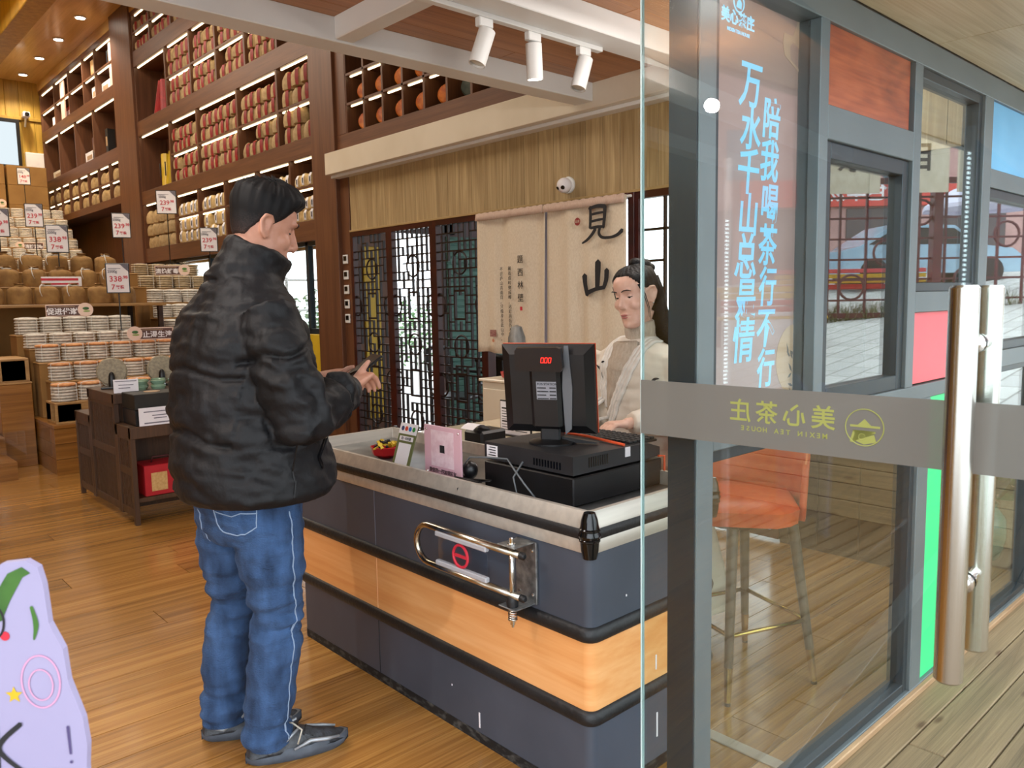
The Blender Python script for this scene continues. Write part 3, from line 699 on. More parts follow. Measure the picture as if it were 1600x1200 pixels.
mpart('spine', B((-.055, -.05, .06), (.05, -.022, .30), .012), black_m, rot=tl)
mpart('side_trim', MB().prism([(0, .04), (.022, .06), (.03, .2), (.022, .34), (.008, .34), (-.004, .2)], .006, (.056, -.026, 0), (1, 0, 0), (0, 0, 1)), mat('trim_grey', '#6a6d72', None, rough=.4), rot=tl)
cdp = mpart('customer_display', MB().prism([(-.095, .265), (.06, .262), (.068, .275), (.062, .338), (.05, .342), (-.085, .34), (-.092, .33)], .02, (0, -.05, 0), (1, 0, 0), (0, 0, 1)), mat('display_smoke', '#150b09', None, rough=.3), rot=tl)
seg = MB()
def digit(x, z, h, segs, w=.0022):
    W2 = h*.5; sl = .18
    S = {'a': ((0, h), (W2, h)), 'g': ((0, h/2), (W2, h/2)), 'd': ((0, 0), (W2, 0)), 'f': ((0, h/2), (0, h)), 'b': ((W2, h/2), (W2, h)), 'e': ((0, 0), (0, h/2)), 'c': ((W2, 0), (W2, h/2))}
    for k in segs:
        (a0, b0), (a1, b1) = S[k]
        seg.tube([(x+a0+sl*b0, -.0715, z+b0), (x+a1+sl*b1, -.0715, z+b1)], w*.55, 4)
for i in range(3): digit(-.004+i*.0125, .293, .016, 'abcdef')
seg.tube([(.0055, -.0715, .2925), (.006, -.0715, .2945)], .0013, 4)
mpart('red_digits', seg, glow('red_led', '#ff2a22', 3.0), cdp)
st = mpart('rating_label', B((-.03, -.0525, .165), (.038, -.0500, .225)), mat('label_grey', '#8f9098', None, rough=.5), rot=tl)
b = MB()
b = join_text([(text_mesh('POS STATION', .011, 'LEFT'), -.03, .022)])
for k in range(4):
    b.box((-.03, .008-.012*k, 0), (.0+.008*(k % 2), .011-.012*k, .0006)); b.box((.012, .008-.012*k, 0), (.034, .0115-.012*k, .0006))
o = mpart('label_print', b, ink_m, st); frame(o, (.003, -.0532, .195), (1, 0, 0), (0, 0, 1))
cb = thing('cable', 'loop of grey cable hanging behind the till on the counter', 'cable', (1.75, 1.95, .75))
ob('cord', MB().tube([(1.72, 2.16, .80), (1.70, 2.08, .86), (1.715, 2.0, .868), (1.74, 1.93, .868), (1.70, 1.86, .855), (1.68, 1.79, .82), (1.69, 1.74, .77), (1.72, 1.76, .756), (1.70, 1.84, .76), (1.71, 1.87, .82), (1.745, 1.86, .868)], .0032, 7).mesh(True), mat('grey_cord', '#5f6468', None, rough=.45), cb, world=True)
tag(ob('black_cables', MB().tube([(1.70, 2.12+.05*sin(i*.9), .758+.02*abs(sin(i*1.3))) if i % 2 else (1.68+.07*cos(i*.7), 2.06+.06*cos(i*1.1), .758+.012*(i % 3)) for i in range(14)], .004, 6).mesh(True), rubber_m), 'tangle of black cables lying in the tray behind the till', 'cable')
sp = thing('scanner', 'small black barcode scanner lying between the cables and the pink sign', 'scanner', (1.75, 2.14, .75))
ob('head', MB().sphere((1.745, 2.135, .80), .028, 12, 8, (1, 1.1, 1.2)).mesh(True), black_m, sp, world=True)
ob('handle', MB().tube([(1.745, 2.14, .79), (1.74, 2.16, .752)], [.018, .022], 10), black_m, sp, world=True)
TS = Matrix.Translation((0, 0, 1.4)) @ Matrix.Scale(.938, 4) @ Matrix.Translation((0, 0, -1.4))     # till unit sits a little nearer and smaller
done_ = set()
def refit(o):
    for c in o.children:
        if c.name.startswith('key') and not c.name.startswith('keyboard'): c.location = TS @ c.location; c.scale = (.938, .938, .938)
        elif c.data and c.data.name not in done_: c.data.transform(TS); done_.add(c.data.name)
        refit(c)
for o_ in (cd, po, cb, sp): refit(o_)
bpy.data.objects['black_cables'].data.transform(TS)
# upright signs on the counter
ps = thing('payment_sign', 'pink acrylic payment sign standing on the counter rim side', 'sign', (1.595, 2.098, .79))
ob('plate', B((1.596, 1.997, .795), (1.602, 2.199, .977), .001), mat('pink_acrylic', '#d3a1ae', '#dfb6bf', (3, 3, 3), rough=.25), ps, world=True)
ob('foot', B((1.58, 2.0, .791), (1.64, 2.195, .797), .002), acrylic_m, ps, world=True)
sm = MB().lathe([(.0035, 0), (.002, .002)], 8)
for y in (2.185, 2.012):
    for z in (.962, .815): ob('screw', MB().lathe([(.004, 0), (.002, .002)], 8, (1.596, y, z), (-1, 0, 0)), chrome_m, ps, world=True)
o = ob('lettering', text_mesh('微信扫一扫加我好友', .0165, off=.0004), mat('dim_ink', '#5a4048', None, rough=.6), ps); frame(o, (1.5955, 2.098, .822), (0, -1, 0), (0, 0, 1)); o.matrix_parent_inverse = wm(ps).inverted()
o = ob('print_panel', B((-.062, -.062, 0), (.062, .062, .0004)), mat('pale_print', '#e8cdd3', '#d9b4bd', (40, 40, 40), rough=.4), ps); frame(o, (1.5958, 2.098, .90), (0, -1, 0), (0, 0, 1)); o.matrix_parent_inverse = wm(ps).inverted()
o = ob('print_mark', MB().prism([(-.013, -.013), (.013, -.013), (.013, .013), (-.013, .013)], .0004), ink_m, ps); frame(o, (1.5952, 2.098, .90), (0, -1, 0), (0, 0, 1)); o.matrix_parent_inverse = wm(ps).inverted()
gs = thing('payment_sign', 'olive green payment card leaning on the counter with four small payment icons', 'sign', (1.62, 2.33, .79))
u_ = Vector((0, -1, 0)); v_ = Vector((.32, 0, .95)).normalized(); o0 = Vector((1.60, 2.365, .7915))
def gp(n, me, m, du, dv, lift):
    o = ob(n, me, m, gs); frame(o, o0+u_*du+v_*dv+u_.cross(v_)*lift, u_, v_); o.matrix_parent_inverse = wm(gs).inverted(); return o
gp('card', B((-.054, 0, -.004), (.054, .17, 0), .001), mat('olive_card', '#5c6238', '#686e42', (4, 4, 4), rough=.5), 0, 0, 0)
gp('header', B((-.054, .13, 0), (.054, .17, .0006)), paper_m, 0, 0, 0)
gp('name_strip', B((-.042, .105, 0), (.042, .122, .0006)), paper_m, 0, 0, 0)
gp('code_field', B((-.038, .018, 0), (.038, .096, .0006)), paper_m, 0, 0, 0)
for i, c in enumerate(('#33406a', '#c8442c', '#2a6fc0', '#2f8a3c')):
    gp('icon', MB().lathe([(.009, 0), (.009, .0006)], 12), mat('icon_%d' % i, c, None, rough=.5), -.034+.0227*i, .15, .0008)
gp('lettering', text_mesh('扫一扫付款', .012), ink_m, 0, .113, .0012)
# red bowl with wrapped sweets
def sweets_bowl(x, y, z, lab, n=18, seed=3, R=.062):
    t = thing('snack_bowl', lab, 'bowl', (x, y, z), 0, None)
    ob('bowl', MB().lathe([(.03, 0), (R*.86, .012), (R, .042), (R*.97, .044), (R*.8, .016), (.01, .01)], 8).mesh(), red_m, t)
    r = random.Random(seed); sm_ = {}
    for i in range(n):
        a = r.random()*6.28; d = r.random()**.5*R*.8; L = .02
        if 0 not in sm_: sm_[0] = MB().prism([(-L, -.006), (-L*.5, -.004), (0, -.009), (L*.5, -.004), (L, -.007), (L, .007), (L*.5, .004), (0, .009), (-L*.5, .004), (-L, .006)], .006).mesh()
        ob('wrapped_sweet', sm_[0], yellow_m if r.random() < .75 else ink_m, t, (d*cos(a), d*sin(a), .036+r.random()*.016+.012*(1-d/R)), (r.uniform(-.7, .7), r.uniform(-.7, .7), a*3))
    return t
sweets_bowl(1.70, 2.60, .791, 'red plastic bowl of yellow wrapped sweets on the counter')
sweets_bowl(1.82, 2.42, .791, 'plate of orange snacks behind the green payment card', 8, 9, .05)
# desk behind the counter
dsk = thing('service_desk', 'glossy cream service desk behind the checkout counter', 'desk', (2.5, 2.75, 0))
ob('desk_top', B((2.06, 2.42, .745), (2.95, 3.06, .78), .006), mat('cream_gloss', '#cfc0a0', '#d8caad', (2, 2, 2), rough=.12, coat=.6), dsk, world=True)
ob('desk_body', B((2.09, 2.45, 0), (2.92, 3.03, .745), .004), cream_m, dsk, world=True)
for i in range(2): ob('drawer', B((2.075, 2.47+.29*i, .1), (2.09, 2.74+.29*i, .72), .004), cream_m, dsk, world=True)
cab = thing('side_cabinet', 'cream side cabinet behind the till with a red bowl on it', 'cabinet', (3.1, 3.25, 0))
ob('body', B((2.9, 3.1, 0), (3.35, 3.42, .94), .004), cream_m, cab, world=True)
ob('door', B((2.888, 3.12, .06), (2.9, 3.40, .90), .003), cream_m, cab, world=True)
ob('top', B((2.88, 3.09, .94), (3.36, 3.43, .955), .003), cream_m, cab, world=True)
sweets_bowl(2.96, 3.24, .955, 'red bowl of yellow sweets on the cream side cabinet', 10, 4, .06)
tag(ob('stone_stele', MB().lathe([(.05, .955), (.055, 1.05), (.05, 1.18), (.03, 1.24), (.004, 1.25)], 12, (3.12, 3.36, 0)).mesh(30), mat('veined_stone', '#3a3a3a', '#8d8a84', (14, 14, 5), rough=.4)), 'dark veined stone ornament under the curtain edge', 'ornament')
mc = thing('menu_card', 'standing white price list card in a black frame behind the till', 'menu card', (2.4, 2.6, .78))
ob('board', B((2.398, 2.50, .78), (2.406, 2.705, .94), .001), black_m, mc, world=True)
ob('sheet', B((2.3965, 2.506, .786), (2.3985, 2.70, .934)), paper_m, mc, world=True)
ob('stand_foot', B((2.38, 2.55, .78), (2.44, 2.66, .786)), black_m, mc, world=True)
b = MB()
for k in range(9):
    for c in range(2): b.box((2.3955, 2.68-.09*c-.05-(k % 3)*.008, .90-.012*k), (2.3966, 2.69-.09*c, .903-.012*k+(.004 if k in (0, 5) else 0)))
ob('price_lines', b, ink_m, mc, world=True)
rcp = thing('receipt_printer', 'receipt paper roll curling out beside the till monitor', 'receipt', (2.15, 2.2, .78))
ob('printer', B((2.06, 2.44, .78), (2.2, 2.56, .86), .01), black_m, rcp, world=True)
ob('paper', MB().grid([[(2.1+.0*i, 2.46+.08*j, .86+.05*sin(i*.5)) if 0 else (2.13-.02*i, 2.46+.08*j, .858+.03*sin(i*.55)) for j in range(2)] for i in range(6)]), paper_m, rcp, world=True)
# ================================================================== wall shelves
SX0, SX1 = 4.03, 4.43
struct('wall_upper', B((4.43, 3.7, 2.8), (4.5, 7.05, 6.3)), shelf_m, 'brown wall behind the small disc shelf')
def shelf_unit(label, y0, y1, bands, rows, top):
    """bands = thick level boards (z0, z1); rows = (z0, z1, divider ys, thin shelf z or None)"""
    t = thing('wall_shelf', label, 'shelf', (4.2, (y0+y1)/2, bands[0][0]))
    for a, b in bands: ob('shelf_band', B((SX0, y0, a), (SX1, y1, b), .003), shelfh_m, t, world=True)
    ob('back_panel', B((SX1-.012, y0, bands[0][0]), (SX1, y1, top)), shelf_m, t, world=True)
    for z0, z1, ds, mid in rows:
        for y in ds: ob('upright', B((SX0+.004, y-.02, z0), (SX1-.012, y+.02, z1), .002), shelf_m, t, world=True)
        cells = list(zip(ds[:-1], ds[1:]))
        for c, (a, b) in enumerate(cells):
            m_ = mid if not isinstance(mid, dict) else mid.get(c)
            ob('led_strip', B((SX0+.035, a+.06, z1-.014), (SX0+.05, b-.06, z1-.002)), led_m, t, world=True)
            if m_:
                ob('shelf_board', B((SX0+.006, a+.02, m_-.013), (SX1-.012, b-.02, m_+.013), .002), shelfh_m, t, world=True)
                ob('led_strip', B((SX0+.035, a+.06, m_-.026), (SX0+.05, b-.06, m_-.0135)), led_m, t, world=True)
    return t
R4 = [7.29, 7.81, 8.62, 9.48, 10.31, 11.14, 12.40]
R3 = [7.29, 8.02, 9.02, 10.22, 11.18, 12.40]
R2 = [7.29, 7.98, 8.75, 9.54, 10.33, 11.19, 12.40]
R1 = [7.29, 8.3, 9.2, 10.1, 10.9, 11.7, 12.40]
shelf_unit('tall brown wall shelf with lit compartments of wrapped tea nearer the entrance', 7.27, 12.42,
    [(2.03, 2.235), (2.87, 3.06), (3.85, 4.06), (4.83, 5.05), (5.55, 5.62)],
    [(2.235, 2.87, R4, {0: 2.575, 1: 2.575, 2: 2.575, 3: 2.575, 4: 2.575}), (3.06, 3.85, R3, {0: 3.42, 1: 3.42, 2: 3.42, 3: 3.42}),
     (4.06, 4.83, R2, {0: 4.42, 1: 4.42, 2: 4.42, 3: 4.42, 4: 4.42}), (5.05, 5.55, R1, 5.30)], 5.62)
D1 = [13.32, 14.3, 15.0, 15.9, 16.9, 17.95]
shelf_unit('tall brown wall shelf with boxes and ornaments at the far end of the hall', 13.30, 17.97,
    [(3.0, 3.12), (3.66, 3.86), (4.62, 4.80), (5.52, 5.62)],
    [(3.12, 3.66, [13.32, 13.9, 14.5, 15.1, 15.7, 16.3, 16.9, 17.4, 17.95], 3.38), (3.86, 4.62, [13.32, 14.6, 15.7, 16.8, 17.95], None), (4.80, 5.52, D1, 5.16)], 5.62)
# small shelf with discs above the cream wall beam
ds = thing('disc_shelf', 'small brown shelf of square lit compartments above the cream wall beam', 'shelf', (4.2, 5.4, 2.8))
DY = [6.64-.305*i for i in range(10)]
ob('back_panel', B((SX1-.012, 3.7, 2.8), (SX1, 6.82, 4.1)), shelf_m, ds, world=True)
ob('shelf_band', B((SX0, 3.7, 2.78), (SX1, 6.82, 2.975), .003), shelfh_m, ds, world=True)
ob('upright', B((SX0, 6.64, 2.975), (SX1, 6.82, 4.1), .003), shelf_m, ds, world=True)
for z in (3.235, 3.5, 3.765): ob('shelf_board', B((SX0+.004, DY[-1], z-.012), (SX1-.012, 6.64, z+.012), .002), shelfh_m, ds, world=True)
for i, y in enumerate(DY):
    ob('upright', B((SX0+.004, y-.014, 2.975), (SX1-.012, y+.014, 3.765), .002), shelf_m, ds, world=True)
    if i < 9:
        for z in (3.223, 3.488): ob('led_strip', B((SX0+.03, y-.25, z-.012), (SX0+.042, y-.05, z-.001)), led_m, ds, world=True)
disc_me = MB().lathe([(.004, 0), (.085, 0), (.094, .01), (.094, .018), (.085, .027), (.07, .024), (.02, .022), (.004, .022)], 20).mesh(35)
disc_m = mat('orange_carved_disc', '#a8480f', '#cf7220', (18, 18, 18), rough=.45, bump=.5, bscale=(30, 30, 30))
darkdisc_m = mat('dark_carved_disc', '#26302c', '#3b4740', (18, 18, 18), rough=.45, bump=.5, bscale=(30, 30, 30))
stand_me = MB().box((-.05, -.06, 0), (.03, .06, .01), .003).box((-.055, -.06, 0), (-.045, -.03, .03)).box((-.055, .03, 0), (-.045, .06, .03)).mesh()
for row, z in ((0, 2.975), (1, 3.247)):
    for i in range(8):
        dark = i >= 5 and row == 0
        t = thing('tea_disc', '%s %s carved tea disc from the column in the %s row above the beam' % (ORD[i], 'dark' if dark else 'orange', ('lower', 'upper')[row]), 'tea disc', (4.16, 6.49-.305*i, z), group='carved tea discs above the beam')
        ob('stand', stand_me, black_m, t)
        ob('disc', disc_me, darkdisc_m if dark else disc_m, t, (.02, 0, .105), (0, radians(-76), .62))

# ------------------------------------------------------------------ wrapped tea bundles
def bundle_mesh(seed, R=.098, H=.185, k=12):
    r = random.Random(seed); ph = [r.random()*6 for _ in range(4)]; rs = []
    prof = [(.82, 0), (.98, .04), (1.04, .3), (1.0, .58), (.9, .78), (.72, .9), (.5, 1.0), (.3, 1.02), (.1, .96)]
    for q, z in prof:
        rs.append([(R*q*cos(2*pi*j/k)*(1+.03*sin(3*2*pi*j/k+ph[0])+.02*r.uniform(-1, 1)), R*q*sin(2*pi*j/k)*(1+.03*sin(2*2*pi*j/k+ph[1])+.02*r.uniform(-1, 1)),
                    H*z+(.012*sin(5*2*pi*j/k+ph[2]) if z > .7 else 0)) for j in range(k)])
    return MB().rings(rs).mesh(50)
def ribbon_mesh(R=.103, H=.19, w=.03):
    prof = [(-1.0, .02), (-1.04, .3), (-1.03, .62), (-.95, .85), (-.5, .985), (0, 1.01), (.5, .985), (.95, .85), (1.03, .62), (1.04, .3), (1.0, .02)]
    b = MB(); b.grid([[(x*R*.98, -w/2-.004*sin(i), z*H), (x*R*1.02, w/2+.004*sin(i), z*H)] for i, (x, z) in enumerate(prof)]); return b.mesh(40)
bun = [bundle_mesh(s) for s in range(3)]; rib = ribbon_mesh()
labme = MB().grid([[(-.101, -.016, .02), (-.101, .016, .02)], [(-.105, -.017, .06), (-.105, .017, .06)], [(-.104, -.017, .13), (-.104, .017, .13)], [(-.08, -.014, .178), (-.08, .014, .178)]]).mesh()
labprint = B((-.1075, -.006, .05), (-.1055, .006, .12)).mesh()
SHN = {3: 'third lit shelf from the floor', 4: 'fourth lit shelf from the floor', 2: 'second lit shelf from the floor', 1: 'lowest lit shelf'}
def bundles(ya, yb, z, n, layers, kind, where, step=.19):
    """a row of wrapped bundles on a board between two uprights, counted from the entrance side"""
    w = (yb-ya-.05)/n; s = min(1.0, w/.2)
    for l in range(layers):
        for i in range(n):
            if l == layers-1 and layers > 1 and random.random() < .06: continue
            y = ya+.025+w*(i+.5)+random.uniform(-.006, .006)
            t = thing('tea_bundle', '%s tea bundle, %s from the right, %s layer, %s' % ({'red': 'red-ribboned', 'label': 'white-labelled', 'plain': 'plain kraft'}[kind], ORD[i], ('bottom', 'second', 'third')[l], where), 'tea bundle',
                      (4.135+random.uniform(-.012, .012), y, z+l*step*s), random.uniform(-.15, .15), 'wrapped tea bundles on the wall shelves')
            t.scale = (1, s*.99, s)
            ob('wrapper', bun[(i+l*2) % 3], kraft_m if kind != 'label' else kraft2_m, t)
            if kind == 'red': ob('ribbon', rib, ribbon_m, t, rot=(0, 0, .62+random.uniform(-.1, .1)))
            if kind == 'label':
                o = ob('label', labme, paper_m, t, rot=(0, 0, .45)); ob('print', labprint, ink_m, o)
def cellname(c, shelf): return '%s cell of %s' % (ORD[c], shelf)
for c in range(4):
    for sub, z in (('lower board', 3.06), ('upper board', 3.433)):
        bundles(R3[c]+.02, R3[c+1]-.02, z, 3 if c == 0 else 5 if c != 2 else 6, 2, 'red', '%s cell %s, third shelf up' % (ORD[c], sub), .178)
for c in range(1, 5):
    for sub, z in (('lower board', 4.06), ('upper board', 4.433)):
        bundles(R2[c]+.02, R2[c+1]-.02, z, 4, 2, 'red', '%s cell %s, second shelf down' % (ORD[c], sub), .178)
for c in range(3, 6):
    bundles(R1[c]+.02, R1[c+1]-.02, 5.05, 4, 1, 'red', '%s cell lower board, topmost shelf' % ORD[c])
    bundles(R1[c]+.02, R1[c+1]-.02, 5.313, 4, 1, 'red', '%s cell upper board, topmost shelf' % ORD[c])
for c in range(5):
    for sub, z in (('lower board', 2.235), ('upper board', 2.588)):
        if c in (1, 2) and sub == 'lower board': continue
        n = 3 if c == 0 else 4
        bundles(R4[c]+.02, R4[c+1]-.02, z, n, 2 if sub == 'lower board' else 1, 'label', '%s cell %s, lowest shelf' % (ORD[c], sub), .165)
bundles(R4[5]+.1, R4[6]-.02, 2.235, 5, 3, 'plain', 'sixth cell, lowest shelf', .175)
# small dark bundles in the far shelf
fy = [13.32, 13.9, 14.5, 15.1, 15.7, 16.3, 16.9, 17.4, 17.95]
for c in range(8):
    for z, nm in ((3.12, 'lower board'), (3.393, 'upper board')):
        bundles(fy[c]+.02, fy[c+1]-.02, z, 2, 1, 'plain', '%s cell %s, far shelf' % (ORD[c], nm), .17)
# odd things on the shelves
def shelf_box(name, label, y, z, w, h, m, d=.22, x=4.12, cat='box', band=None):
    t = thing(name, label, cat, (x, y, z)); ob('body', B((0, -w/2, 0), (d, w/2, h), .004), m, t)
    ob('front_print', B((-.002, -w*.3, h*.35), (0.001, w*.3, h*.7)), band or beige_m, t); return t
paperdark = mat('navy_box', '#1c3040', None, rough=.5)
shelf_box('gift_box', 'dark navy gift box with a gold mark on the far top shelf', 13.75, 5.173, .36, .26, paperdark, band=brass_m)
shelf_box('gift_box', 'white striped gift box beside the navy box on the far top shelf', 13.42, 5.173, .12, .3, paper_m)
shelf_box('gift_box', 'white printed carton on the far lower board of the top shelf', 14.05, 4.80, .42, .2, paper_m)
shelf_box('gift_box', 'small white box at the right end of the far top shelf', 13.5, 4.80, .2, .14, cream_m)
shelf_box('gift_box', 'framed brown print leaning in the far top shelf', 14.65, 5.173, .3, .3, ply_m, .05)
shelf_box('gift_box', 'white jar box left of the printed carton on the far shelf', 14.7, 4.80, .2, .24, paper_m)
shelf_box('gift_box', 'stack of white books at the left of the far middle shelf', 17.3, 3.86, .8, .16, cream_m)
shelf_box('gift_box', 'white boxed tea set in the far middle shelf', 15.2, 3.86, .5, .2, paper_m)
shelf_box('gift_box', 'dark framed certificate in the far middle shelf', 14.85, 4.1-.24, .3, .4, signbrown_m, .04)
shelf_box('gift_box', 'tall black cylinder box in the far middle shelf', 14.2, 3.86, .12, .42, black_m, .12)
for i, (y, w) in enumerate(((16.2, .5), (17.0, .5))): shelf_box('book_set', ('red and white book set in the far top shelf', 'white book set at the left end of the far top shelf')[i], y+.2, 4.80, w, .22, (redbox_m, paper_m)[i], cat='books', band=paper_m)
def banner(label, y, z, w, h):
    t = thing('paper_scroll', label, 'scroll', (4.4, y, z)); ob('sheet', B((-.012, -w/2, 0), (0, w/2, h), .002), paper_m, t); ob('header', B((-.014, -w/2, h*.85), (-.011, w/2, h)), greyink_m, t)
    b = MB()
    for k in range(4): b.box((-.0135, -w*.35, h*.2+h*.12*k), (-.0115, w*.3, h*.23+h*.12*k))
    ob('print', b, greyink_m, t)
banner('white paper notice at the back of the second highest shelf', 11.45, 4.1, .35, .62); banner('white paper notice behind the yellow tubes', 11.45, 3.1, .35, .6)
banner('white paper poster at the back of the far lower shelf', 14.9, 3.9, .6, .65)
banner('pale poster at the right of the far lower shelf', 13.7, 3.9, .4, .66)
for i, (y, z, h) in enumerate(((13.42, 4.82, .66), (16.35, 4.82, .66))):
    t = thing('display_board', ('pale pink board at the right end of the far top shelf', 'pale pink board in the middle of the far top shelf')[i], 'display board', (4.05, y, z-.02))
    ob('panel', B((0, -.1, 0), (.02, .16, h), .003), signpink_m, t); ob('edge', B((-.004, -.1, 0), (0, -.09, h)), cream_m, t)
lrt = thing('gift_tubes', 'pair of leaning red cardboard tubes in the second highest shelf', 'gift tube', (4.15, 11.75, 4.06))
for s in (-1, 1): ob('tube', MB().tube([(.02, s*.14+.04, 0), (.06, s*.03, .48)], .06, 10).mesh(30), mat('red_tube%d' % s, '#8f0f12', '#a8171a', (14, 14, 14), rough=.5), lrt)
lyt = thing('gift_tubes', 'pair of leaning yellow tubes with black writing in the middle shelf', 'gift tube', (4.15, 11.7, 3.06))
for s in (-1, 1):
    o = ob('tube', MB().tube([(.02, s*.06, 0), (.06, s*.16, .48)], .06, 10).mesh(30), yellow_m, lyt)
    ob('print', B((-.047, s*.1-.012, .15), (-.038, s*.1+.012, .34)), ink_m, o)

# ================================================================== stairs, platforms and the tea piles
stp = thing('display_stairs', 'wide wooden display stairs filling the back of the hall', 'stairs', (0, 9, 0))
for k in range(1, 10):
    y0 = 7.42+.42*(k-1); z = .15*k
    ob('tread', B((-3.5, y0, z-.03), (1.3, y0+.44, z), .003), stair_m, stp, world=True)
    ob('riser', B((-3.5, y0+.01, z-.15), (1.3, y0+.03, z-.03)), stair_m, stp, world=True)
ob('landing', B((-3.5, 11.2, 1.32), (4.0, 18.0, 1.35)), stair_m, stp, world=True)
pt_ = thing('stage_platform', 'raised wooden platform under the sacks and the window pile', 'platform', (2.6, 10, 0))
ob('top', B((1.31, 8.72, .59), (4.0, 11.19, .62), .003), stair_m, pt_, world=True)
for i in range(4): ob('front_board', B((1.31, 8.73, .148*i), (4.0, 8.75, .148*i+.145), .002), stair_m, pt_, world=True)
for i in range(5): ob('riser', B((1.31, 11.2, .62+.146*i), (4.0, 11.22, .62+.146*i+.143), .002), stair_m, stp, world=True)
pod = thing('podium', 'low wooden podium in front of the tea piles', 'podium', (2.4, 7.7, 0))
ob('top', B((1.57, 7.36, .39), (3.3, 8.7, .42), .003), stair_m, pod, world=True)
for i in range(3): ob('front_board', B((1.57, 7.37, .13*i), (3.3, 7.39, .13*i+.127), .002), stair_m, pod, world=True)
for i in range(3): ob('side_board', B((1.575, 7.39, .13*i), (1.595, 8.7, .13*i+.127), .002), stair_m, pod, world=True)
def pallet(label, x0, x1, y0, y1, z0, z1, m=ply_m):
    t = thing('riser_box', label, 'riser box', ((x0+x1)/2, (y0+y1)/2, z0), group=None)
    e = .018
    ob('top_board', B((x0, y0, z1-e), (x1, y1, z1), .002), m, t, world=True); ob('bottom_board', B((x0, y0, z0), (x1, y1, z0+e), .002), m, t, world=True)
    ob('front_board', B((x0+.02, y0, z0+e), (x1, y0+e, z1-e), .001), m, t, world=True); ob('back_board', B((x0, y1-e, z0+e), (x1, y1, z1-e)), m, t, world=True)
    n = max(2, int((y1-y0)/.16))
    for i in range(n+1): ob('divider', B((x0, y0+(y1-y0-e)*i/n, z0+e), (x0+.2, y0+(y1-y0-e)*i/n+e, z1-e)), m, t, world=True)
def cake_mesh(seed, R=.1, H=.026):
    r = random.Random(seed); k = 18; rs = []
    for q, z in ((.80, 0), (.95, .003), (1.0, .010), (.985, .016), (.9, .023), (.6, .0255), (.1, .026)):
        rs.append([(R*q*cos(2*pi*j/k)*(1+r.uniform(-.012, .012)), R*q*sin(2*pi*j/k)*(1+r.uniform(-.012, .012)), z) for j in range(k)])
    return MB().rings(rs).mesh(40)
cakes = [cake_mesh(s) for s in range(3)]
def tie_mesh(n, H=.026):
    R = .1025; h = n*H+.001; b = MB()
    for a in (pi*.75, pi*.25):
        d = Vector((cos(a), sin(a), 0))
        b.tube([d*R*.3+Vector((0, 0, h+.001)), d*R+Vector((0, 0, h-.006)), d*R*1.01+Vector((0, 0, h*.5)), d*R+Vector((0, 0, .004))], .0032, 4); b.tube([-d*R*.3+Vector((0, 0, h+.001)), -d*R+Vector((0, 0, h-.006)), -d*R*1.01+Vector((0, 0, h*.5)), -d*R+Vector((0, 0, .004))], .0032, 4)
        b.tube([d*R*.3+Vector((0, 0, h+.001)), -d*R*.3+Vector((0, 0, h+.001))], .0032, 4)
    return b.mesh()
ties = {n: tie_mesh(n) for n in (5, 6, 7, 8)}
def stack(x, y, z, n, label, m=cake_m, top=None, s=1.0):
    t = thing('tea_cake_stack', label, 'tea cake stack', (x, y, z), random.uniform(-.3, .3), 'tied stacks of tea cakes'); t.scale = (s, s, s)
    for i in range(n):
        ob('tea_cake', cakes[i % 3], (top if (top and i == n-1) else m), t, (random.uniform(-.003, .003), random.uniform(-.003, .003), .026*i), (0, 0, i*1.3))
    ob('tie_string', ties[n], string_m, t)
def pile_row(name, xs, y, z, n, m=cake_m, top=None, s=1.0):
    for i, x in enumerate(xs): stack(x, y+random.uniform(-.012, .012), z, n, '%s tied tea cake stack from the left in %s' % (ORD[i], name), m, top, s)
def support(label, x0, x1, y0, y1, z0, z1, m=carton_m):
    t = thing('display_block', label, 'display block', ((x0+x1)/2, (y0+y1)/2, z0))
    ob('block', B((x0, y0, z0), (x1, y1, z1-.014), .004), m, t, world=True); ob('top_board', B((x0-.004, y0-.004, z1-.014), (x1+.004, y1+.004, z1), .003), ply_m, t, world=True)
pallet('pale slatted riser box at the foot of the front tea pile', 1.60, 3.2, 7.42, 7.72, .42, .60)
pile_row('the bottom front row', [1.71, 1.915, 2.12, 2.325, 2.53], 7.56, .60, 6, cake_m, caketop_m)
support('block under the second tea row', 1.66, 3.2, 7.73, 7.95, .42, .755)
pile_row('the second front row', [1.76, 1.965, 2.17, 2.375, 2.58, 2.785], 7.84, .757, 6, cake_m, caketop_m)
support('block under the third tea row', 1.62, 3.2, 7.96, 8.18, .42, .912)
pile_row('the orange topped third row', [1.72, 1.93, 2.135, 2.34, 2.55, 2.76], 8.07, .914, 6, cake_m, caketop_m)
support('block under the fourth tea row', 1.6, 3.2, 8.19, 8.41, .42, 1.03)
pile_row('the fourth row with white wrappers', [1.68, 1.885, 2.09, 2.295, 2.5, 2.70], 8.30, 1.032, 5)
support('block under the fifth tea row', 1.55, 3.2, 8.42, 8.70, .42, 1.15)
pile_row('the fifth row below the sacks', [1.66, 1.865, 2.07, 2.275, 2.48], 8.54, 1.152, 6)
support('wood block under the left riser box', 1.31, 1.56, 8.0, 8.5, 0, .75, stair_m)
pallet('pale riser box on a block at the left of the piles', 1.32, 1.55, 8.0, 8.5, .75, .96)
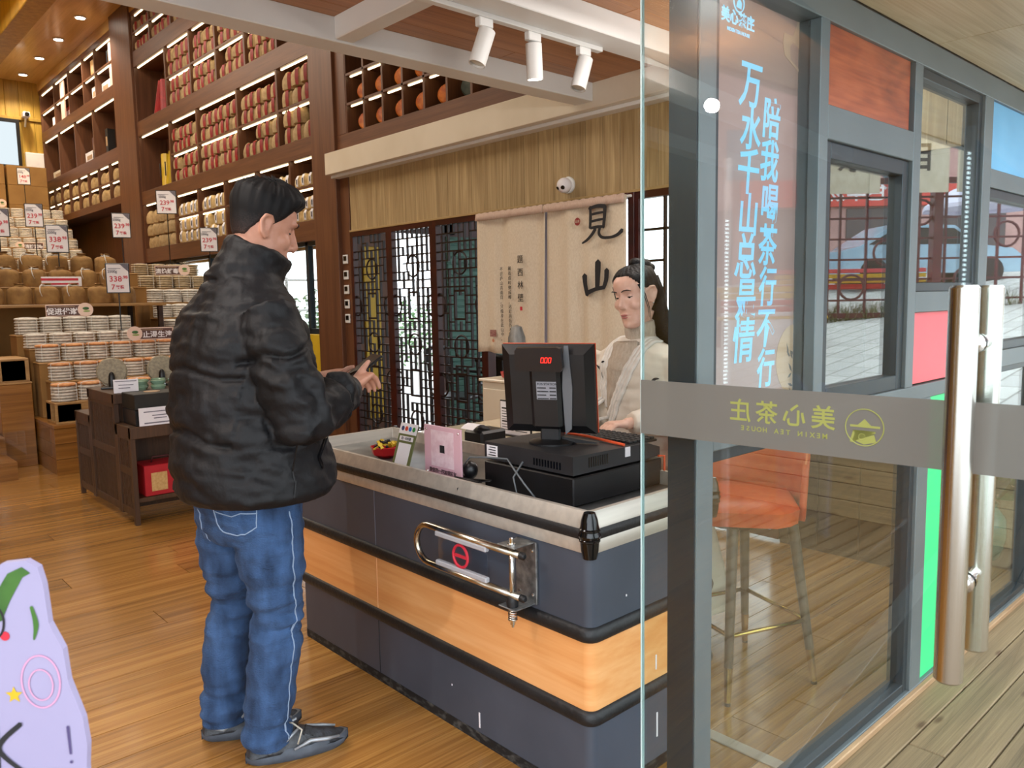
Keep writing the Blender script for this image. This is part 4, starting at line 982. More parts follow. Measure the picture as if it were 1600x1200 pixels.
# brown sacks
def sack_mesh(seed, R=.11, H=.185):
    r = random.Random(seed); k = 14; rs = []; ph = r.random()*6
    for q, z in ((.9, 0), (1.0, .02), (1.03, .3), (1.0, .7), (.93, .84), (.7, .93), (.38, .98), (.28, 1.05), (.42, 1.13), (.3, 1.14), (.05, 1.08)):
        rs.append([(R*q*cos(2*pi*j/k)*(1+.02*r.uniform(-1, 1)+(.1*sin(5*2*pi*j/k+ph) if z > .8 else 0)), R*q*sin(2*pi*j/k)*(1+.02*r.uniform(-1, 1)), H*z+.004*sin(3*2*pi*j/k+ph)*(z > .5)) for j in range(k)])
    return MB().rings(rs).mesh(45)
sacks = [sack_mesh(s) for s in range(3)]
cordme = MB().tube([(-.02, -.03, .195), (-.05, -.05, .2), (-.07, -.085, .18), (-.075, -.108, .13), (-.06, -.112, .08)], .004, 5).mesh(True)
collar = MB().ring((0, 0, .186), .04, .006, (1, 0, 0), (0, 1, 0), 12, 5).mesh(True)
def sack(x, y, z, label, cord, seed):
    t = thing('tea_sack', label, 'tea sack', (x, y, z), random.uniform(-.6, .6), 'brown paper tea sacks')
    ob('bag', sacks[seed % 3], sack_m, t); ob('neck_tie', collar, string_m if cord else sack_m, t)
    if cord: ob('cord', cordme, string_m, t)
tbl = thing('display_table', 'low wooden table carrying the brown tea sacks', 'table', (2.2, 9.3, .75))
ob('table_top', B((1.3, 8.98, 1.40), (3.1, 10.1, 1.43), .004), ply_m, tbl, world=True)
for x in (1.34, 2.2, 3.04):
    for y in (9.02, 10.05): ob('leg', B((x-.025, y-.025, .62), (x+.025, y+.025, 1.40), .003), walnut_m, tbl, world=True)
ob('back_board', B((1.3, 10.06, .63), (3.1, 10.08, 1.40)), carton_m, tbl, world=True)
cs = lambda i: i % 3 != 1
SXS = [1.50, 1.745, 1.99, 2.235, 2.48, 2.725]
for i, x in enumerate(SXS): sack(x, 9.16, 1.432, '%s brown paper tea sack from the left in the bottom row of sacks' % ORD[i], cs(i), i)
support('carton block under the second row of sacks', 1.4, 3.0, 9.29, 9.54, 1.432, 1.61)
for i, x in enumerate(SXS): sack(x-.05, 9.42, 1.612, '%s brown paper tea sack from the left in the middle row of sacks' % ORD[i], cs(i+1), i+1)
support('carton block under the top row of sacks', 1.4, 3.0, 9.56, 9.81, 1.432, 1.77)
for i, x in enumerate(SXS): sack(x-.02, 9.68, 1.772, '%s brown paper tea sack from the left in the top row of sacks' % ORD[i], cs(i), i+2)
# pile in front of the strip window
def steps(zs, ys, x0, x1, nm):
    for i, (z, y) in enumerate(zip(zs, ys)): support('%s carton block of the window pile' % ORD[i], x0, x1, y-.115, y+.115, .62, z)
steps((1.08, 1.255, 1.43, 1.60, 1.75), (9.30, 9.54, 9.78, 10.02, 10.26), 3.14, 3.95, 'window')
for r, (z, y, n, m) in enumerate(((1.082, 9.30, 6, cake_m), (1.257, 9.54, 6, cake_m), (1.432, 9.78, 6, cake_m), (1.602, 10.02, 6, cake2_m), (1.752, 10.26, 6, cake2_m))):
    pile_row('the %s row of the window pile' % ORD[r], [3.245+.0*r, 3.45, 3.655, 3.86], y, z, n, m)
for i, (x, y, z) in enumerate(((3.07, 9.05, .62), (3.07, 9.05, .80), (3.0, 9.05, .98 if 0 else .98))):
    pass
# far pile up on the stairs
for r in range(6):
    z = 2.02+.19*r+(.28 if 0 else 0); y = 14.9+.26*r
    support('%s carton block of the far pile' % ORD[r], 2.4, 3.9, y-.12, y+.12, 1.35, z)
    pile_row('the %s row of the far pile' % ORD[r], [2.52+.21*i for i in range(7)], y, z+.002, 6, cake_m)
support('tall carton block at the back wall', 1.8, 3.9, 16.85, 17.5, 1.35, 2.93)
for r in range(3):
    for i in range(3):
        t = thing('carton', 'brown carton, %s from the left in the %s layer at the top of the stairs' % (ORD[i], ('bottom', 'middle', 'top')[r]), 'carton', (2.15+.68*i, 17.2, 2.932+.352*r), group='cartons at the back wall')
        ob('box', B((-.32, -.25, 0), (.32, .25, .35), .005), carton_m, t); ob('tape', B((-.322, -.03, .348), (.322, .03, .3515)), kraft_m, t)

# ------------------------------------------------------------------ price cards and signs on the piles
def price_card(x, y, z, h, label, big, small='.98', line='7', w=.21, hh=.29, stem=.22, yaw=-.9):
    """framed card on a thin stem; faces the entrance"""
    t = thing('price_card', label, 'price card', (x, y, z), yaw, 'price cards on the tea piles')
    ob('stem', MB().tube([(0, 0, 0), (0, 0, h)], .006, 6), black_m, t); ob('foot', MB().lathe([(.035, 0), (.035, .006), (.008, .01)], 12), black_m, t)
    f = ob('frame', B((-w/2, -.008, h), (w/2, .008, h+hh), .003), black_m, t)
    ob('sheet', B((-w/2+.01, -.0095, h+.01), (w/2-.01, -.0075, h+hh-.01)), paper_m, t)
    ob('corner_flash', MB().prism([(w/2-.08, h+hh-.011), (w/2-.011, h+hh-.011), (w/2-.011, h+hh-.08)], .001, (0, -.0105, 0), (1, 0, 0), (0, 0, 1)), greyink_m, t)
    for s_, sz, px, pz, m in ((big, .075, -.02, .47, redink_m), (small, .042, .062, .53, redink_m), (line, .07, -.045, .2, redink_m), ('饼装', .036, .015, .2, redink_m), ('2500g', .034, -.045, .72, greyink_m)):
        o = ob('lettering', text_mesh(s_, sz, off=.0008), m, t); o.matrix_basis = Matrix.Translation((px, -.0112, h+hh*pz)) @ Matrix.Rotation(pi/2, 4, 'X')
    ob('small_print', B((-w/2+.025, -.0112, h+hh*.82), (.03, -.0095, h+hh*.835)).box((-w/2+.025, -.0112, h+hh*.79), (-.01, -.0095, h+hh*.80)), greyink_m, t)
price_card(2.42, 8.3, 1.165, .36, 'large 338.98 price card above the front tea piles', '338', yaw=-.28)
price_card(2.18, 9.42, 1.80, .17, 'price card with a large 7 above the brown sacks', '338', yaw=-.28)
price_card(3.0, 10.02, 1.432, .763, '239.98 price card standing right of the brown sacks', '239', yaw=-.28, w=.2)
price_card(2.4, 11.4, 1.35, 1.05, '239.98 price card in front of the far tea pile', '239', yaw=-.28, w=.2)
price_card(1.72, 9.75, 1.96, .18, 'price card cut by the left picture edge', '239', yaw=-.28, w=.2)
price_card(3.62, 10.26, 1.91, .62, '239.98 price card on a long stem in front of the lowest wall shelf', '239', yaw=-.5, w=.24)
price_card(3.86, 9.6, 1.415, .62, 'price card half hidden by the shoulder of the man', '239', yaw=-.5, w=.2)
price_card(3.3, 16.2, 3.13, .42, 'small 148 price card in front of the cartons', '148', yaw=-.25, w=.2)
def health_sign(x, y, z, label, s_, flip=False, yaw=-.28, w=.34):
    t = thing('shelf_sign', label, 'sign', (x, y, z), yaw, 'brown slogan signs on the tea piles')
    ob('board', B((-w/2, -.006, 0), (w/2, .006, .115), .002), signpink_m, t)
    ob('field', B((-w/2+.008, -.0075, .008), (w/2-.008, -.005, .107)), signbrown_m, t)
    sx = -1 if flip else 1
    d = ob('picture_disc', MB().lathe([(.068, 0), (.068, .006)], 20, (sx*(w/2), -.008, .062), (0, -1, 0)), signpink_m, t)
    ob('picture_leaf', MB().sphere((sx*(w/2)+.004, -.0155, .075), .024, 10, 6, (1.2, .1, .6)), leaf_m, d); ob('picture_leaf', MB().sphere((sx*(w/2)+.01, -.0155, .048), .026, 10, 6, (1.2, .1, .35)), mat('pale_leaf%s' % s_[0], '#8da05a', None, rough=.6), d)
    o = ob('lettering', text_mesh(s_, .066, off=.0015), paper_m, t); o.matrix_basis = Matrix.Translation((-sx*.03, -.0085, .045)) @ Matrix.Rotation(pi/2, 4, 'X')
    ob('caption_line', B((-w/2+.03, -.0088, .092), (w/2-.09, -.007, .097)), beige_m, t)
health_sign(2.02, 8.62, 1.31, 'brown sign reading 促进代谢 below the row of sacks', '促进代谢')
health_sign(2.62, 7.98, 1.075, 'brown sign reading 止渴生津 in front of the orange topped row', '止渴生津', True)
health_sign(3.55, 10.1, 1.77, 'brown sign reading 清热解毒 on the window pile', '清热解毒', yaw=-.5)
health_sign(3.15, 15.28, 2.37, 'small brown sign halfway up the far tea pile', '清肺润喉', True)
b_ = thing('shelf_sign', 'white slogan strip with red print among the sacks', 'sign', (2.12, 9.28, 1.615), -.28, 'brown slogan signs on the tea piles')
ob('board', B((-.22, -.005, 0), (.22, .005, .1), .002), paper_m, b_)
for k in range(2): ob('print_line', B((-.19, -.0065, .018+.042*k), (.19, -.0045, .036+.048*k)), redink_m, b_)
health_sign(2.75, 16.1, 3.13, 'pale sign on the topmost far tea row', '解暑清热')

# ------------------------------------------------------------------ dark display stand beside the man
dsm = wood('dark_stand_wood', '#2f1d12', '#47301f', '#5a3e29', (16, 16, 1.5), rough=.45, rand=.06, bump=.08)
t = thing('display_stand', 'dark brown stepped display stand with slatted side', 'display stand', (1.9, 5.9, 0))
DS = lambda n, me, m=dsm, par=t: ob(n, me, m, par, world=True)
X0, X1_ = 1.54, 2.55
# three step heights along Y: front .63, middle .825, back .635
side = [(5.26, 0), (5.26, .635), (5.56, .635), (5.56, .825), (6.16, .825), (6.16, .63), (6.54, .63), (6.54, 0)]
for x in (X0, X1_-.03):
    for ya, yb, zt in ((5.26, 5.56, .635), (5.56, 6.16, .825), (6.16, 6.54, .63)):
        for y in (ya, yb-.035): DS('side_post', B((x, y, 0 if y in (5.26, 6.505) else .04), (x+.03, y+.035, zt), .002))
        for z in (.05, zt*.5, zt-.09): DS('side_rail', B((x+.004, ya+.035, z), (x+.026, yb-.035, z+.05), .002))
        n = int((yb-ya-.07)/.028)
        for i in range(n): DS('slat', B((x+.008, ya+.038+i*.028, .1), (x+.022, ya+.052+i*.028, zt-.09)))
DS('shelf_front', B((X0, 5.25, .56), (X1_, 5.58, .635), .003)); DS('shelf_top', B((X0, 5.55, .76), (X1_, 6.18, .825), .003)); DS('shelf_back', B((X0, 6.15, .57), (X1_, 6.55, .63), .003))
DS('shelf_bottom', B((X0+.03, 5.28, .14), (X1_-.03, 5.6, .17), .003)); DS('back_board', B((X0+.03, 5.6, .04), (X1_-.03, 5.62, .76)))
# things on it
for i, (x, y) in enumerate(((1.66, 5.98), (1.98, 5.92))):
    d = thing('stone_ring', ('left speckled round tea disc on a black stand', 'right speckled round tea disc on a black stand')[i], 'tea disc', (x, y, .826), -.35)
    ob('disc', MB().lathe([(.004, -.016), (.09, -.016), (.1, -.008), (.1, .008), (.09, .016), (.004, .016)], 28, (0, .02, .115), (0, -1, .12)).mesh(35), stone_m, d)
    ob('prop', MB().lathe([(.02, 0), (.024, .04), (.02, .09), (.013, .11), (.004, .118)], 10, (0, -.03, 0)).mesh(40), black_m, d)
    ob('base', B((-.07, -.06, 0), (.07, .06, .014), .003), black_m, d)
cupme = MB().lathe([(.018, 0), (.03, .004), (.036, .02), (.028, .032), (.034, .04), (.036, .052), (.032, .053), (.024, .04), (.004, .03)], 18).mesh(40)
for i, (x, y) in enumerate(((1.735, 5.64), (1.85, 5.62), (1.89, 5.74), (1.97, 5.64), (2.08, 5.68), (2.2, 5.66), (1.78, 5.75), (2.14, 5.78))):
    tag(ob('celadon_cup', cupme, celadon_m, None, (x, y, .826)), '%s celadon green tea cup from the left on the dark stand' % ORD[i], 'cup', 'celadon cups on the stand').scale = (1.35, 1.35, 1.25)
cc = thing('price_label', 'small white price label in front of the celadon cups', 'price label', (1.60, 5.60, .826), -.3)
ob('card', B((-.04, 0, 0), (.11, .003, .09)), paper_m, cc); ob('print', B((-.03, -.002, .075), (.1, .001, .08)).box((-.01, -.002, .05), (.08, .001, .055)).box((-.01, -.002, .03), (.06, .001, .035)), greyink_m, cc)
gb = thing('gift_case', 'black gift case with openwork lid on an orange box', 'gift box', (1.84, 5.41, .637), 0)
ob('case', B((-.25, -.12, .1), (.28, .14, .2), .004), mat('case_black', '#15130f', '#221e16', (12, 12, 12), rough=.6), gb)
ob('lid_opening', MB().lathe([(.06, .2), (.06, .203)], 16, (.1, .01, 0)), cream_m, gb); ob('lid_opening', MB().lathe([(.05, .2), (.05, .203)], 16, (-.1, .01, 0)), beige_m, gb)
ob('box', B((-.25, -.13, 0), (.3, .13, .1), .003), mat('orange_box', '#d0480c', '#da5514', (5, 5, 5), rough=.5), gb); ob('box_end', B((-.255, -.132, 0), (-.08, .12, .1), .002), black_m, gb)
pc = thing('price_label', 'white price label leaning on the orange and black gift box', 'price label', (1.73, 5.258, .637), 0)
ob('card', MB().prism([(-.13, 0), (.13, 0), (.13, .115), (-.13, .115)], .003, (0, 0, 0), (1, 0, 0), (0, .02, 1)), paper_m, pc)
ob('print', B((-.1, -.003, .085), (.1, .004, .091)).box((-.05, -.003, .06), (.05, .002, .066)).box((-.04, -.003, .042), (.04, .002, .048)).box((-.1, -.004, .012), (.1, .0, .02)), greyink_m, pc)
for i, x in enumerate((1.76, 2.05, 2.34)):
    r_ = thing('gift_bag', '%s red gift box from the left under the dark stand' % ORD[i], 'gift box', (x, 5.40, .171), group='red gift boxes under the stand')
    ob('box', B((-.14, -.11, 0), (.14, .11, .2), .004), redbox_m, r_); ob('label', B((-.1, -.1125, .03), (.0, -.109, .15)), mat('gold_label%d' % i, '#b98f56', '#c9a26a', (60, 60, 60), rough=.5), r_)
    ob('handle', MB().tube([(-.06, 0, .2), (-.05, 0, .235), (.05, 0, .235), (.06, 0, .2)], .005, 6).mesh(True), mat('dark_handle%d' % i, '#4a0d10', None, rough=.6), r_)
# stair foreground: acrylic guard sheets
for i, (x, y, z) in enumerate(((1.36, 7.44, .16), (1.30, 8.3, .47))):
    tag(ob('acrylic_sheet', B((x-.45, y, z), (x+.2, y+.004, z+.24)), acrylic_m), ('clear acrylic guard sheet on the lowest display stair', 'clear acrylic guard sheet on the higher display stair')[i], 'guard sheet')
# back wall things
bw = thing('window_2', None, None, (3.3, 18.0, 4.2)); bw['kind'] = 'structure'; bw['label'] = 'small black framed window high in the back wall'
ob('pane', B((2.9, 17.99, 4.15), (3.6, 18.0, 4.95)), glow('bright_outside', (.75, .85, .9), .8), bw, world=True)
for a, b2 in (((2.86, 17.97, 4.08), (3.66, 18.02, 4.15)), ((2.86, 17.97, 4.95), (3.66, 18.02, 5.02)), ((3.6, 17.97, 4.15), (3.66, 18.02, 4.95)), ((2.86, 17.97, 4.15), (2.92, 18.02, 4.95))): ob('window_frame', B(a, b2, .003), black_m, bw, world=True)
ec_ = thing('electric_box', 'white electric box on the back wall beside the shelves', 'electric box', (3.88, 17.95, 3.95)); ob('box', B((-.16, 0, 0), (.16, .08, .46), .006), paper_m, ec_); ob('lid', B((-.15, -.008, .01), (.15, 0, .45), .003), paper_m, ec_)
sc_ = thing('wall_camera', 'small black and white camera high on the back wall', 'camera', (3.76, 17.9, 5.1)); ob('housing', B((-.06, -.12, -.05), (.06, .05, .05), .015), paper_m, sc_); ob('lens', MB().lathe([(.04, 0), (.04, .03), (.02, .035)], 14, (0, -.12, 0), (0, -1, 0)), gloss_m, sc_); ob('bracket', MB().tube([(0, 0, -.05), (0, .1, -.2)], .018, 8), white_m, sc_)
# ================================================================== glass front
gf = thing('wall_glass_front', None, None, (3, 1.03, 0)); gf['kind'] = 'structure'; gf['label'] = 'glass front of grey frames with coloured panels'
GF = lambda n, me, m, par=gf: ob(n, me, m, par, world=True)
YA, YB = 1.0, 1.072
fx = lambda x: x*.96 if x >= 2 else x
fz = lambda z: 1.4+(z-1.4)*.96 if .5 < z < 2.15 else z
def fbar(x0, x1, z0, z1, m=grey_frame_m, ya=YA, yb=YB, n='frame_bar'): return GF(n, B((fx(x0), ya, fz(z0)), (fx(x1), yb, fz(z1)), .002), m)
fbar(1.47, 1.535, 0, 2.17, n='post'); fbar(1.535, 1.575, 1.03, 2.17, dark_frame_m, 1.02, 1.06)
GF('post_side', B((1.466, 1.004, 0), (1.4705, 1.076, 2.17)), dark_frame_m)  # thin dark sheet: shade on the post side put into its colour
fbar(1.47, 6.2, 2.13, 2.18, n='head_rail'); fbar(1.535, 6.2, 0, .028, n='sill_rail'); fbar(1.535, 3.4, 1.03, 1.08, n='transom')
for x0, x1, z0, z1 in ((2.09, 2.14, 1.08, 2.13), (2.73, 2.79, 1.08, 2.13), (3.40, 3.49, .028, 2.13), (2.865, 2.96, .028, 1.03), (4.3, 4.36, .028, 2.13), (5.2, 5.26, .028, 2.13), (6.14, 6.2, .028, 2.13)): fbar(x0, x1, z0, z1, n='mullion')
fbar(2.14, 2.73, 1.82, 1.912); fbar(2.79, 3.40, 1.33, 1.40); fbar(3.49, 4.3, 1.80, 1.87); fbar(3.49, 4.3, 1.08, 1.15); fbar(4.36, 6.14, 1.05, 1.12)
fbar(3.19, 3.40, .028, 1.03, n='grey_panel')
for n, x0, x1, z0, z1, m in (('red_wood_panel', 2.14, 2.715, 1.912, 2.13, redwood_m), ('red_panel', 2.805, 3.39, 1.085, 1.33, redpanel_m), ('blue_panel', 3.49, 4.3, 1.87, 2.13, blue_m), ('green_panel', 2.96, 3.19, .028, 1.03, green_m)):
    GF(n, B((fx(x0), 1.012, fz(z0)), (fx(x1), 1.04, fz(z1)), .001), m)
def framed(x0, x1, z0, z1, w=.04, ya=1.012, yb=1.068, n='casement'):
    x0, x1, z0, z1 = fx(x0), fx(x1), fz(z0), fz(z1)
    c = GF(n, MB().box((x0, ya, z0), (x0+w, yb, z1), .002).box((x1-w, ya, z0), (x1, yb, z1), .002).box((x0+w, ya, z0), (x1-w, yb, z0+w), .002).box((x0+w, ya, z1-w), (x1-w, yb, z1), .002), dark_frame_m)
    GF('pane', B((x0+w, 1.034, z0+w), (x1-w, 1.040, z1-w)), glass_m, c)
framed(2.14, 2.73, 1.08, 1.82, .045, n='casement'); framed(2.79, 3.40, 1.40, 2.13, .03); framed(3.49, 4.3, 1.15, 1.80, .035)
framed(3.49, 4.3, .028, 1.08, .025); framed(4.36, 5.2, .028, 1.05, .03); framed(5.26, 6.14, .028, 1.05, .03); framed(4.36, 5.2, 1.12, 2.13, .03); framed(5.26, 6.14, 1.12, 2.13, .03)
framed(1.50, 2.865, .028, 1.03, .03)
GF('pane', B((1.575, 1.030, fz(1.08)), (fx(2.09), 1.036, 2.13)), glass('poster_glass', (.95, .96, .96), .018))
struct('threshold', B((-5, .998, -.05), (1.466, 1.082, .004), .002), alu_m, 'metal threshold of the open doorway')
# lit poster inside the first pane
lp = thing('lightbox_poster', 'tall mauve lit poster of blue brush lettering behind the door glass', 'poster', (1.85, 1.06, 1.08))
LP = lambda n, me, m, par=lp: ob(n, me, m, par, world=True)
LP('case', MB().box((1.59, 1.05, 1.085), (1.612, 1.1, 2.125)).box((2.065, 1.05, 1.085), (2.087, 1.1, 2.125)).box((1.612, 1.05, 1.085), (2.065, 1.1, 1.1)).box((1.612, 1.05, 2.11), (2.065, 1.1, 2.125)), black_m)
LP('face', B((1.612, 1.062, 1.1), (2.065, 1.068, 2.11)), poster_m)
def lit(s, x, z, size, m=postertext_m, off=.004, shear=.0, sx=1.0):
    o = ob('lettering', text_mesh(s, size, off=off, ext=.0005, shear=shear, sx=sx), m, lp); frame(o, (x, 1.0612, z), (1, 0, 0), (0, 0, 1)); o.matrix_parent_inverse = wm(lp).inverted(); return o
for i, c in enumerate('万水千山总是情'):
    o = lit(c, 1.772-.006*i*.5+(.006 if i % 2 else 0), 1.900-.1035*i, .112*(1.06 if i % 2 == 0 else .98), off=.0018, shear=.12, sx=.86)
for i, c in enumerate('陪我喝茶行不行'):
    o = lit(c, 1.872-.003*i*.5-(.005 if i % 2 else 0), 1.833-.105*i, .108*(1.02 if i % 2 else .98), off=.0018, shear=.12, sx=.82)
lit('美心茶庄', 1.716, 2.045, .036, off=.0008); lit('MEXIN TEA HOUSE', 1.718, 2.017, .0115, off=.0002)
b = MB().ring((0, 0, 0), .022, .0016, (1, 0, 0), (0, 1, 0), 24, 4); b.prism([(-.012, -.012), (.010, -.014), (.012, .0), (.004, .008), (-.006, .002)], .0006)
o = ob('emblem', b, postertext_m, lp); frame(o, (1.718, 1.0612, 2.085), (1, 0, 0), (0, 0, 1)); o.matrix_parent_inverse = wm(lp).inverted()
def flat(n, poly, m, y=1.0616): return LP(n, MB().prism(poly, .0006, (0, y, 0), (1, 0, 0), (0, 0, 1)), m)
circ = lambda cx, cz, r, a0=0, a1=2*pi, k=28: [(cx+r*cos(a0+(a1-a0)*i/k), cz+r*sin(a0+(a1-a0)*i/k)) for i in range(k+(0 if abs(a1-a0-2*pi) < 1e-6 else 1))]
flat('moon_print', [(min(x, 2.064), max(z, 1.101)) for x, z in circ(2.012, 1.225, .094)], beige_m)
flat('teapot_print', [(1.93, 2.06), (1.925, 2.035), (1.935, 2.005), (2.06, 1.955), (2.06, 1.965), (1.965, 2.0), (1.96, 2.03), (1.975, 2.045), (2.06, 2.02), (2.063, 2.1), (2.0, 2.105), (1.975, 2.06)], mat('poster_beige', '#a48d7c', None, rough=.5, emit='#a48d7c', es=.2))
b = MB(); r_ = random.Random(3)
for i in range(26):
    x, z = 1.975+r_.random()*.08, 1.12+r_.random()*.15; a = r_.random()*6; L = .012+.008*r_.random()
    b.prism([(x-L*cos(a), z-L*sin(a)), (x+.004*sin(a), z-.004*cos(a)), (x+L*cos(a), z+L*sin(a)), (x-.004*sin(a), z+.004*cos(a))], .0005, (0, 1.061, 0), (1, 0, 0), (0, 0, 1))
LP('branch_print', b, mat('branch_dark', '#3d3b36', None, rough=.6))

# ------------------------------------------------------------------ open glass door leaf
d1 = thing('door_1', None, None, (1.43, 1.123, .01), math.atan2(-.997, .071)); d1['kind'] = 'structure'; d1['label'] = 'open frameless glass door leaf with steel pull handles'
# local: x along the leaf towards the handle, y = +X side (far from camera), z up
DL = lambda n, me, m, par=d1, loc=None, rot=None: ob(n, me, m, par, loc, rot)
DL('leaf_glass', B((.004, -.005, 0), (.92, .005, 2.12)), doorglass_m)
DL('glass_edge', B((0, -.005, 0), (.004, .005, 2.12)), edge_m)  # pale strip paints in the bright line of light refracted along the edge
DL('floor_clamp', B((.02, -.018, 0), (.17, .018, .05), .003), steel_m); DL('top_clamp', B((.02, -.018, 2.08), (.17, .018, 2.13), .003), steel_m)
fm = DL('film_band', B((.002, -.0062, 1.079), (.918, -.0052, 1.202)), film_m)
Q = Matrix(((1, 0, 0, 0), (0, 0, -1, 0), (0, 1, 0, 0), (0, 0, 0, 1)))   # text plane -> leaf plane facing the camera side
def film_text(s, x, z, size, off, track=0):
    o = DL('film_lettering', join_text([(text_mesh(s, size, off=off, ext=.0003), 0, 0)], True), olive_m, fm); o.matrix_basis = Matrix.Translation((x, -.0066, z)) @ Q; return o
for i, c in enumerate('美心茶庄'): film_text(c, .420-.0575*i, 1.149-.0*i, .0485, .0007)
for i, c in enumerate('MEXIN TEA HOUSE'): film_text(c, .424-.0122*i, 1.116, .014, .0002)
b = MB().ring((0, 0, 0), .0345, .0012, (1, 0, 0), (0, 1, 0), 32, 4)
b.prism([(-.026, .004), (-.012, .004), (0, .016), (.012, .004), (.028, .004), (.028, 0), (-.026, 0)], .0004); b.prism([(-.02, -.006), (-.026, -.028), (-.022, -.03), (-.016, -.006), (.02, -.006), (.02, -.010), (-.02, -.010)], .0004)
b.prism([(.022, -.026), (.018, -.012), (.008, -.016), (-.006, -.022), (-.014, -.018), (-.016, -.026), (0, -.032)], .0004); b.ring((-.004, -.018, 0), .006, .0008, (1, 0, 0), (0, 1, 0), 12, 4)
o = DL('film_emblem', b, olive_m, fm); o.matrix_basis = Matrix.Translation((.497, -.0066, 1.141)) @ Q
for s, nm in ((-1, 'near'), (1, 'far')):
    h = DL('pull_handle', MB().lathe([(.019, .735), (.0225, .739), (.0225, 1.395), (.019, 1.399)], 28, (.672, s*.082, 0)).mesh(40), steel_m)
    for z in (.885, 1.302): DL('standoff', MB().lathe([(.012, 0), (.012, .068), (.017, .069), (.017, .077)], 18, (.672, s*.082, z), (0, -s, 0)).mesh(40), chrome_m, h)

for i, (x, y, z0_, z1_) in enumerate(((-1.2, 2.10, .77, 1.83), (-1.2, .93, .70, 2.05))):
    t = thing('light_strip', ('upright LED light strip inside left of the doorway', 'upright LED light strip at the left door jamb')[i], 'light strip', (x, y, 0))
    ob('post', B((-.02, -.02, 0), (.0, .02, 2.15), .003), white_m, t)
    b = MB()
    for k in range(int((z1_-z0_)/.022)): b.box((.0, -.006, z0_+.022*k), (.004, .006, z0_+.022*k+.012))
    ob('led_row', b, glow('cold_led%d' % i, (.75, .93, 1), 9), t)

# ------------------------------------------------------------------ soffit outside
so = struct('soffit', B((-4, .5, 2.2), (9, 1.02, 2.26)), soffit_m, 'pale wood grain soffit over the deck')
sm_ = B((0, 0, 2.182), (1.216, .497, 2.2), .001).mesh()
for i in range(1):
    for j in range(10): ob('soffit_panel', sm_, soffit_m, so, (-3.32+1.22*j, 1.0-.5*(i+1), 0))
so2 = struct('fascia', B((-4, .46, 2.175), (9, .5, 2.3)), grey_frame_m, 'grey fascia at the soffit edge')

# ------------------------------------------------------------------ door curtain
def curtain(y0, y1, label, seed):
    t = thing('door_curtain', label, 'curtain', (4.0, (y0+y1)/2, 1.0), group='cream linen door curtains')
    ny, nz = 40, 16; rows = []
    ph = seed*1.7
    for k in range(nz+1):
        z = .995+(2.045-.995)*k/nz; q = 1-k/nz
        rows.append([(3.985-.020*(.25+.75*q)*(.6+.4*sin(j*.21+ph))*sin(j*.62+ph+.3*q)-.012*sin(j*.27+2*ph)*(1-.4*q)-.012*q, y0+(y1-y0)*j/ny+.004*sin(j*.8)*q, z+(.006*sin(j*.35+ph) if k == 0 else 0)) for j in range(ny+1)])
    me = MB().grid(rows).mesh(True); o = ob('cloth', me, linen_m, t, world=True)
    md = o.modifiers.new('thickness', 'SOLIDIFY'); md.thickness = .003
    h = ob('rod_pocket', MB().grid([[(3.955-.003*sin(j*1.3), y0+(y1-y0)*j/ny, 1.995), (3.960-.004*sin(j*1.1), y0+(y1-y0)*j/ny, 2.05+.003*sin(j*1.7))] for j in range(ny+1)]).mesh(True), linen2_m, t, world=True)
    md = h.modifiers.new('thickness', 'SOLIDIFY'); md.thickness = .004
    return t
cA = curtain(3.975, 4.70, 'left cream door curtain with small poem writing', 1); cB = curtain(3.245, 3.965, 'right cream door curtain with the large brush writing', 2)
tag(ob('curtain_rod', MB().tube([(3.995, 3.22, 2.035), (3.995, 4.73, 2.035)], .009, 8), white_m), 'thin white rod carrying the two cream curtains', 'curtain rod')
struct('door_frame', MB().box((4.02, 4.66, 0), (4.1, 4.72, 2.06), .003).box((4.02, 3.22, 0), (4.1, 3.27, 2.06), .003).box((4.02, 3.27, 2.03), (4.1, 4.66, 2.062), .003).mesh(), lattice_m, 'dark red frame of the curtained doorway')
CXF = 3.944
def curt(n, b_, m, par, y, z):
    o = ob(n, b_, m, par); frame(o, (CXF, y, z), (0, -1, 0), (0, 0, 1)); o.matrix_parent_inverse = wm(par).inverted(); return o
k = MB(); W_ = .030
# brush character for "see": eye over legs (origin: centre, metres)
stroke(k, [(-.065, .125), (-.062, .06), (-.068, -.01)], [.02, .026, .022]); stroke(k, [(-.075, .115), (0, .125), (.062, .118)], [.018, .024, .026]); stroke(k, [(.062, .118), (.058, .05), (.048, -.015)], [.03, .028, .022])
stroke(k, [(-.055, .075), (0, .08), (.045, .082)], [.016, .018, .014]); stroke(k, [(-.055, .03), (0, .036), (.045, .038)], [.016, .018, .014]); stroke(k, [(-.06, -.012), (0, -.008), (.05, -.01)], [.018, .02, .016])
stroke(k, [(-.02, -.02), (-.045, -.05), (-.09, -.085), (-.135, -.105)], [.026, .024, .02, .012]); stroke(k, [(.02, -.015), (.012, -.05), (.04, -.078), (.11, -.082), (.165, -.07), (.205, -.045)], [.022, .024, .02, .018, .022, .03])
curt('brush_writing', k, ink_m, cB, 3.455, 1.865)
k = MB()
stroke(k, [(.02, .115), (.018, .06), (.012, -.055)], [.05, .05, .036]); stroke(k, [(-.098, .03), (-.092, -.03), (-.075, -.095)], [.046, .036, .034]); stroke(k, [(-.08, -.085), (0, -.06), (.075, -.05)], [.032, .026, .026]); stroke(k, [(.095, .06), (.09, 0), (.07, -.05)], [.04, .036, .03])
curt('brush_writing', k, ink_m, cB, 3.475, 1.515)
o = curt('red_seal', MB().lathe([(.026, 0), (.026, .0006)], 18), mat('seal_red', '#8a2a2a', None, rough=.7), cB, 3.635, 1.905)
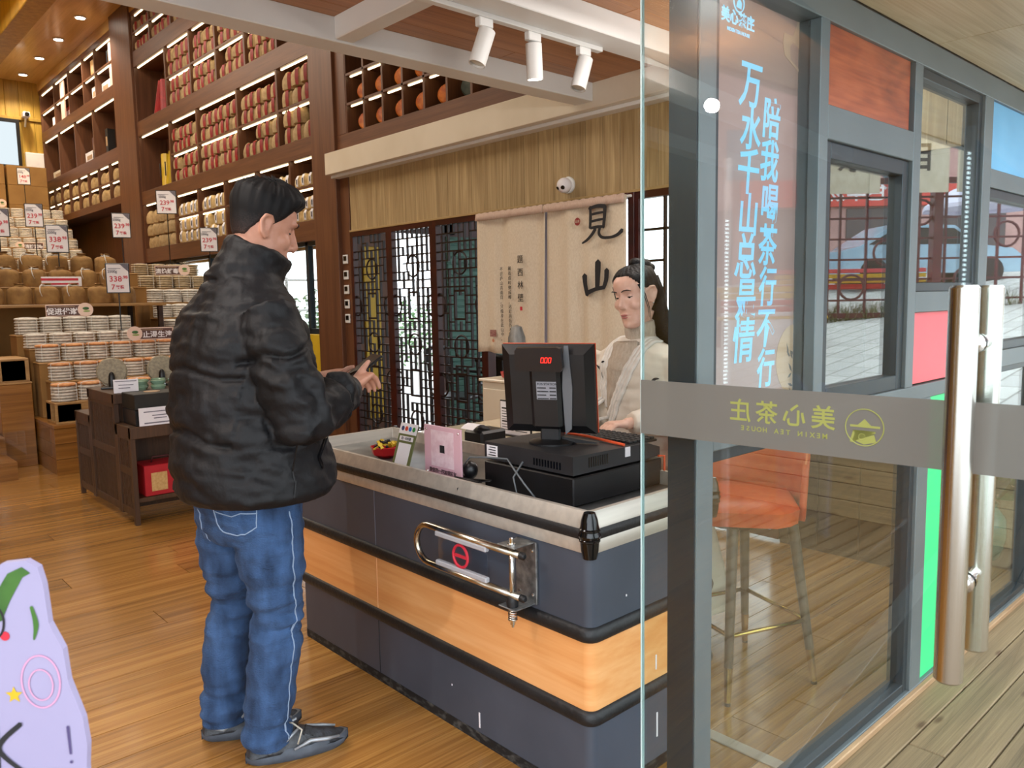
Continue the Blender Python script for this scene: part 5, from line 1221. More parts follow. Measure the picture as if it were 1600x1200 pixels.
curt('seal_print', text_mesh('山水', .022), linen_m, o, 3.635, 1.905).location.x = CXF-.001
for i, c in enumerate('题西林壁'): curt('poem_title', text_mesh(c, .062, off=.0004), ink_m, cA, 4.20, 1.68-.092*i)
curt('red_seal', B((-.012, -.014, 0), (.012, .014, .0006)), redink_m, cA, 4.195, 1.33)
for q, (col, yy) in enumerate((('横看成岭侧成峰，远近高低各不同。', 4.315), ('不识庐山真面目，只缘身在此山中。', 4.405))):
    for i, c in enumerate(col): curt('poem_writing', text_mesh(c, .034), ink_m, cA, yy, 1.62-.0345*i)
curt('red_seal', B((-.035, -.026, 0), (.035, .026, .0006)), mat('seal_brown', '#7d4a44', '#a57a72', (90, 90, 90), rough=.7), cA, 4.51, 1.145); curt('red_seal', MB().lathe([(.013, 0), (.013, .0006)], 12), mat('seal_orange', '#c08060', None, rough=.7), cA, 4.51, 1.09)

# ------------------------------------------------------------------ dome camera and track spots
t = thing('dome_camera', 'white dome camera on the ash panelling above the curtain', 'camera', (4.045, 3.80, 2.17))
ob('base', MB().lathe([(.055, 0), (.058, .012), (.055, .02)], 20, (0, 0, 0), (-1, 0, 0)).mesh(30), white_m, t)
ob('ball', MB().sphere((-.05, 0, -.005), .052, 18, 12).mesh(True), paper_m, t)
ob('lens', MB().lathe([(.014, 0), (.014, .012), (.004, .014)], 14, (-.083, -.02, -.02), (-.75, -.35, -.5)), gloss_m, t); ob('lens', MB().lathe([(.012, 0), (.012, .01), (.004, .012)], 14, (-.088, .018, -.022), (-.75, .25, -.5)), gloss_m, t)
t = thing('light_track', 'white ceiling track carrying three spotlights', 'light track', (2.6, 2.71, 2.64)); ob('track', B((-.9, -.018, -.022), (.52, .018, 0), .002), white_m, t)
for i, (x, dx, dy, lab) in enumerate(((2.36, -.35, .1, 'left white track spotlight tilted to the left'), (2.655, .1, .06, 'middle white track spotlight with its lit lens showing'), (3.0, -.32, .05, 'right white track spotlight tilted to the left'))):
    s_ = thing('track_spotlight', lab, 'spotlight', (x, 2.71, 2.618), group='track spotlights')
    ob('adapter', B((-.045, -.017, -.04), (.035, .017, 0), .004), white_m, s_)
    ob('yoke', MB().tube([(0, 0, -.04), (0, 0, -.075)], .008, 8), white_m, s_)
    d = Vector((dx, dy, -1)).normalized(); p = Vector((0, 0, -.075))-d*.03
    ob('can', MB().lathe([(.03, 0), (.038, .004), (.038, .16), (.034, .16), (.034, .15)], 22, p, d, cap=False).lathe([(.001, .002), (.036, .002)], 22, p, d, cap=False).mesh(40), white_m, s_)
    ob('lens', MB().lathe([(.001, .149), (.034, .149)], 22, p, d, cap=False).mesh(), lamp_m if i == 1 else mat('dim_lens%d' % i, '#c9c4b8', None, rough=.2), s_)

# ------------------------------------------------------------------ bar stool inside the glass
orange_seat = mat('orange_leather', '#c9451a', '#d4551f', (30, 30, 30), rough=.42, bump=.1, bscale=(90, 90, 90))
t = thing('bar_stool', 'orange leather bar stool with dark legs and brass tips behind the glass', 'stool', (2.51, 1.525, 0), radians(215))
LR_ = Matrix.Rotation(radians(-55), 4, 'Z')
# local +x = front of the seat
ob('seat_cushion', MB().rings([[Vector(((.20+d)*c_, (.19+d)*s_, z)) if True else 0 for c_, s_ in [(max(-1, min(1, 1.18*cos(2*pi*j/24))), max(-1, min(1, 1.18*sin(2*pi*j/24)))) for j in range(24)]] for d, z in ((-.04, .60), (0, .61), (.005, .66), (-.02, .685), (-.12, .69))]).mesh(50), orange_seat, t)
rows = []
for i in range(17):
    a = -1.9+3.8*i/16; r = .215; h = .30*(.5+.5*cos(a*.83))**.8
    rows.append([(-r*cos(a)*(1+.15*q*cos(a)), r*1.02*sin(a)*(1+.05*q), .605+(.03+h)*q) for q in (0, .3, .6, 1)])
o = ob('back_shell', MB().grid(rows).mesh(True), orange_seat, t); md = o.modifiers.new('thickness', 'SOLIDIFY'); md.thickness = .022; md.offset = 0
ob('piping', MB().tube([Vector(r[-1]) for r in rows], .005, 6).mesh(True), mat('pale_piping', '#e07a48', None, rough=.4), t)
legm = mat('smoked_leg', '#3a342c', '#4a4238', (6, 6, 6), rough=.35)
for sx in (-1, 1):
    for sy in (-1, 1):
        l = ob('leg', MB().tube([(sx*.13, sy*.13, .60), (sx*.178, sy*.178, .13)], [.02, .015], 12).xf(LR_).mesh(40), legm, t)
        ob('brass_tip', MB().tube([(sx*.178, sy*.178, .13), (sx*.19, sy*.19, .012)], [.0152, .011], 12).xf(LR_).mesh(40), brass_m, l); ob('glide', MB().tube([(sx*.19, sy*.19, .012), (sx*.191, sy*.191, 0)], .011, 10).xf(LR_), black_m, l)
fr = [(.17, -.17), (.17, .17), (-.17, .17), (-.17, -.17)]
for i in range(4):
    a, b2 = fr[i], fr[(i+1) % 4]; ob('foot_rail', MB().tube([(a[0], a[1], .235), (b2[0], b2[1], .235)], .008, 8).xf(LR_).mesh(True), brass_m, t)
ob('seat_base', MB().lathe([(.15, .585), (.17, .60)], 20), black_m, t)

# ------------------------------------------------------------------ plant and crate beyond the right pane
pp = thing('potted_plant', 'green potted plant in a ribbed glass vase behind the right pane', 'plant', (4.55, 1.31, 0))
ob('vase', MB().lathe([(.06, 0), (.075, .02), (.1, .12), (.095, .22), (.05, .28), (.06, .30), (.05, .30), (.04, .27), (.004, .26)], 20).mesh(40), celadon_m, pp)
b = MB(); leaves(b, (0, 0, .5), .2, 70, .13, random.Random(4), 1.0); ob('leaves', b, leaf_m, pp); ob('stem', MB().tube([(0, 0, .25), (.01, 0, .55)], .008, 6), leaf_m, pp)
cr = thing('plywood_crate', 'pale plywood crate beside the potted plant', 'crate', (5.15, 1.25, .0))
ob('box', B((-.35, -.09, 0), (.4, .12, .62), .004), soffit_m, cr); ob('notice', B((-.3, -.094, .3), (-.18, -.089, .42)), paper_m, cr)
ob('corner_batten', B((-.36, -.1, 0), (-.32, -.088, .62), .002), ply_m, cr)

# ------------------------------------------------------------------ cut-out board in the left foreground
fb = thing('cutout_board', 'white cut-out welcome board with doodles at the left picture edge', 'sign', (.03, 1.24, 0))
U = Vector((.737, -.675, 0)); V = Vector((0, 0, 1)); O = Vector((.152, 1.14, 0))
outl = [(-.34, .55), (.105, .55), (.110, .82), (.113, .85), (.110, .885), (.095, .935), (.092, .976), (.077, 1.01), (.074, 1.06), (.069, 1.082), (.055, 1.091), (.026, 1.088), (.008, 1.075), (-.03, 1.02), (-.09, 1.05), (-.2, 1.1), (-.3, 1.02), (-.36, .8)]
o = ob('board', MB().prism(outl, -.010, O, U, V), mat('lilac_white_board', '#8f88a8', '#9a93b2', (3, 3, 3), rough=.5), fb, world=True)
def doodle(n, b_, m, u=0, z=0):
    q = ob(n, b_, m, fb); frame(q, O+U*u+V*z+U.cross(V)*.0008, U, V); q.matrix_parent_inverse = wm(fb).inverted()
k = MB(); stroke(k, [(-.01, -.045), (-.006, 0), (-.004, .038), (.012, .045), (.022, .03), (.018, .008), (-.002, -.004)], [.003]*7); doodle('letter_print', k, ink_m, .0, .99)
k = MB(); stroke(k, [(-.012, -.03), (-.01, .03)], [.004, .004]); stroke(k, [(.02, .03), (-.01, -.002), (.02, -.035)], [.006, .007, .005]); doodle('letter_print', k, ink_m, .012, .85)
k = MB(); stroke(k, [(0, .03), (.001, -.006)], [.004, .003]); stroke(k, [(.001, -.016), (.0012, -.0175)], [.004, .004]); doodle('letter_print', k, mat('violet_ink', '#4a3f6a', None, rough=.6), .091, .845)
doodle('star_print', MB().prism([(.011*(1 if i % 2 == 0 else .45)*sin(pi*i/5), .011*(1 if i % 2 == 0 else .45)*cos(pi*i/5)) for i in range(10)], .0004), yellow_m, .027, .918)
pinkd = mat('pink_doodle', '#c88fb0', None, rough=.6)
k = MB(); stroke(k, [(.024*cos(a), .034*sin(a)) for a in [2*pi*i/16 for i in range(17)]], [.0022]*17); stroke(k, [(.015*cos(a), -.004+.02*sin(a)) for a in [2*pi*i/12 for i in range(13)]], [.0018]*13); doodle('ring_print', k, pinkd, .062, .935)
doodle('leaf_print', MB().prism([(-.03, -.035), (-.018, -.03), (-.006, -.005), (.012, .025), (.022, .03), (.012, .038), (-.006, .03), (-.026, 0)], .0004), leaf_m, .038, 1.045); doodle('berry_print', MB().lathe([(.006, 0), (.006, .0004)], 12), redink_m, .022, .995)
k = MB(); stroke(k, [(0, .022), (.004, 0), (0, -.02)], [.004, .007, .002]); doodle('leaf_print', k, leaf_m, .058, 1.01)
ob('leg', B((-.06, 1.235, 0), (-.03, 1.265, .6), .003), ply_m, fb, world=True); ob('leg', B((.18, 1.13, 0), (.2, 1.15, .6), .003), ply_m, fb, world=True); ob('foot', B((-.15, 1.12, 0), (.24, 1.3, .03), .004), ply_m, fb, world=True)

# ================================================================== outside, seen mirrored in the glass
fn = thing('board_fence', 'low pine board fence at the end of the deck', 'fence', (4.8, -.6, 0))
fbm = B((0, 0, 0), (.028, 3.1, .105), .004).mesh()
for i in range(7): ob('fence_board', fbm, fence_m, fn, (0, -1.6+.0, .108*i))
for y in (-1.5, 0, 1.4): ob('post', B((.028, y, 0), (.09, y+.07, .78), .003), fence_m, fn)
m, tt, out = nt('plaza_brick'); bs = N(tt, 'BsdfPrincipled'); tt.links.new(bs.outputs[0], out.inputs[0]); bs.inputs['Roughness'].default_value = .7
bt = N(tt, 'TexBrick'); bt.inputs['Color1'].default_value = (.55, .55, .54, 1); bt.inputs['Color2'].default_value = (.66, .66, .64, 1); bt.inputs['Mortar'].default_value = (.28, .28, .27, 1); bt.inputs['Scale'].default_value = 1; bt.inputs['Mortar Size'].default_value = .012; bt.inputs['Brick Width'].default_value = .6; bt.inputs['Row Height'].default_value = .3
tt.links.new(coords(tt, (1, 1, 1), False), bt.inputs['Vector']); tt.links.new(bt.outputs[0], bs.inputs['Base Color'])
gz = lambda x: max(-.02, .106*(x-5.5))
struct('plaza_slope', MB().add([(5.2, -30, -.03), (30, -30, gz(30)), (30, 1.0, gz(30)), (5.2, 1.0, -.03), (5.2, -30, -.4), (30, -30, -.4), (30, 1.0, -.4), (5.2, 1.0, -.4)], [(0, 1, 2, 3), (7, 6, 5, 4), (0, 4, 5, 1), (1, 5, 6, 2), (2, 6, 7, 3), (3, 7, 4, 0)]), m, 'paved plaza sloping up beyond the deck')
struct('plaza_left', B((-40, -3.2, -.4), (-4.0, 30, -.12)), m, 'paved plaza left of the deck')
struct('plaza', B((-40, -40, -.4), (5.2, -3.2, -.12)), m, 'paved plaza in front of the shop')
# lattice pavilion with hanging cloths
pv = thing('lattice_pavilion', 'dark red lattice pavilion screen mirrored in the window glass', 'pavilion', (14, -4.4, .9), math.atan2(.67, .74))
plum = mat('plum_lacquer', '#4a1420', '#5a1c28', (3, 3, 3), rough=.4)
for x in (-.45, 1.55, 3.55): ob('post', B((x, -.09, -.2), (x+.16, .09, 3.2), .005), plum, pv)
for a, b2 in (((-.3, -.05, .05), (3.6, .05, .14)), ((-.3, -.05, 2.4), (3.6, .05, 2.5))): ob('rail', B(a, b2, .004), plum, pv)
for i in range(8): ob('lattice_bar', B((-.1+.47*i, -.02, .14), (-.06+.47*i, .02, 2.4)), plum, pv)
for i in range(6): ob('lattice_bar', B((-.3, -.02, .35+.36*i), (3.55, .02, .385+.36*i)), plum, pv)
for x, z in ((.15, .6), (.75, 1.2), (1.35, 1.9), (2.2, .7), (2.9, 1.5)): ob('lattice_ring', MB().ring((x, 0, z), .22, .024, (1, 0, 0), (0, 0, 1), 16, 5).mesh(True), plum, pv)
cl_ = mat('hanging_cloth', '#b5aa96', '#c2b8a6', (6, 6, 6), rough=.8)
for i, c in enumerate('茶目庄'):
    n = thing('hanging_cloth', ('cream hanging cloth with a tea character over the left of the pavilion', 'cream hanging cloth with a square character in the pavilion middle', 'cream hanging cloth at the far end of the pavilion')[i], 'hanging cloth', (13.3+.74*(1.15*i), -4.0+.67*(1.15*i), 3.05), math.atan2(.67, .74), 'cloths on the pavilion')
    ob('cloth', B((-.5, -.01, 0), (.5, .01, .95)), cl_, n); o = ob('lettering', text_mesh(c, .5, off=.01), ink_m, n); o.matrix_basis = Matrix.Translation((0, .014, .55)) @ Matrix.Rotation(pi, 4, 'Z') @ Matrix.Rotation(pi/2, 4, 'X')
    ob('hanger', MB().tube([(-.5, 0, .95), (.5, 0, .95)], .02, 6), plum, n)
    ob('tie', MB().tube([(0, 0, .95), (.05, -.35, .1)], .01, 5), plum, n)
bn = thing('park_bench', 'red and yellow slatted park bench mirrored in the window', 'bench', (11.3, -3.85, gz(11.3)), math.atan2(.67, .74))
for i, mm in enumerate((yellow_m, yellow_m, red_m, red_m)): ob('back_slat', B((-1.3, -.02, .82-.1*i), (.3, .02, .9-.1*i), .006), mm, bn)
for i, mm in enumerate((yellow_m, red_m, yellow_m)): ob('seat_slat', B((-1.3, .05+.13*i, .42), (.3, .16+.13*i, .46), .006), mm, bn)
for x in (-1.2, .2): ob('leg', MB().tube([(x, .42, 0), (x, .36, .25), (x, .42, .42), (x, .02, .44), (x, -.02, .9)], .035, 8), black_m, bn); ob('leg', MB().tube([(x, .04, 0), (x, .06, .44)], .035, 8), black_m, bn)
bn2 = thing('park_bench', 'red and yellow park bench standing behind the pavilion screen', 'bench', (15.6, -5.0, gz(15.6)), math.atan2(.67, .74))
for i, mm in enumerate((redpanel_m, yellow_m, yellow_m, red_m)): ob('back_slat', B((-1.5, -.02, .72-.1*i), (1.5, .02, .8-.1*i), .006), mm, bn2)
ob('seat_slat', B((-1.5, .05, .40), (1.5, .4, .44), .006), red_m, bn2)
for x in (-1.3, 1.3): ob('leg', B((x, 0, 0), (x+.06, .4, .42), .004), black_m, bn2)
b = MB(); r_ = random.Random(8)
for i in range(500):
    s_ = r_.uniform(-.4, 3.4); q = r_.uniform(-.3, .1); p = Vector((13.9+.74*s_+.67*q*-1, -4.5+.67*s_+.74*q, 0)); p.z = gz(p.x); h = r_.uniform(.2, .42); dx, dy = r_.uniform(-.2, .2), r_.uniform(-.2, .2)
    b.add([p+Vector((-.02, 0, 0)), p+Vector((.02, 0, 0)), p+Vector((dx, dy, h))], [(0, 1, 2)])
tag(ob('grass_tufts', b, grass_m), 'long grass tufts along the foot of the pavilion screen', 'grass', kind='stuff')
bl = thing('shop_building', 'shop building across the plaza with a red sign board', 'building', (24, -9, gz(24)), math.atan2(.67, .74))
pk = mat('pink_render', '#b58d8a', '#c19a96', (2, 2, 2), rough=.8)
ob('wall', B((-7, -3, -.5), (24, -.2, 6.5)), pk, bl); ob('roof', MB().prism([(-7.5, 6.5), (24.5, 6.5), (23, 7.6), (-6, 7.6)], 3.4, (0, .2, 0), (1, 0, 0), (0, 0, 1)), mat('grey_roof', '#6a6a70', None, rough=.7), bl)
for i in range(12): ob('window', B((-6+2.4*i, -.22, 2.9), (-4.6+2.4*i, -.16, 4.4), .01), mat('sky_window%d' % i, '#6d8796', None, rough=.1), bl)
for i in range(10): ob('shop_front', B((-5.5+2.8*i, -.22, -.3), (-3.4+2.8*i, -.15, 2.0), .01), mat('shop_glass%d' % i, '#4d4448', None, rough=.15), bl)
sg = ob('sign_board', B((-3.2, -.15, 2.05), (3.4, .02, 2.85), .01), mat('coral_sign', '#d0463f', None, rough=.5), bl)
o = ob('sign_lettering', text_mesh('特色羊汤店', .62, off=.01), paper_m, sg); o.matrix_basis = Matrix.Translation((.3, .03, 2.45)) @ Matrix.Rotation(pi, 4, 'Z') @ Matrix.Rotation(pi/2, 4, 'X')
car = thing('parked_car', 'pale blue car parked beyond the pavilion', 'car', (20.4, -5.6, gz(20.4)-.05), math.atan2(.67, .74))
cb_ = mat('pale_blue_paint', '#8fb0c8', '#9abcd2', (2, 2, 2), rough=.2, coat=.6)
prof = [(-2.1, .3), (2.1, .3), (2.15, .65), (1.9, .85), (1.1, .95), (.5, 1.4), (-.9, 1.45), (-1.7, .95), (-2.1, .85)]
ob('body', MB().prism(prof, 1.6, (0, .8, 0), (1, 0, 0), (0, 0, 1)).mesh(), cb_, car)
ob('side_window', MB().prism([(1.0, .96), (.48, 1.33), (-.85, 1.37), (-1.5, .98)], 1.63, (0, .815, 0), (1, 0, 0), (0, 0, 1)), gloss_m, car)
for x in (-1.35, 1.35): ob('wheel', MB().lathe([(.1, -.84), (.32, -.84), (.34, -.8), (.34, .8), (.32, .84), (.1, .84)], 20, (x, 0, .33), (0, 1, 0)).mesh(30), rubber_m, car)
um = thing('parasol', 'white market parasol on the plaza', 'parasol', (18.2, -3.4, gz(18.2)))
ob('canopy', MB().lathe([(1.25, 1.7), (1.25, 1.78), (.7, 2.1), (.05, 2.35)], 8, cap=False).mesh(), mat('parasol_white', '#d8d6ea', None, rough=.8), um); ob('pole', MB().tube([(0, 0, 0), (0, 0, 2.3)], .03, 8), white_m, um); ob('base', MB().lathe([(.3, 0), (.3, .06), (.05, .1)], 14), black_m, um)
# ================================================================== people
import numpy as np
skin_m = mat('skin', '#b9836a', '#c4907a', (30, 30, 30), rough=.5, bump=.03, bscale=(220, 220, 220))
skin_m.node_tree.nodes['Principled BSDF'].inputs['Subsurface Weight'].default_value = .12
skin_m.node_tree.nodes['Principled BSDF'].inputs['Subsurface Radius'].default_value = (.012, .005, .003)
skinw_m = mat('fair_skin', '#d2a690', '#dcb3a0', (30, 30, 30), rough=.45, bump=.03, bscale=(220, 220, 220))
skinw_m.node_tree.nodes['Principled BSDF'].inputs['Subsurface Weight'].default_value = .12
skinw_m.node_tree.nodes['Principled BSDF'].inputs['Subsurface Radius'].default_value = (.012, .005, .003)
hair_m = mat('black_hair', '#070607', '#171210', (160, 30, 160), rough=.5, spec=.35, bump=.5, bscale=(240, 40, 240))
lip_m = mat('lips', '#a8605a', '#b46c66', (60, 60, 60), rough=.4)
puffer_m = mat('black_puffer_nylon', '#0b0b0d', '#121114', (5, 5, 5), rough=.58, bump=.4, bscale=(30, 30, 22), spec=.3)
denim_m = mat('blue_denim', '#18304f', '#3f608e', (20, 20, 7), detail=9, rough=.9, lo=.3, hi=.74, bump=.5, bscale=(150, 150, 260))
cream_puff_m = mat('cream_padded_cloth', '#cfc4b4', '#dad0c2', (7, 7, 7), rough=.6, bump=.4, bscale=(24, 24, 14))
knit_m = mat('beige_knit', '#b3a390', '#c0b19e', (90, 90, 20), rough=.9, bump=.4, bscale=(160, 160, 60))

def remesh(b, vox, it=3):
    me = b.mesh(); o = bpy.data.objects.new('tmp', me); COL.objects.link(o)
    m1 = o.modifiers.new('r', 'REMESH'); m1.mode = 'VOXEL'; m1.voxel_size = vox; m1.adaptivity = 0
    if it: m2 = o.modifiers.new('s', 'SMOOTH'); m2.factor = .5; m2.iterations = it
    dg = bpy.context.evaluated_depsgraph_get(); r = bpy.data.meshes.new_from_object(o.evaluated_get(dg)); bpy.data.objects.remove(o); bpy.data.meshes.remove(me)
    r.shade_smooth(); return r
def arr(me):
    n = len(me.vertices); co = np.empty(n*3); me.vertices.foreach_get('co', co); no = np.empty(n*3); me.vertices.foreach_get('normal', no); return co.reshape(-1, 3), no.reshape(-1, 3)
def setco(me, co): me.vertices.foreach_set('co', co.ravel()); me.update()
def nz(co, s, seed=0, oct=2):
    return np.array([noise.fractal(Vector((p[0]*s[0]+seed, p[1]*s[1]+seed*.7, p[2]*s[2])), 1.0, 2.0, oct, noise_basis='PERLIN_ORIGINAL') for p in co])
def ell(cx, cy, z, a, b, k=24, tilt=(0, 0), e=2.2):
    out = []
    for j in range(k):
        c, s = cos(2*pi*j/k), sin(2*pi*j/k); c = math.copysign(abs(c)**(2/e), c); s = math.copysign(abs(s)**(2/e), s)
        out.append((cx+a*c, cy+b*s, z+tilt[0]*c*a+tilt[1]*s*b))
    return out
def bvh_of(me): return BVHTree.FromPolygons([v.co for v in me.vertices], [tuple(p.vertices) for p in me.polygons])
def ribbon_on(bv, pts, w, lift=.003, side=None, thick=.003, n=5, w1=None):
    """ribbon lying on a surface along a list of nearby points"""
    P = []
    for a, b in zip(pts[:-1], pts[1:]):
        for i in range(n): P.append(Vector(a).lerp(Vector(b), i/n))
    P.append(Vector(pts[-1])); rs = []; H = []
    for p in P:
        loc, nn, _, _ = bv.find_nearest(p); H.append((loc, nn))
    for i, (l, nn) in enumerate(H):
        d = (H[min(i+1, len(H)-1)][0]-H[max(i-1, 0)][0]); d = d.normalized() if d.length > 1e-6 else Vector((0, 0, 1)); s = nn.cross(d).normalized()*((w if w1 is None else w+(w1-w)*i/(len(H)-1))/2); u = nn*lift; v = nn*(lift+thick)
        rs.append([l-s-nn*.004, l-s*.9+v, l+s*.9+v, l+s-nn*.004])
    return MB().rings(rs)
HEADR = [(-.126, .070, .030, .018), (-.118, .086, .012, .034), (-.104, .092, -.006, .046), (-.085, .091, -.03, .055), (-.065, .092, -.052, .061), (-.042, .091, -.07, .066), (-.02, .089, -.083, .070), (.0, .087, -.091, .073), (.02, .084, -.097, .0745), (.04, .089, -.1, .076), (.06, .089, -.1, .0765), (.08, .081, -.095, .073), (.098, .064, -.081, .062), (.112, .04, -.055, .044), (.119, .012, -.022, .018)]
def head(b, M, fem=False):
    """one head in local axes: x forward, y left, z up"""
    X = lambda p: M @ Vector(p)
    k = 28; rs = []; f = .95 if fem else 1.0
    for z, xf, xb, hw in HEADR:
        xc, a = (xf+xb)/2, (xf-xb)/2; q = hw*(f if z > -.05 else f*(.90 if fem else 1.04)); xf = xf-(.006 if fem and z < -.09 else 0)
        rs.append([X((xc+a*math.copysign(abs(cos(2*pi*j/k))**.92, cos(2*pi*j/k)), q*math.copysign(abs(sin(2*pi*j/k))**.9, sin(2*pi*j/k)), z)) for j in range(k)])
    core = MB().rings(rs); b.add(core.v, core.f)
    S = lambda p, r, sc: b.add(*(lambda q: ([M @ Vector(v) for v in q.v], q.f))(MB().sphere(p, r, 14, 9, sc)))
    ns = .74 if fem else 1.0
    nl = .004 if fem else 0
    nb = MB().tube([(.082, 0, .036), (.089-nl, 0, .018), (.0975-nl, 0, 0), (.107-nl, 0, -.019), (.100-nl, 0, -.032)], [.0075*ns, .0085*ns, .0105*ns, .0135*ns, .012*ns], 10); b.add([M @ Vector(v) for v in nb.v], nb.f)
    for s in (-1, 1):
        S((.0955, s*.0125*ns, -.029), .0085*ns, (1, 1, .9)); S((.056, s*.039*f, -.022), .030, (1, .95, .9)); S((.080-(.004 if fem else 0), s*.028, .040), .014 if not fem else .010, (.9, 2.0, .6))
        ear = MB().tube([(.012, s*.076*f, .018), (.002, s*.084*f, .032), (-.016, s*.090*f, .030), (-.024, s*.090*f, .008), (-.014, s*.085*f, -.018), (.002, s*.078*f, -.032), (.008, s*.074*f, -.024)], [.005, .006, .0065, .006, .0065, .0075, .005], 8)
        ear.sphere((-.006, s*.0775*f, .0), 1, 10, 7, (.017, .008, .03)); b.add([M @ Vector(v) for v in ear.v], ear.f)
    S((.0915, 0, -.060), 1, (.0075, .021, .0062)); S((.0905, 0, -.0705), 1, (.0078, .0175, .0066)); S((.082, 0, -.104), .018, (1, 1.2, .9))
    return core
def face_fix(me, M, fem):
    co, no = arr(me); Mi = np.array(M.inverted()); L = co @ Mi[:3, :3].T + Mi[:3, 3]; D = np.zeros_like(L)
    for s in (-1, 1):
        d = np.sqrt(((L[:, 0]-.086)/1.0)**2+((L[:, 1]-s*.031)/1.25)**2+((L[:, 2]-.016)/.85)**2); D[:, 0] -= .0085*np.exp(-(d/.0125)**2)
        d = np.sqrt((L[:, 0]-.10)**2+((L[:, 1]-s*.017))**2+((L[:, 2]+.04)*.7)**2); D[:, 0] -= .0015*np.exp(-(d/.008)**2)
        d = np.sqrt((L[:, 0]+.004)**2+(L[:, 1]-s*.09)**2+(L[:, 2]-.002)**2); D[:, 1] -= s*.006*np.exp(-(d/.009)**2)
    g = (L[:, 0] > .07) & (abs(L[:, 1]) < .026); D[:, 0] -= g*.003*np.exp(-((L[:, 2]+.0652)/.0022)**2)
    R3 = np.array(M)[:3, :3]; setco(me, co + D @ R3.T)
def hair_shell(core_me, M, thr, off, nm, parent, m, seed=1, na=72, nf=36, ctr=(-.008, 0, .005)):
    bv = bvh_of(core_me); c = M @ Vector(ctr); rows = []; R3 = M.to_3x3()
    for i in range(nf+1):
        ph = -80+170*i/nf; row = []
        for j in range(na):
            al = 360*j/na-180; d = R3 @ Vector((cos(radians(ph))*cos(radians(al)), cos(radians(ph))*sin(radians(al)), sin(radians(ph))))
            hit = bv.ray_cast(c, d); r = (hit[0]-c).length if hit[0] else .08
            t = max(0, min(1, (ph-thr(abs(al)))/9+.5)); t = t*t*(3-2*t)
            o_ = off(abs(al), ph)*(1+.16*sin(al*.35+seed+ph*.05)+.12*noise.noise(Vector((al*.05, ph*.06, seed)))*2)
            row.append(c+d*(r-.014*(1-t)+o_*t))
        rows.append(row)
    return ob(nm, MB().rings(rows).mesh(True), m, parent, world=True)
def hand(b, wrist, knk, across, curl, thumb, s=1.0, spread=1.0):
    """palm from wrist to knuckle centre, four bent fingers, thumb from the side of the palm; across = towards the index side, curl = bend direction"""
    w, k_ = Vector(wrist), Vector(knk); f = (k_-w).normalized(); a = Vector(across); a = (a-f*a.dot(f)).normalized(); c = Vector(curl); c = (c-f*c.dot(f)-a*c.dot(a)).normalized(); L = (k_-w).length
    rs = []
    for q, wd, th in ((-.3, .024, .02), (0, .027, .019), (.35, .036, .017), (.7, .042, .0155), (1.0, .041, .013), (1.08, .034, .009)):
        p = w+f*L*q; rs.append([p+a*cos(2*pi*j/12)*wd*s+c*sin(2*pi*j/12)*th*s for j in range(12)])
    b.rings(rs)
    for i, (o_, ln) in enumerate(((.031, .066), (.0105, .074), (-.0105, .070), (-.030, .056))):
        p = k_+a*o_*s*1.02-f*.008; seg = [ln*.45*s, ln*.32*s, ln*.26*s]; pts = [p]; ang = .25
        for q, l in enumerate(seg):
            ang += (.55, .7, .5)[q]*spread; pts.append(pts[-1]+(f*cos(ang)+c*sin(ang))*l)
        b.tube(pts, [.0092*s, .0088*s, .008*s, .0062*s], 8)
    b.tube([Vector(t) for t in thumb], [.0125*s, .0115*s, .0098*s, .0072*s], 8)

# ------------------------------------------------------------------ the man
HM = Matrix.Translation((1.072, 2.266, 1.622)) @ Matrix.Rotation(radians(-13), 4, 'Z') @ Matrix.Rotation(radians(20), 4, 'Y')
b = MB(); core = head(b, HM); corem = core.mesh()
nk = HM @ Vector((.0, 0, -.02)); b.tube([(1.0, 2.285, 1.36), (1.022, 2.28, 1.45), (1.038, 2.275, 1.52), HM @ Vector((-.022, 0, -.065)), nk], [.075, .060, .057, .056, .05], 16)
b.rings([ell(.985, 2.28, z, a_, b_) for z, a_, b_ in ((.78, .10, .15), (.95, .11, .15), (1.15, .11, .16), (1.32, .10, .17), (1.42, .07, .12), (1.46, .03, .05))])
LEGR = [(1.0, 2.185, .86), (1.015, 2.185, .48), (.995, 2.205, .27), (.988, 2.215, .06)]; LEGL = [(.97, 2.375, .86), (.975, 2.40, .48), (.955, 2.425, .27), (.945, 2.435, .06)]
for L in (LEGR, LEGL): b.tube(L, [.075, .052, .05, .04], 12)
SHR, ELR, WRR = (.99, 2.095, 1.365), (1.025, 1.985, 1.10), (1.262, 2.115, 1.135); SHL, ELL_, WRL = (.99, 2.475, 1.365), (1.06, 2.515, 1.12), (1.262, 2.34, 1.15)
for S_, E_, Wr in ((SHR, ELR, WRR), (SHL, ELL_, WRL)): b.tube([S_, E_, Wr], [.05, .04, .027], 10)
PHC = Vector((1.352, 2.205, 1.182)); pd = Vector((.125, -.02, .085)).normalized(); pn = Vector((-.55, .05, .83)); pn = (pn-pd*pn.dot(pd)).normalized(); pw = pd.cross(pn)   # phone axes
if pw.y > 0: pw = -pw                                                                                                                                                        # towards the camera side
hand(b, WRR, PHC+pw*.040-pd*.012-pn*.012, -pn*.2+pd*.9-pw*.1, -pw*.9-pn*.25, [PHC+pw*.040-pd*.055-pn*.005, PHC+pw*.050-pd*.02+pn*.008, PHC+pw*.044+pd*.012+pn*.014, PHC+pw*.030+pd*.034+pn*.014], .98)
hand(b, WRL, PHC-pw*.050-pd*.040-pn*.006, pd*.9, pw*.8-pn*.5, [PHC-pw*.045-pd*.07+pn*.004, PHC-pw*.04-pd*.045+pn*.016, PHC-pw*.028-pd*.02+pn*.018, PHC-pw*.012-pd*.004+pn*.015], .95, .8)
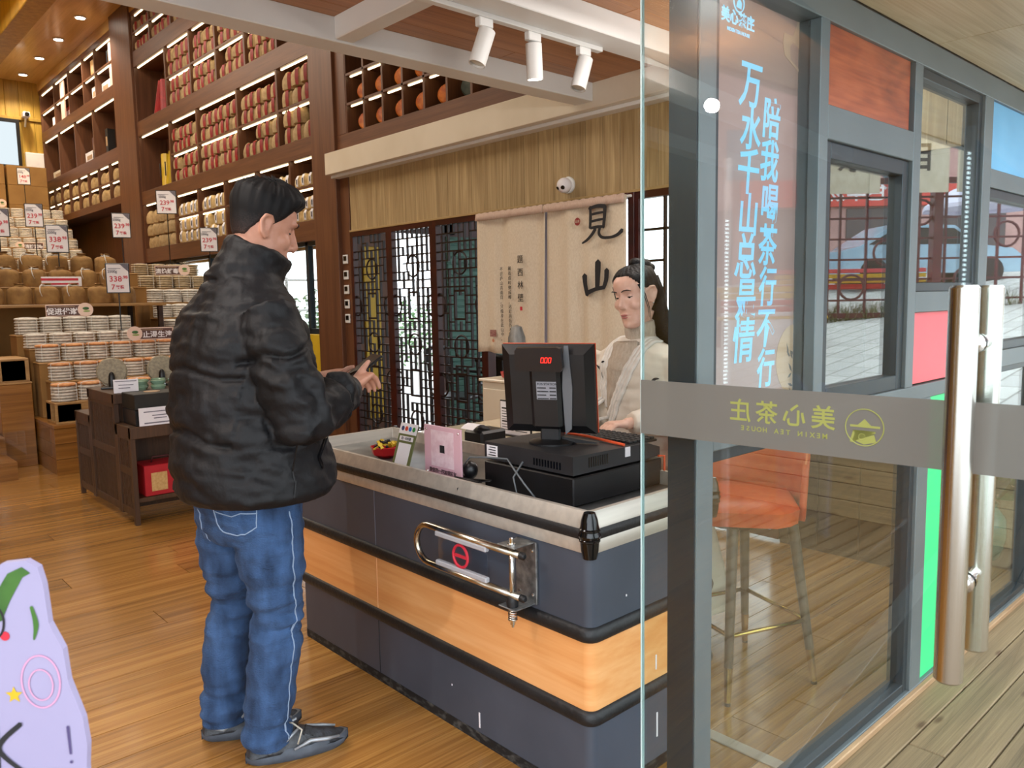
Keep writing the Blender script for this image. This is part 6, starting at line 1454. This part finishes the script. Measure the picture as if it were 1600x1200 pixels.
me = remesh(b, .0046, 2); face_fix(me, HM, False)
man = ob('person', me, skin_m); tag(man, 'man in a black puffer jacket and blue jeans looking at his phone at the counter', 'person')
MP = lambda n, me, m, par=man: ob(n, me, m, par, world=True)
# jacket
b = MB()
b.rings([ell(1.0, 2.240, .838, .205, .235), ell(1.0, 2.242, .862, .222, .248), ell(.997, 2.255, .95, .218, .245), ell(.995, 2.27, 1.08, .203, .236), ell(.995, 2.28, 1.22, .192, .228), ell(.998, 2.285, 1.32, .172, .222), ell(1.0, 2.285, 1.40, .142, .195), ell(1.012, 2.282, 1.455, .11, .14), ell(1.03, 2.278, 1.495, .09, .095)])
for S_, E_, Wr in ((SHR, ELR, WRR), (SHL, ELL_, WRL)):
    S_, E_, Wr = Vector(S_), Vector(E_), Vector(Wr); dn = Vector((0, 0, -.02))
    b.tube([S_+Vector((0, 0, .02)), S_.lerp(E_, .35), S_.lerp(E_, .75), E_+dn, E_.lerp(Wr, .35)+dn, E_.lerp(Wr, .7), Wr-(Wr-E_)*.08], [.078, .088, .088, .086, .082, .07, .05], 18)
for q, rad in ((0, .086), (1, .083)): pass
cn = Vector((.42, -.1, .9)).normalized(); cu = Vector((1, -.2, -.46)); cu = (cu-cn*cu.dot(cn)).normalized(); cv = cn.cross(cu)
b.rings([[Vector((1.020, 2.281, 1.462))+cn*h+(cu*cos(2*pi*j/22)+cv*sin(2*pi*j/22))*r for j in range(22)] for h, r in ((-.03, .115), (.02, .108), (.06, .102), (.102, .099), (.11, .092))])
jm = remesh(b, .0075, 2); co, no = arr(jm)
z = co[:, 2]; arm = np.zeros(len(co)); ax, ay = co[:, 0], co[:, 1]
sag = .022*np.sin(ax*9+ay*7)+.012*np.sin(ay*19)
inarm_ = lambda c: ((c[:, 1] < 2.07) & (c[:, 2] > 1.0)).astype(float)
disp = np.zeros(len(co))
for zs in (1.195, 1.02): disp -= .013*np.exp(-((z+sag-zs)/.009)**2)*(z < 1.4)*(1-inarm_(co))
disp += .006*np.abs(np.sin((z+sag-1.02)/.175*pi))**.6*(z > .84)*(z < 1.38)*(1-inarm_(co))
ER, WRv = np.array(ELR), np.array(WRR); fd = (WRv-ER)/np.linalg.norm(WRv-ER); tpar = (co-ER) @ fd; dist = np.linalg.norm(co-ER-np.outer(tpar, fd), axis=1)
inarm = (dist < .115) & (tpar > -.05) & (ay < 2.14); disp += inarm*(.008*np.sin(tpar*52+nz(co[:, :], (7, 7, 7), 3)*2.5)); disp -= inarm*.016*np.exp(-((tpar-.155)/.008)**2)
SRv = np.array(SHR); ud = (ER-SRv)/np.linalg.norm(ER-SRv); tu = (co-SRv) @ ud; du = np.linalg.norm(co-SRv-np.outer(tu, ud), axis=1); inu = (du < .12) & (tu > .0) & (tu < .27) & (ay < 2.12)
disp -= inu*.014*np.exp(-((tu-.13+.02*np.sin(ax*30))/.009)**2)
wr = nz(co, (7, 7, 16), 5, 3); disp += .012*wr; rid = 1-np.abs(nz(co @ np.array([[.8, .0, .6], [0, 1, 0], [-.6, 0, .8]]), (4, 6, 17), 11, 2)); disp += .010*(rid-.8)
disp *= np.clip((z-.835)/.03, .2, 1); setco(jm, co+no*disp[:, None])
jk = MP('jacket', jm, puffer_m); jb = bvh_of(jm)
MP('side_seam', ribbon_on(jb, [(1.0, 1.95, 1.02), (1.0, 1.93, .9), (1.0, 1.93, .85)], .004, -.001, thick=.002), mat('seam_black', '#050507', None, rough=.6), jk)
MP('pocket_zip', ribbon_on(jb, [(1.10, 1.97, 1.03), (1.125, 1.97, .98), (1.14, 1.98, .93)], .012, 0, thick=.003), gloss_m, jk); MP('zip_puller', ribbon_on(jb, [(1.116, 1.96, .992), (1.12, 1.96, .975)], .006, .004), chrome_m, jk)
MP('cuff', MB().tube([Vector(WRR)-(Vector(WRR)-Vector(ELR))*.14, Vector(WRR)-(Vector(WRR)-Vector(ELR))*.02], [.05, .045], 16).mesh(True), rubber_m, jk); MP('cuff', MB().tube([Vector(WRL)-(Vector(WRL)-Vector(ELL_))*.14, Vector(WRL)-(Vector(WRL)-Vector(ELL_))*.02], [.05, .045], 16).mesh(True), rubber_m, jk)
# jeans
b = MB(); b.rings([ell(.985, 2.275, z_, a_, b_) for z_, a_, b_ in ((.70, .12, .165), (.78, .148, .19), (.86, .148, .192), (.94, .135, .18))])
b.tube([(1.0, 2.19, .82), (1.008, 2.185, .66), (1.022, 2.186, .49), (1.008, 2.196, .34), (.99, 2.212, .16), (.985, 2.215, .075), (.985, 2.215, .05)], [.112, .102, .084, .078, .074, .078, .074], 20)
b.tube([(.97, 2.365, .82), (.972, 2.38, .66), (.975, 2.40, .49), (.958, 2.418, .34), (.945, 2.432, .16), (.94, 2.436, .085), (.94, 2.436, .06)], [.11, .10, .082, .076, .073, .077, .073], 20)
pmn = remesh(b, .007, 3); co, no = arr(pmn); z = co[:, 2]
kn = np.exp(-((z-.47)/.1)**2)+.9*np.exp(-((z-.12)/.07)**2)+.35*np.exp(-((z-.72)/.09)**2)
w_ = nz(co, (5, 5, 22), 2, 2); setco(pmn, co+no*(.016*w_*(.3+kn)+.007*nz(co, (9, 9, 34), 9, 2)*(kn+.15)+.012*(.75-np.abs(nz(co @ np.array([[.9, 0, .43], [0, 1, 0], [-.43, 0, .9]]), (4, 4, 15), 31, 2)))*(kn+.1)*-1)[:, None])
jn = MP('jeans', pmn, denim_m); jnb = bvh_of(pmn)
stitch_m = mat('pale_stitch', '#8fa3bd', None, rough=.8)
MP('side_seam', ribbon_on(jnb, [(1.03, 2.08, .80), (1.04, 2.075, .62), (1.05, 2.10, .48), (1.03, 2.12, .34), (1.02, 2.14, .16), (1.02, 2.14, .08)], .0028, .001, thick=.0012, n=14), stitch_m, jn)
pk_ = [(.835, 2.185, .845), (.842, 2.18, .76), (.872, 2.12, .735), (.925, 2.085, .765), (.93, 2.085, .85)]
MP('back_pocket', ribbon_on(jnb, pk_, .003, .0005, thick=.0015), stitch_m, jn); MP('pocket_stitch', ribbon_on(jnb, [(.84, 2.18, .815), (.87, 2.13, .805), (.89, 2.11, .815), (.93, 2.085, .812)], .003, 0, thick=.0012), stitch_m, jn); MP('back_seam', ribbon_on(jnb, [(.84, 2.275, .85), (.845, 2.28, .78), (.87, 2.285, .70)], .004, 0, thick=.0015), stitch_m, jn)
# shoes
shoe_m = mat('grey_trainer', '#24272b', '#3d4248', (60, 60, 60), rough=.45, bump=.3, bscale=(120, 120, 120)); overlay_m = mat('silver_overlay', '#8d9298', '#a9afb5', (20, 20, 20), rough=.3, metal=.3); sole_m = mat('dark_sole', '#3c424b', '#4e5560', (20, 20, 20), rough=.6)
def shoe(hx, hy, ang, par):
    M = Matrix.Translation((hx, hy, 0)) @ Matrix.Rotation(ang, 4, 'Z'); T = lambda q: q.xf(M)
    s = MP('shoe', T(MB().rings([[(x, y0+w*cos(a), max(.03, zt*max(0, sin(a))) if sin(a) > 0 else .03) for a in [2*pi*j/18 for j in range(18)]] for x, w, zt, y0 in ((-.017, .006, .04, 0), (-.012, .02, .06, 0), (-.006, .034, .088, 0), (.02, .038, .105, 0), (.06, .039, .112, 0), (.10, .041, .108, 0), (.15, .045, .088, .002), (.20, .047, .068, .004), (.245, .043, .056, .004), (.275, .03, .046, .004), (.288, .012, .038, .004))])).mesh(True), shoe_m, par)
    SO = []
    for i in range(19):
        t_ = i/18; x = -.02+.314*t_; w = .046*min(1, (sin(pi*min(1, max(0, t_*1.0)))**.42))*(.86+.2*t_) + .003; lift = .016*max(0, (t_-.8)/.2)**2+.006*max(0, (.1-t_)/.1)
        wob = .003*sin(x*70)
        SO.append([(x, .004*t_+sx_*(w+dw), zz) for sx_, dw, zz in ((-1, -.008, lift), (-1, .002, .012+lift), (-1, .003+wob*.4, .026+wob), (-1, -.006, .040+wob), (1, -.006, .040+wob), (1, .003+wob*.4, .026+wob), (1, .002, .012+lift), (1, -.008, lift))])
    MP('sole', T(MB().rings(SO)).mesh(40), sole_m, s)
    for sy in (-1, 1):
        MP('overlay', T(MB().tube([(.0, sy*.037, .06), (.05, sy*.041, .045), (.10, sy*.043, .075), (.14, sy*.030, .098)], [.004, .006, .006, .004], 6)).mesh(True), overlay_m, s); MP('overlay', T(MB().tube([(.12, sy*.046, .04), (.17, sy*.047, .058), (.22, sy*.044, .05), (.26, sy*.034, .045)], [.004, .006, .006, .004], 6)).mesh(True), overlay_m, s)
    for i in range(4): MP('lace', T(MB().tube([(.105+.024*i, -.026, .096-.012*i), (.112+.024*i, 0, .108-.013*i), (.119+.024*i, .026, .096-.012*i)], .0034, 6)).mesh(True), rubber_m, s)
    MP('lace_loop', T(MB().tube([(.11, -.01, .112), (.12, -.03, .118), (.145, -.05, .1), (.13, -.055, .06)], .0028, 6)).mesh(True), mat('pale_lace%.2f' % hx, '#b9b3a4', None, rough=.7), s)
shoe(.938, 2.232, math.atan2(-.326, .945), man); shoe(.893, 2.462, math.atan2(-.40, .91), man)
# hair, brow, ear-side beard shade
thr_m = lambda a: 40 if a < 38 else (40-(a-38)*1.05 if a < 72 else (4-(a-72)*1.0 if a < 84 else (-8+(a-84)*2.6 if a < 92 else (13-(a-92)*1.34 if a < 130 else -38-(a-130)*.04))))
off_m = lambda a, p: (.018+.014*max(0, cos(radians(a)))*max(0, min(1, (p-25)/15)))*max(0, min(1, (p-10)/34)) + .0035
fade, ft, fo = nt('black_hair_faded'); fb_ = N(ft, 'BsdfPrincipled'); ft.links.new(fb_.outputs[0], fo.inputs[0]); fb_.inputs['Roughness'].default_value = .65; fb_.inputs['Specular IOR Level'].default_value = .25
tcn = N(ft, 'TexCoord'); sx_ = N(ft, 'SeparateXYZ'); ft.links.new(tcn.outputs['Object'], sx_.inputs[0]); nn_ = N(ft, 'TexNoise'); nn_.inputs['Scale'].default_value = 260; ft.links.new(tcn.outputs['Object'], nn_.inputs['Vector'])
mr_ = N(ft, 'MapRange'); mr_.inputs[1].default_value = 1.56; mr_.inputs[2].default_value = 1.74; ft.links.new(sx_.outputs[2], mr_.inputs[0]); ad_ = N(ft, 'Math', operation='MULTIPLY_ADD'); ad_.inputs[1].default_value = .5; ft.links.new(nn_.outputs[0], ad_.inputs[0]); ft.links.new(mr_.outputs[0], ad_.inputs[2])
cc_ = ramp(ft, ad_.outputs[0], [(.3, '#6d5044'), (.55, '#2e2422'), (.8, '#0b090a')]); ft.links.new(cc_, fb_.inputs['Base Color'])
hs = hair_shell(corem, HM, thr_m, off_m, 'hair', man, fade, 2)
tuft = MB(); r_ = random.Random(2)
for i in range(700):
    al = radians(r_.uniform(-75, 75)) if r_.random() < .6 else radians(r_.uniform(-180, 180)); ph = radians(r_.uniform(36, 88)); d = Vector((cos(ph)*cos(al), cos(ph)*sin(al), sin(ph))); p = Vector((-.008, 0, .005))+Vector((d.x*.098, d.y*.082, d.z*.118)); q = Vector((d.x*.4-.9+.5*(al*al < .5), d.y*.7, .25+d.z*.5)).normalized()*r_.uniform(.02, .04)
    tuft.tube([HM @ (p+d*.006), HM @ (p+d*.012+q*.5), HM @ (p+d*.006+q)], [.0012, .0012, .0004], 4)
MP('hair_strands', tuft.mesh(True), hair_m, hs)
def brow(M, s, par, P, lift=0, th=.0030):
    P('eyebrow', MB().tube([M @ Vector(q) for q in ((.094, s*.013, .038+lift), (.0945, s*.026, .043+lift), (.089, s*.040, .0435+lift), (.080, s*.051, .038+lift))], [th, th*1.3, th*1.1, th*.5], 6, flat=.7).mesh(True), hair_m, par)
eye_m = mat('eye_white', '#d8d0c8', None, rough=.15); iris_m = mat('dark_iris', '#1a100b', None, rough=.1)
def eyes(M, par, P, sk, lid):
    for s in (-1, 1):
        c = Vector((.0655, s*.0305, .0155)); e = P('eyeball', MB().sphere((0, 0, 0), .0118, 14, 10).xf(M @ Matrix.Translation(c)).mesh(True), eye_m, par)
        P('iris', MB().sphere((.0072, 0, -.0042), .0063, 12, 8).xf(M @ Matrix.Translation(c)).mesh(True), iris_m, e)
        rows = [[M @ (c+Vector((cos(t)*cos(a), cos(t)*sin(a), sin(t)))*.0127) for a in [radians(-80+160*j/12) for j in range(13)]] for t in [radians(lid+(80-lid)*i/6) for i in range(7)]]
        P('eyelid', MB().grid(rows).mesh(True), sk, e)
        P('lashes', MB().tube([M @ (c+Vector((cos(radians(lid))*cos(a), cos(radians(lid))*sin(a)*1.04, sin(radians(lid))-.06*abs(sin(a))))*.0131) for a in [radians(-72+144*j/10) for j in range(11)]], [.0006]+[.0016]*9+[.0008], 5).mesh(True), hair_m, e)
for s in (-1, 1): brow(HM, s, man, MP)
eyes(HM, man, MP, skin_m, -22)
MP('lips', MB().sphere((.0935, 0, -.0602), 1, 14, 9, (.0062, .0195, .0045)).sphere((.0925, 0, -.070), 1, 14, 9, (.0065, .0165, .005)).xf(HM).mesh(True), mat('man_lips', '#a8695c', None, rough=.5), man)
ph = thing('smartphone', 'dark smartphone held in both hands of the man', 'phone', tuple(PHC))
def php(n, a, b2, c, m):
    q = ob(n, B(a, b2, c), m, ph); q.matrix_basis = Matrix(((pd.x, pw.x, pn.x, 0), (pd.y, pw.y, pn.y, 0), (pd.z, pw.z, pn.z, 0), (0, 0, 0, 1))); return q
php('case', (-.08, -.038, -.0045), (.08, .038, .0035), .003, black_m); php('screen', (-.077, -.035, .0033), (.077, .035, .0042), 0, mat('phone_screen', '#151a1c', None, rough=.08))

# ------------------------------------------------------------------ the woman
WX, WY = 2.56, 2.03
HW = Matrix.Translation((2.515, 2.002, 1.405)) @ Matrix.Rotation(radians(176), 4, 'Z') @ Matrix.Rotation(radians(14), 4, 'Y') @ Matrix.Rotation(radians(4), 4, 'X') @ Matrix.Diagonal((.97, 1.03, .945, 1))
b = MB(); corew = head(b, HW, True); corewm = corew.mesh()
b.tube([(2.58, 2.025, 1.16), (2.57, 2.02, 1.24), (2.55, 2.015, 1.30), HW @ Vector((-.025, 0, -.06))], [.06, .05, .047, .046], 14)
b.rings([ell(WX+.01, WY, z_, a_, b_) for z_, a_, b_ in ((.62, .09, .13), (.80, .10, .14), (.95, .085, .12), (1.08, .09, .13), (1.17, .075, .14), (1.22, .05, .09))])
for s in (-1, 1): b.tube([(WX, WY+s*.08, .66), (WX, WY+s*.085, .38), (WX+.01, WY+s*.085, .06)], [.07, .05, .035], 10); b.tube([(WX+.01, WY+s*.085, .05), (WX-.06, WY+s*.09, .03), (WX-.14, WY+s*.09, .025)], [.035, .032, .02], 8)
WSR, WER, WWR = (WX+.01, WY+.165, 1.15), (WX-.02, WY+.23, .93), (WX-.23, WY+.10, .90); WSL, WEL, WWL = (WX+.01, WY-.165, 1.15), (WX-.0, WY-.225, .93), (WX-.24, WY-.13, .92)
for S_, E_, Wr in ((WSR, WER, WWR), (WSL, WEL, WWL)): b.tube([S_, E_, Wr], [.04, .034, .023], 10)
for Wr, s in ((WWR, 1), (WWL, -1)):
    w = Vector(Wr); hand(b, w, w+Vector((-.075, -.01*s, .006)), (0, -s, 0), (0, 0, -1), [w+Vector((-.02, -s*.022, 0)), w+Vector((-.045, -s*.042, -.004)), w+Vector((-.07, -s*.05, -.012)), w+Vector((-.085, -s*.05, -.02))], .88, .45)
me = remesh(b, .0044, 2); face_fix(me, HW, True)
wom = ob('person', me, skinw_m); tag(wom, 'woman in a cream padded jacket standing behind the till', 'person')
WP = lambda n, me, m, par=wom: ob(n, me, m, par, world=True)
b = MB(); b.rings([ell(WX+.01, WY, z_, a_, b_) for z_, a_, b_ in ((.70, .165, .215), (.74, .168, .22), (.86, .15, .2), (.94, .14, .188), (1.03, .142, .195), (1.11, .135, .20), (1.175, .105, .18), (1.215, .075, .12), (1.235, .06, .075))])
for S_, E_, Wr in ((WSR, WER, WWR), (WSL, WEL, WWL)):
    S_, E_, Wr = Vector(S_), Vector(E_), Vector(Wr); b.tube([S_+Vector((0, 0, .01)), S_.lerp(E_, .5), E_, E_.lerp(Wr, .5), Wr-(Wr-E_)*.1], [.068, .072, .07, .064, .045], 16)
wj = remesh(b, .0075, 4); co, no = arr(wj); z = co[:, 2]
dsp = .007*nz(co, (8, 8, 20), 4, 3)+.007*(1-np.abs(nz(co, (5, 7, 15), 21, 2))-.8); dsp -= .012*np.exp(-((z-.80)/.009)**2)
setco(wj, co+no*dsp[:, None]); wjk = WP('jacket', wj, cream_puff_m); wb_ = bvh_of(wj)
trim_m = mat('cream_trim', '#d6d0c6', '#e2ddd4', (40, 40, 40), rough=.8, bump=.3, bscale=(90, 90, 90))
for k2 in range(3):
    o_ = .0165*k2
    WP('lapel_band', ribbon_on(wb_, [(WX+.03, WY-.072-o_, 1.235), (WX-.06, WY-.060-o_, 1.205), (WX-.12, WY-.038-o_, 1.13), (WX-.155, WY-o_, 1.03), (WX-.16, WY+.045-o_, .93), (WX-.16, WY+.07-o_, .87)], .0165, .002, thick=.006, n=8).mesh(True), trim_m, wjk)
    WP('lapel_band', ribbon_on(wb_, [(WX+.03, WY+.076+o_, 1.235), (WX-.06, WY+.070+o_, 1.205), (WX-.12, WY+.070+o_, 1.13), (WX-.155, WY+.070+o_, 1.03), (WX-.16, WY+.064+o_, .96)], .0165, .002, thick=.006, n=8).mesh(True), trim_m, wjk)
ins = ribbon_on(wb_, [(WX-.06, WY+.003, 1.215), (WX-.12, WY+.015, 1.13), (WX-.155, WY+.035, 1.03), (WX-.16, WY+.055, .95)], .135, .0045, thick=.002, n=8, w1=.02); WP('sweater_front', ins.mesh(True), knit_m, wjk)
for dy, dz in ((.0, 0), (.014, -.02), (-.012, -.03)): WP('tie_cord', MB().tube([(WX-.175, WY+.075, .90), (WX-.19, WY+.08+dy, .86), (WX-.185, WY+.082+dy, .80+dz), (WX-.178, WY+.085+dy*1.5, .755+dz)], .004, 6).mesh(True), trim_m, wjk)
WP('tie_knot', MB().sphere((WX-.172, WY+.075, .902), .012, 10, 8).mesh(True), trim_m, wjk)
def crane(p, s, par):
    l, nn, _, _ = wb_.find_nearest(Vector(p)); k3 = MB(); stroke(k3, [(-.03*s, .012*s), (-.008*s, .002*s), (.012*s, -.004*s), (.03*s, .012*s)], [.004*s, .010*s, .011*s, .003*s]); stroke(k3, [(.01*s, -.004*s), (.016*s, -.024*s), (.026*s, -.036*s)], [.005*s, .003*s, .0025*s]); stroke(k3, [(-.005*s, 0), (.012*s, .026*s), (.028*s, .03*s)], [.006*s, .01*s, .003*s])
    q = ob('crane_print', k3, ink_m, par); u2 = Vector((0, 0, 1)).cross(nn).normalized(); frame(q, l+nn*.004, u2, nn.cross(u2)); q.matrix_parent_inverse = wm(par).inverted()
crane((WX-.15, WY+.12, 1.11), 1.0, wjk); crane((WX-.15, WY-.17, 1.05), 1.2, wjk)
for zz in (.92, .80): l, nn, _, _ = wb_.find_nearest(Vector((WX-.2, WY-.06, zz))); WP('snap_button', MB().sphere(l+nn*.001, .005, 8, 6), ink_m, wjk)
tn = MB().rings([[Vector((x_, y_, z_))+Vector((r*cos(2*pi*j/20), r*sin(2*pi*j/20), .25*r*cos(2*pi*j/20)*-1*-1)) for j in range(20)] for x_, y_, z_, r in ((2.572, 2.022, 1.185, .085), (2.568, 2.02, 1.215, .066), (2.562, 2.018, 1.245, .060), (2.555, 2.016, 1.27, .062), (2.549, 2.014, 1.295, .060), (2.545, 2.013, 1.302, .052))])
WP('turtleneck', tn.mesh(True), knit_m)
b = MB(); b.rings([ell(WX+.03+.04*q, WY-.04-.03*q, z_, a_, b_, 32) for z_, a_, b_, q in ((.78, .15, .195, 0), (.6, .18, .225, 0), (.4, .21, .25, .5), (.2, .235, .275, 1), (.135, .24, .285, 1), (.13, .2, .25, 1), (.3, .17, .2, .5))])
sk = remesh(b, .009, 3); co, no = arr(sk); ang = np.arctan2(co[:, 1]-WY, co[:, 0]-WX); setco(sk, co+no*((.010*np.sin(ang*9+2*np.sin(ang*2))+.006*nz(co, (7, 7, 5), 8, 2))*np.clip((.8-co[:, 2])/.4, 0, 1))[:, None])
WP('skirt', sk, cream_puff_m)
for s in (-1, 1): WP('shoe', MB().rings([[(WX+.05-x, WY+s*.09+w*cos(2*pi*j/14), max(0, .028+h*sin(2*pi*j/14))) for j in range(14)] for x, w, h in ((0, .02, .025), (.02, .036, .05), (.1, .038, .05), (.17, .042, .036), (.225, .03, .028), (.24, .01, .015))]).mesh(True), paper_m)
thr_w = lambda a: 50 if a < 24 else (50-(a-24)*.68 if a < 78 else (14-(a-78)*.9 if a < 100 else -6-(a-100)*1.1))
off_w = lambda a, p: .007+.008*max(0, min(1, (p-30)/40))
hw_ = hair_shell(corewm, HW, thr_w, off_w, 'hair', wom, hair_m, 3)
bunb = MB()
for (x_, y_, z_, r) in ((-.066, 0, .115, .034), (-.092, .012, .095, .026), (-.045, -.01, .135, .022), (-.085, -.016, .125, .024), (-.104, -.004, .118, .018)): bunb.sphere((x_, y_, z_), r, 14, 10, (1, 1.15, .85))
WP('hair_bun', remesh(bunb.xf(HW), .004, 2), hair_m, hw_)
WP('hair_back', MB().rings([[HW @ Vector((x_+t*cos(2*pi*j/16), w*sin(2*pi*j/16), z_)) for j in range(16)] for z_, x_, t, w in ((.06, -.08, .03, .06), (0, -.085, .035, .066), (-.06, -.082, .036, .066), (-.14, -.085, .034, .07), (-.24, -.1, .028, .07), (-.32, -.11, .02, .06), (-.36, -.115, .008, .04))]).mesh(True), hair_m, hw_)
for s in (-1, 1):
    for q in range(2): WP('hair_strand', MB().tube([HW @ Vector(p) for p in ((.05-.008*q, s*.066, .055), (.040-.008*q, s*.0755, .01), (.034-.008*q, s*.0765, -.05), (.034-.006*q, s*.072, -.09-.012*q))], [.003, .0022, .0016, .0006], 6).mesh(True), hair_m, hw_)
for s in (-1, 1): brow(HW, s, wom, WP, 0, .0024); WP('ear_stud', MB().sphere(HW @ Vector((.004, s*.082, -.037)), .004, 10, 8).mesh(True), chrome_m)
eyes(HW, wom, WP, skinw_m, -14)
WP('lips', MB().sphere((.0938, 0, -.0602), 1, 16, 9, (.0062, .0185, .0048)).sphere((.0928, 0, -.0702), 1, 16, 9, (.0066, .0155, .0052)).xf(HW).mesh(True), lip_m)
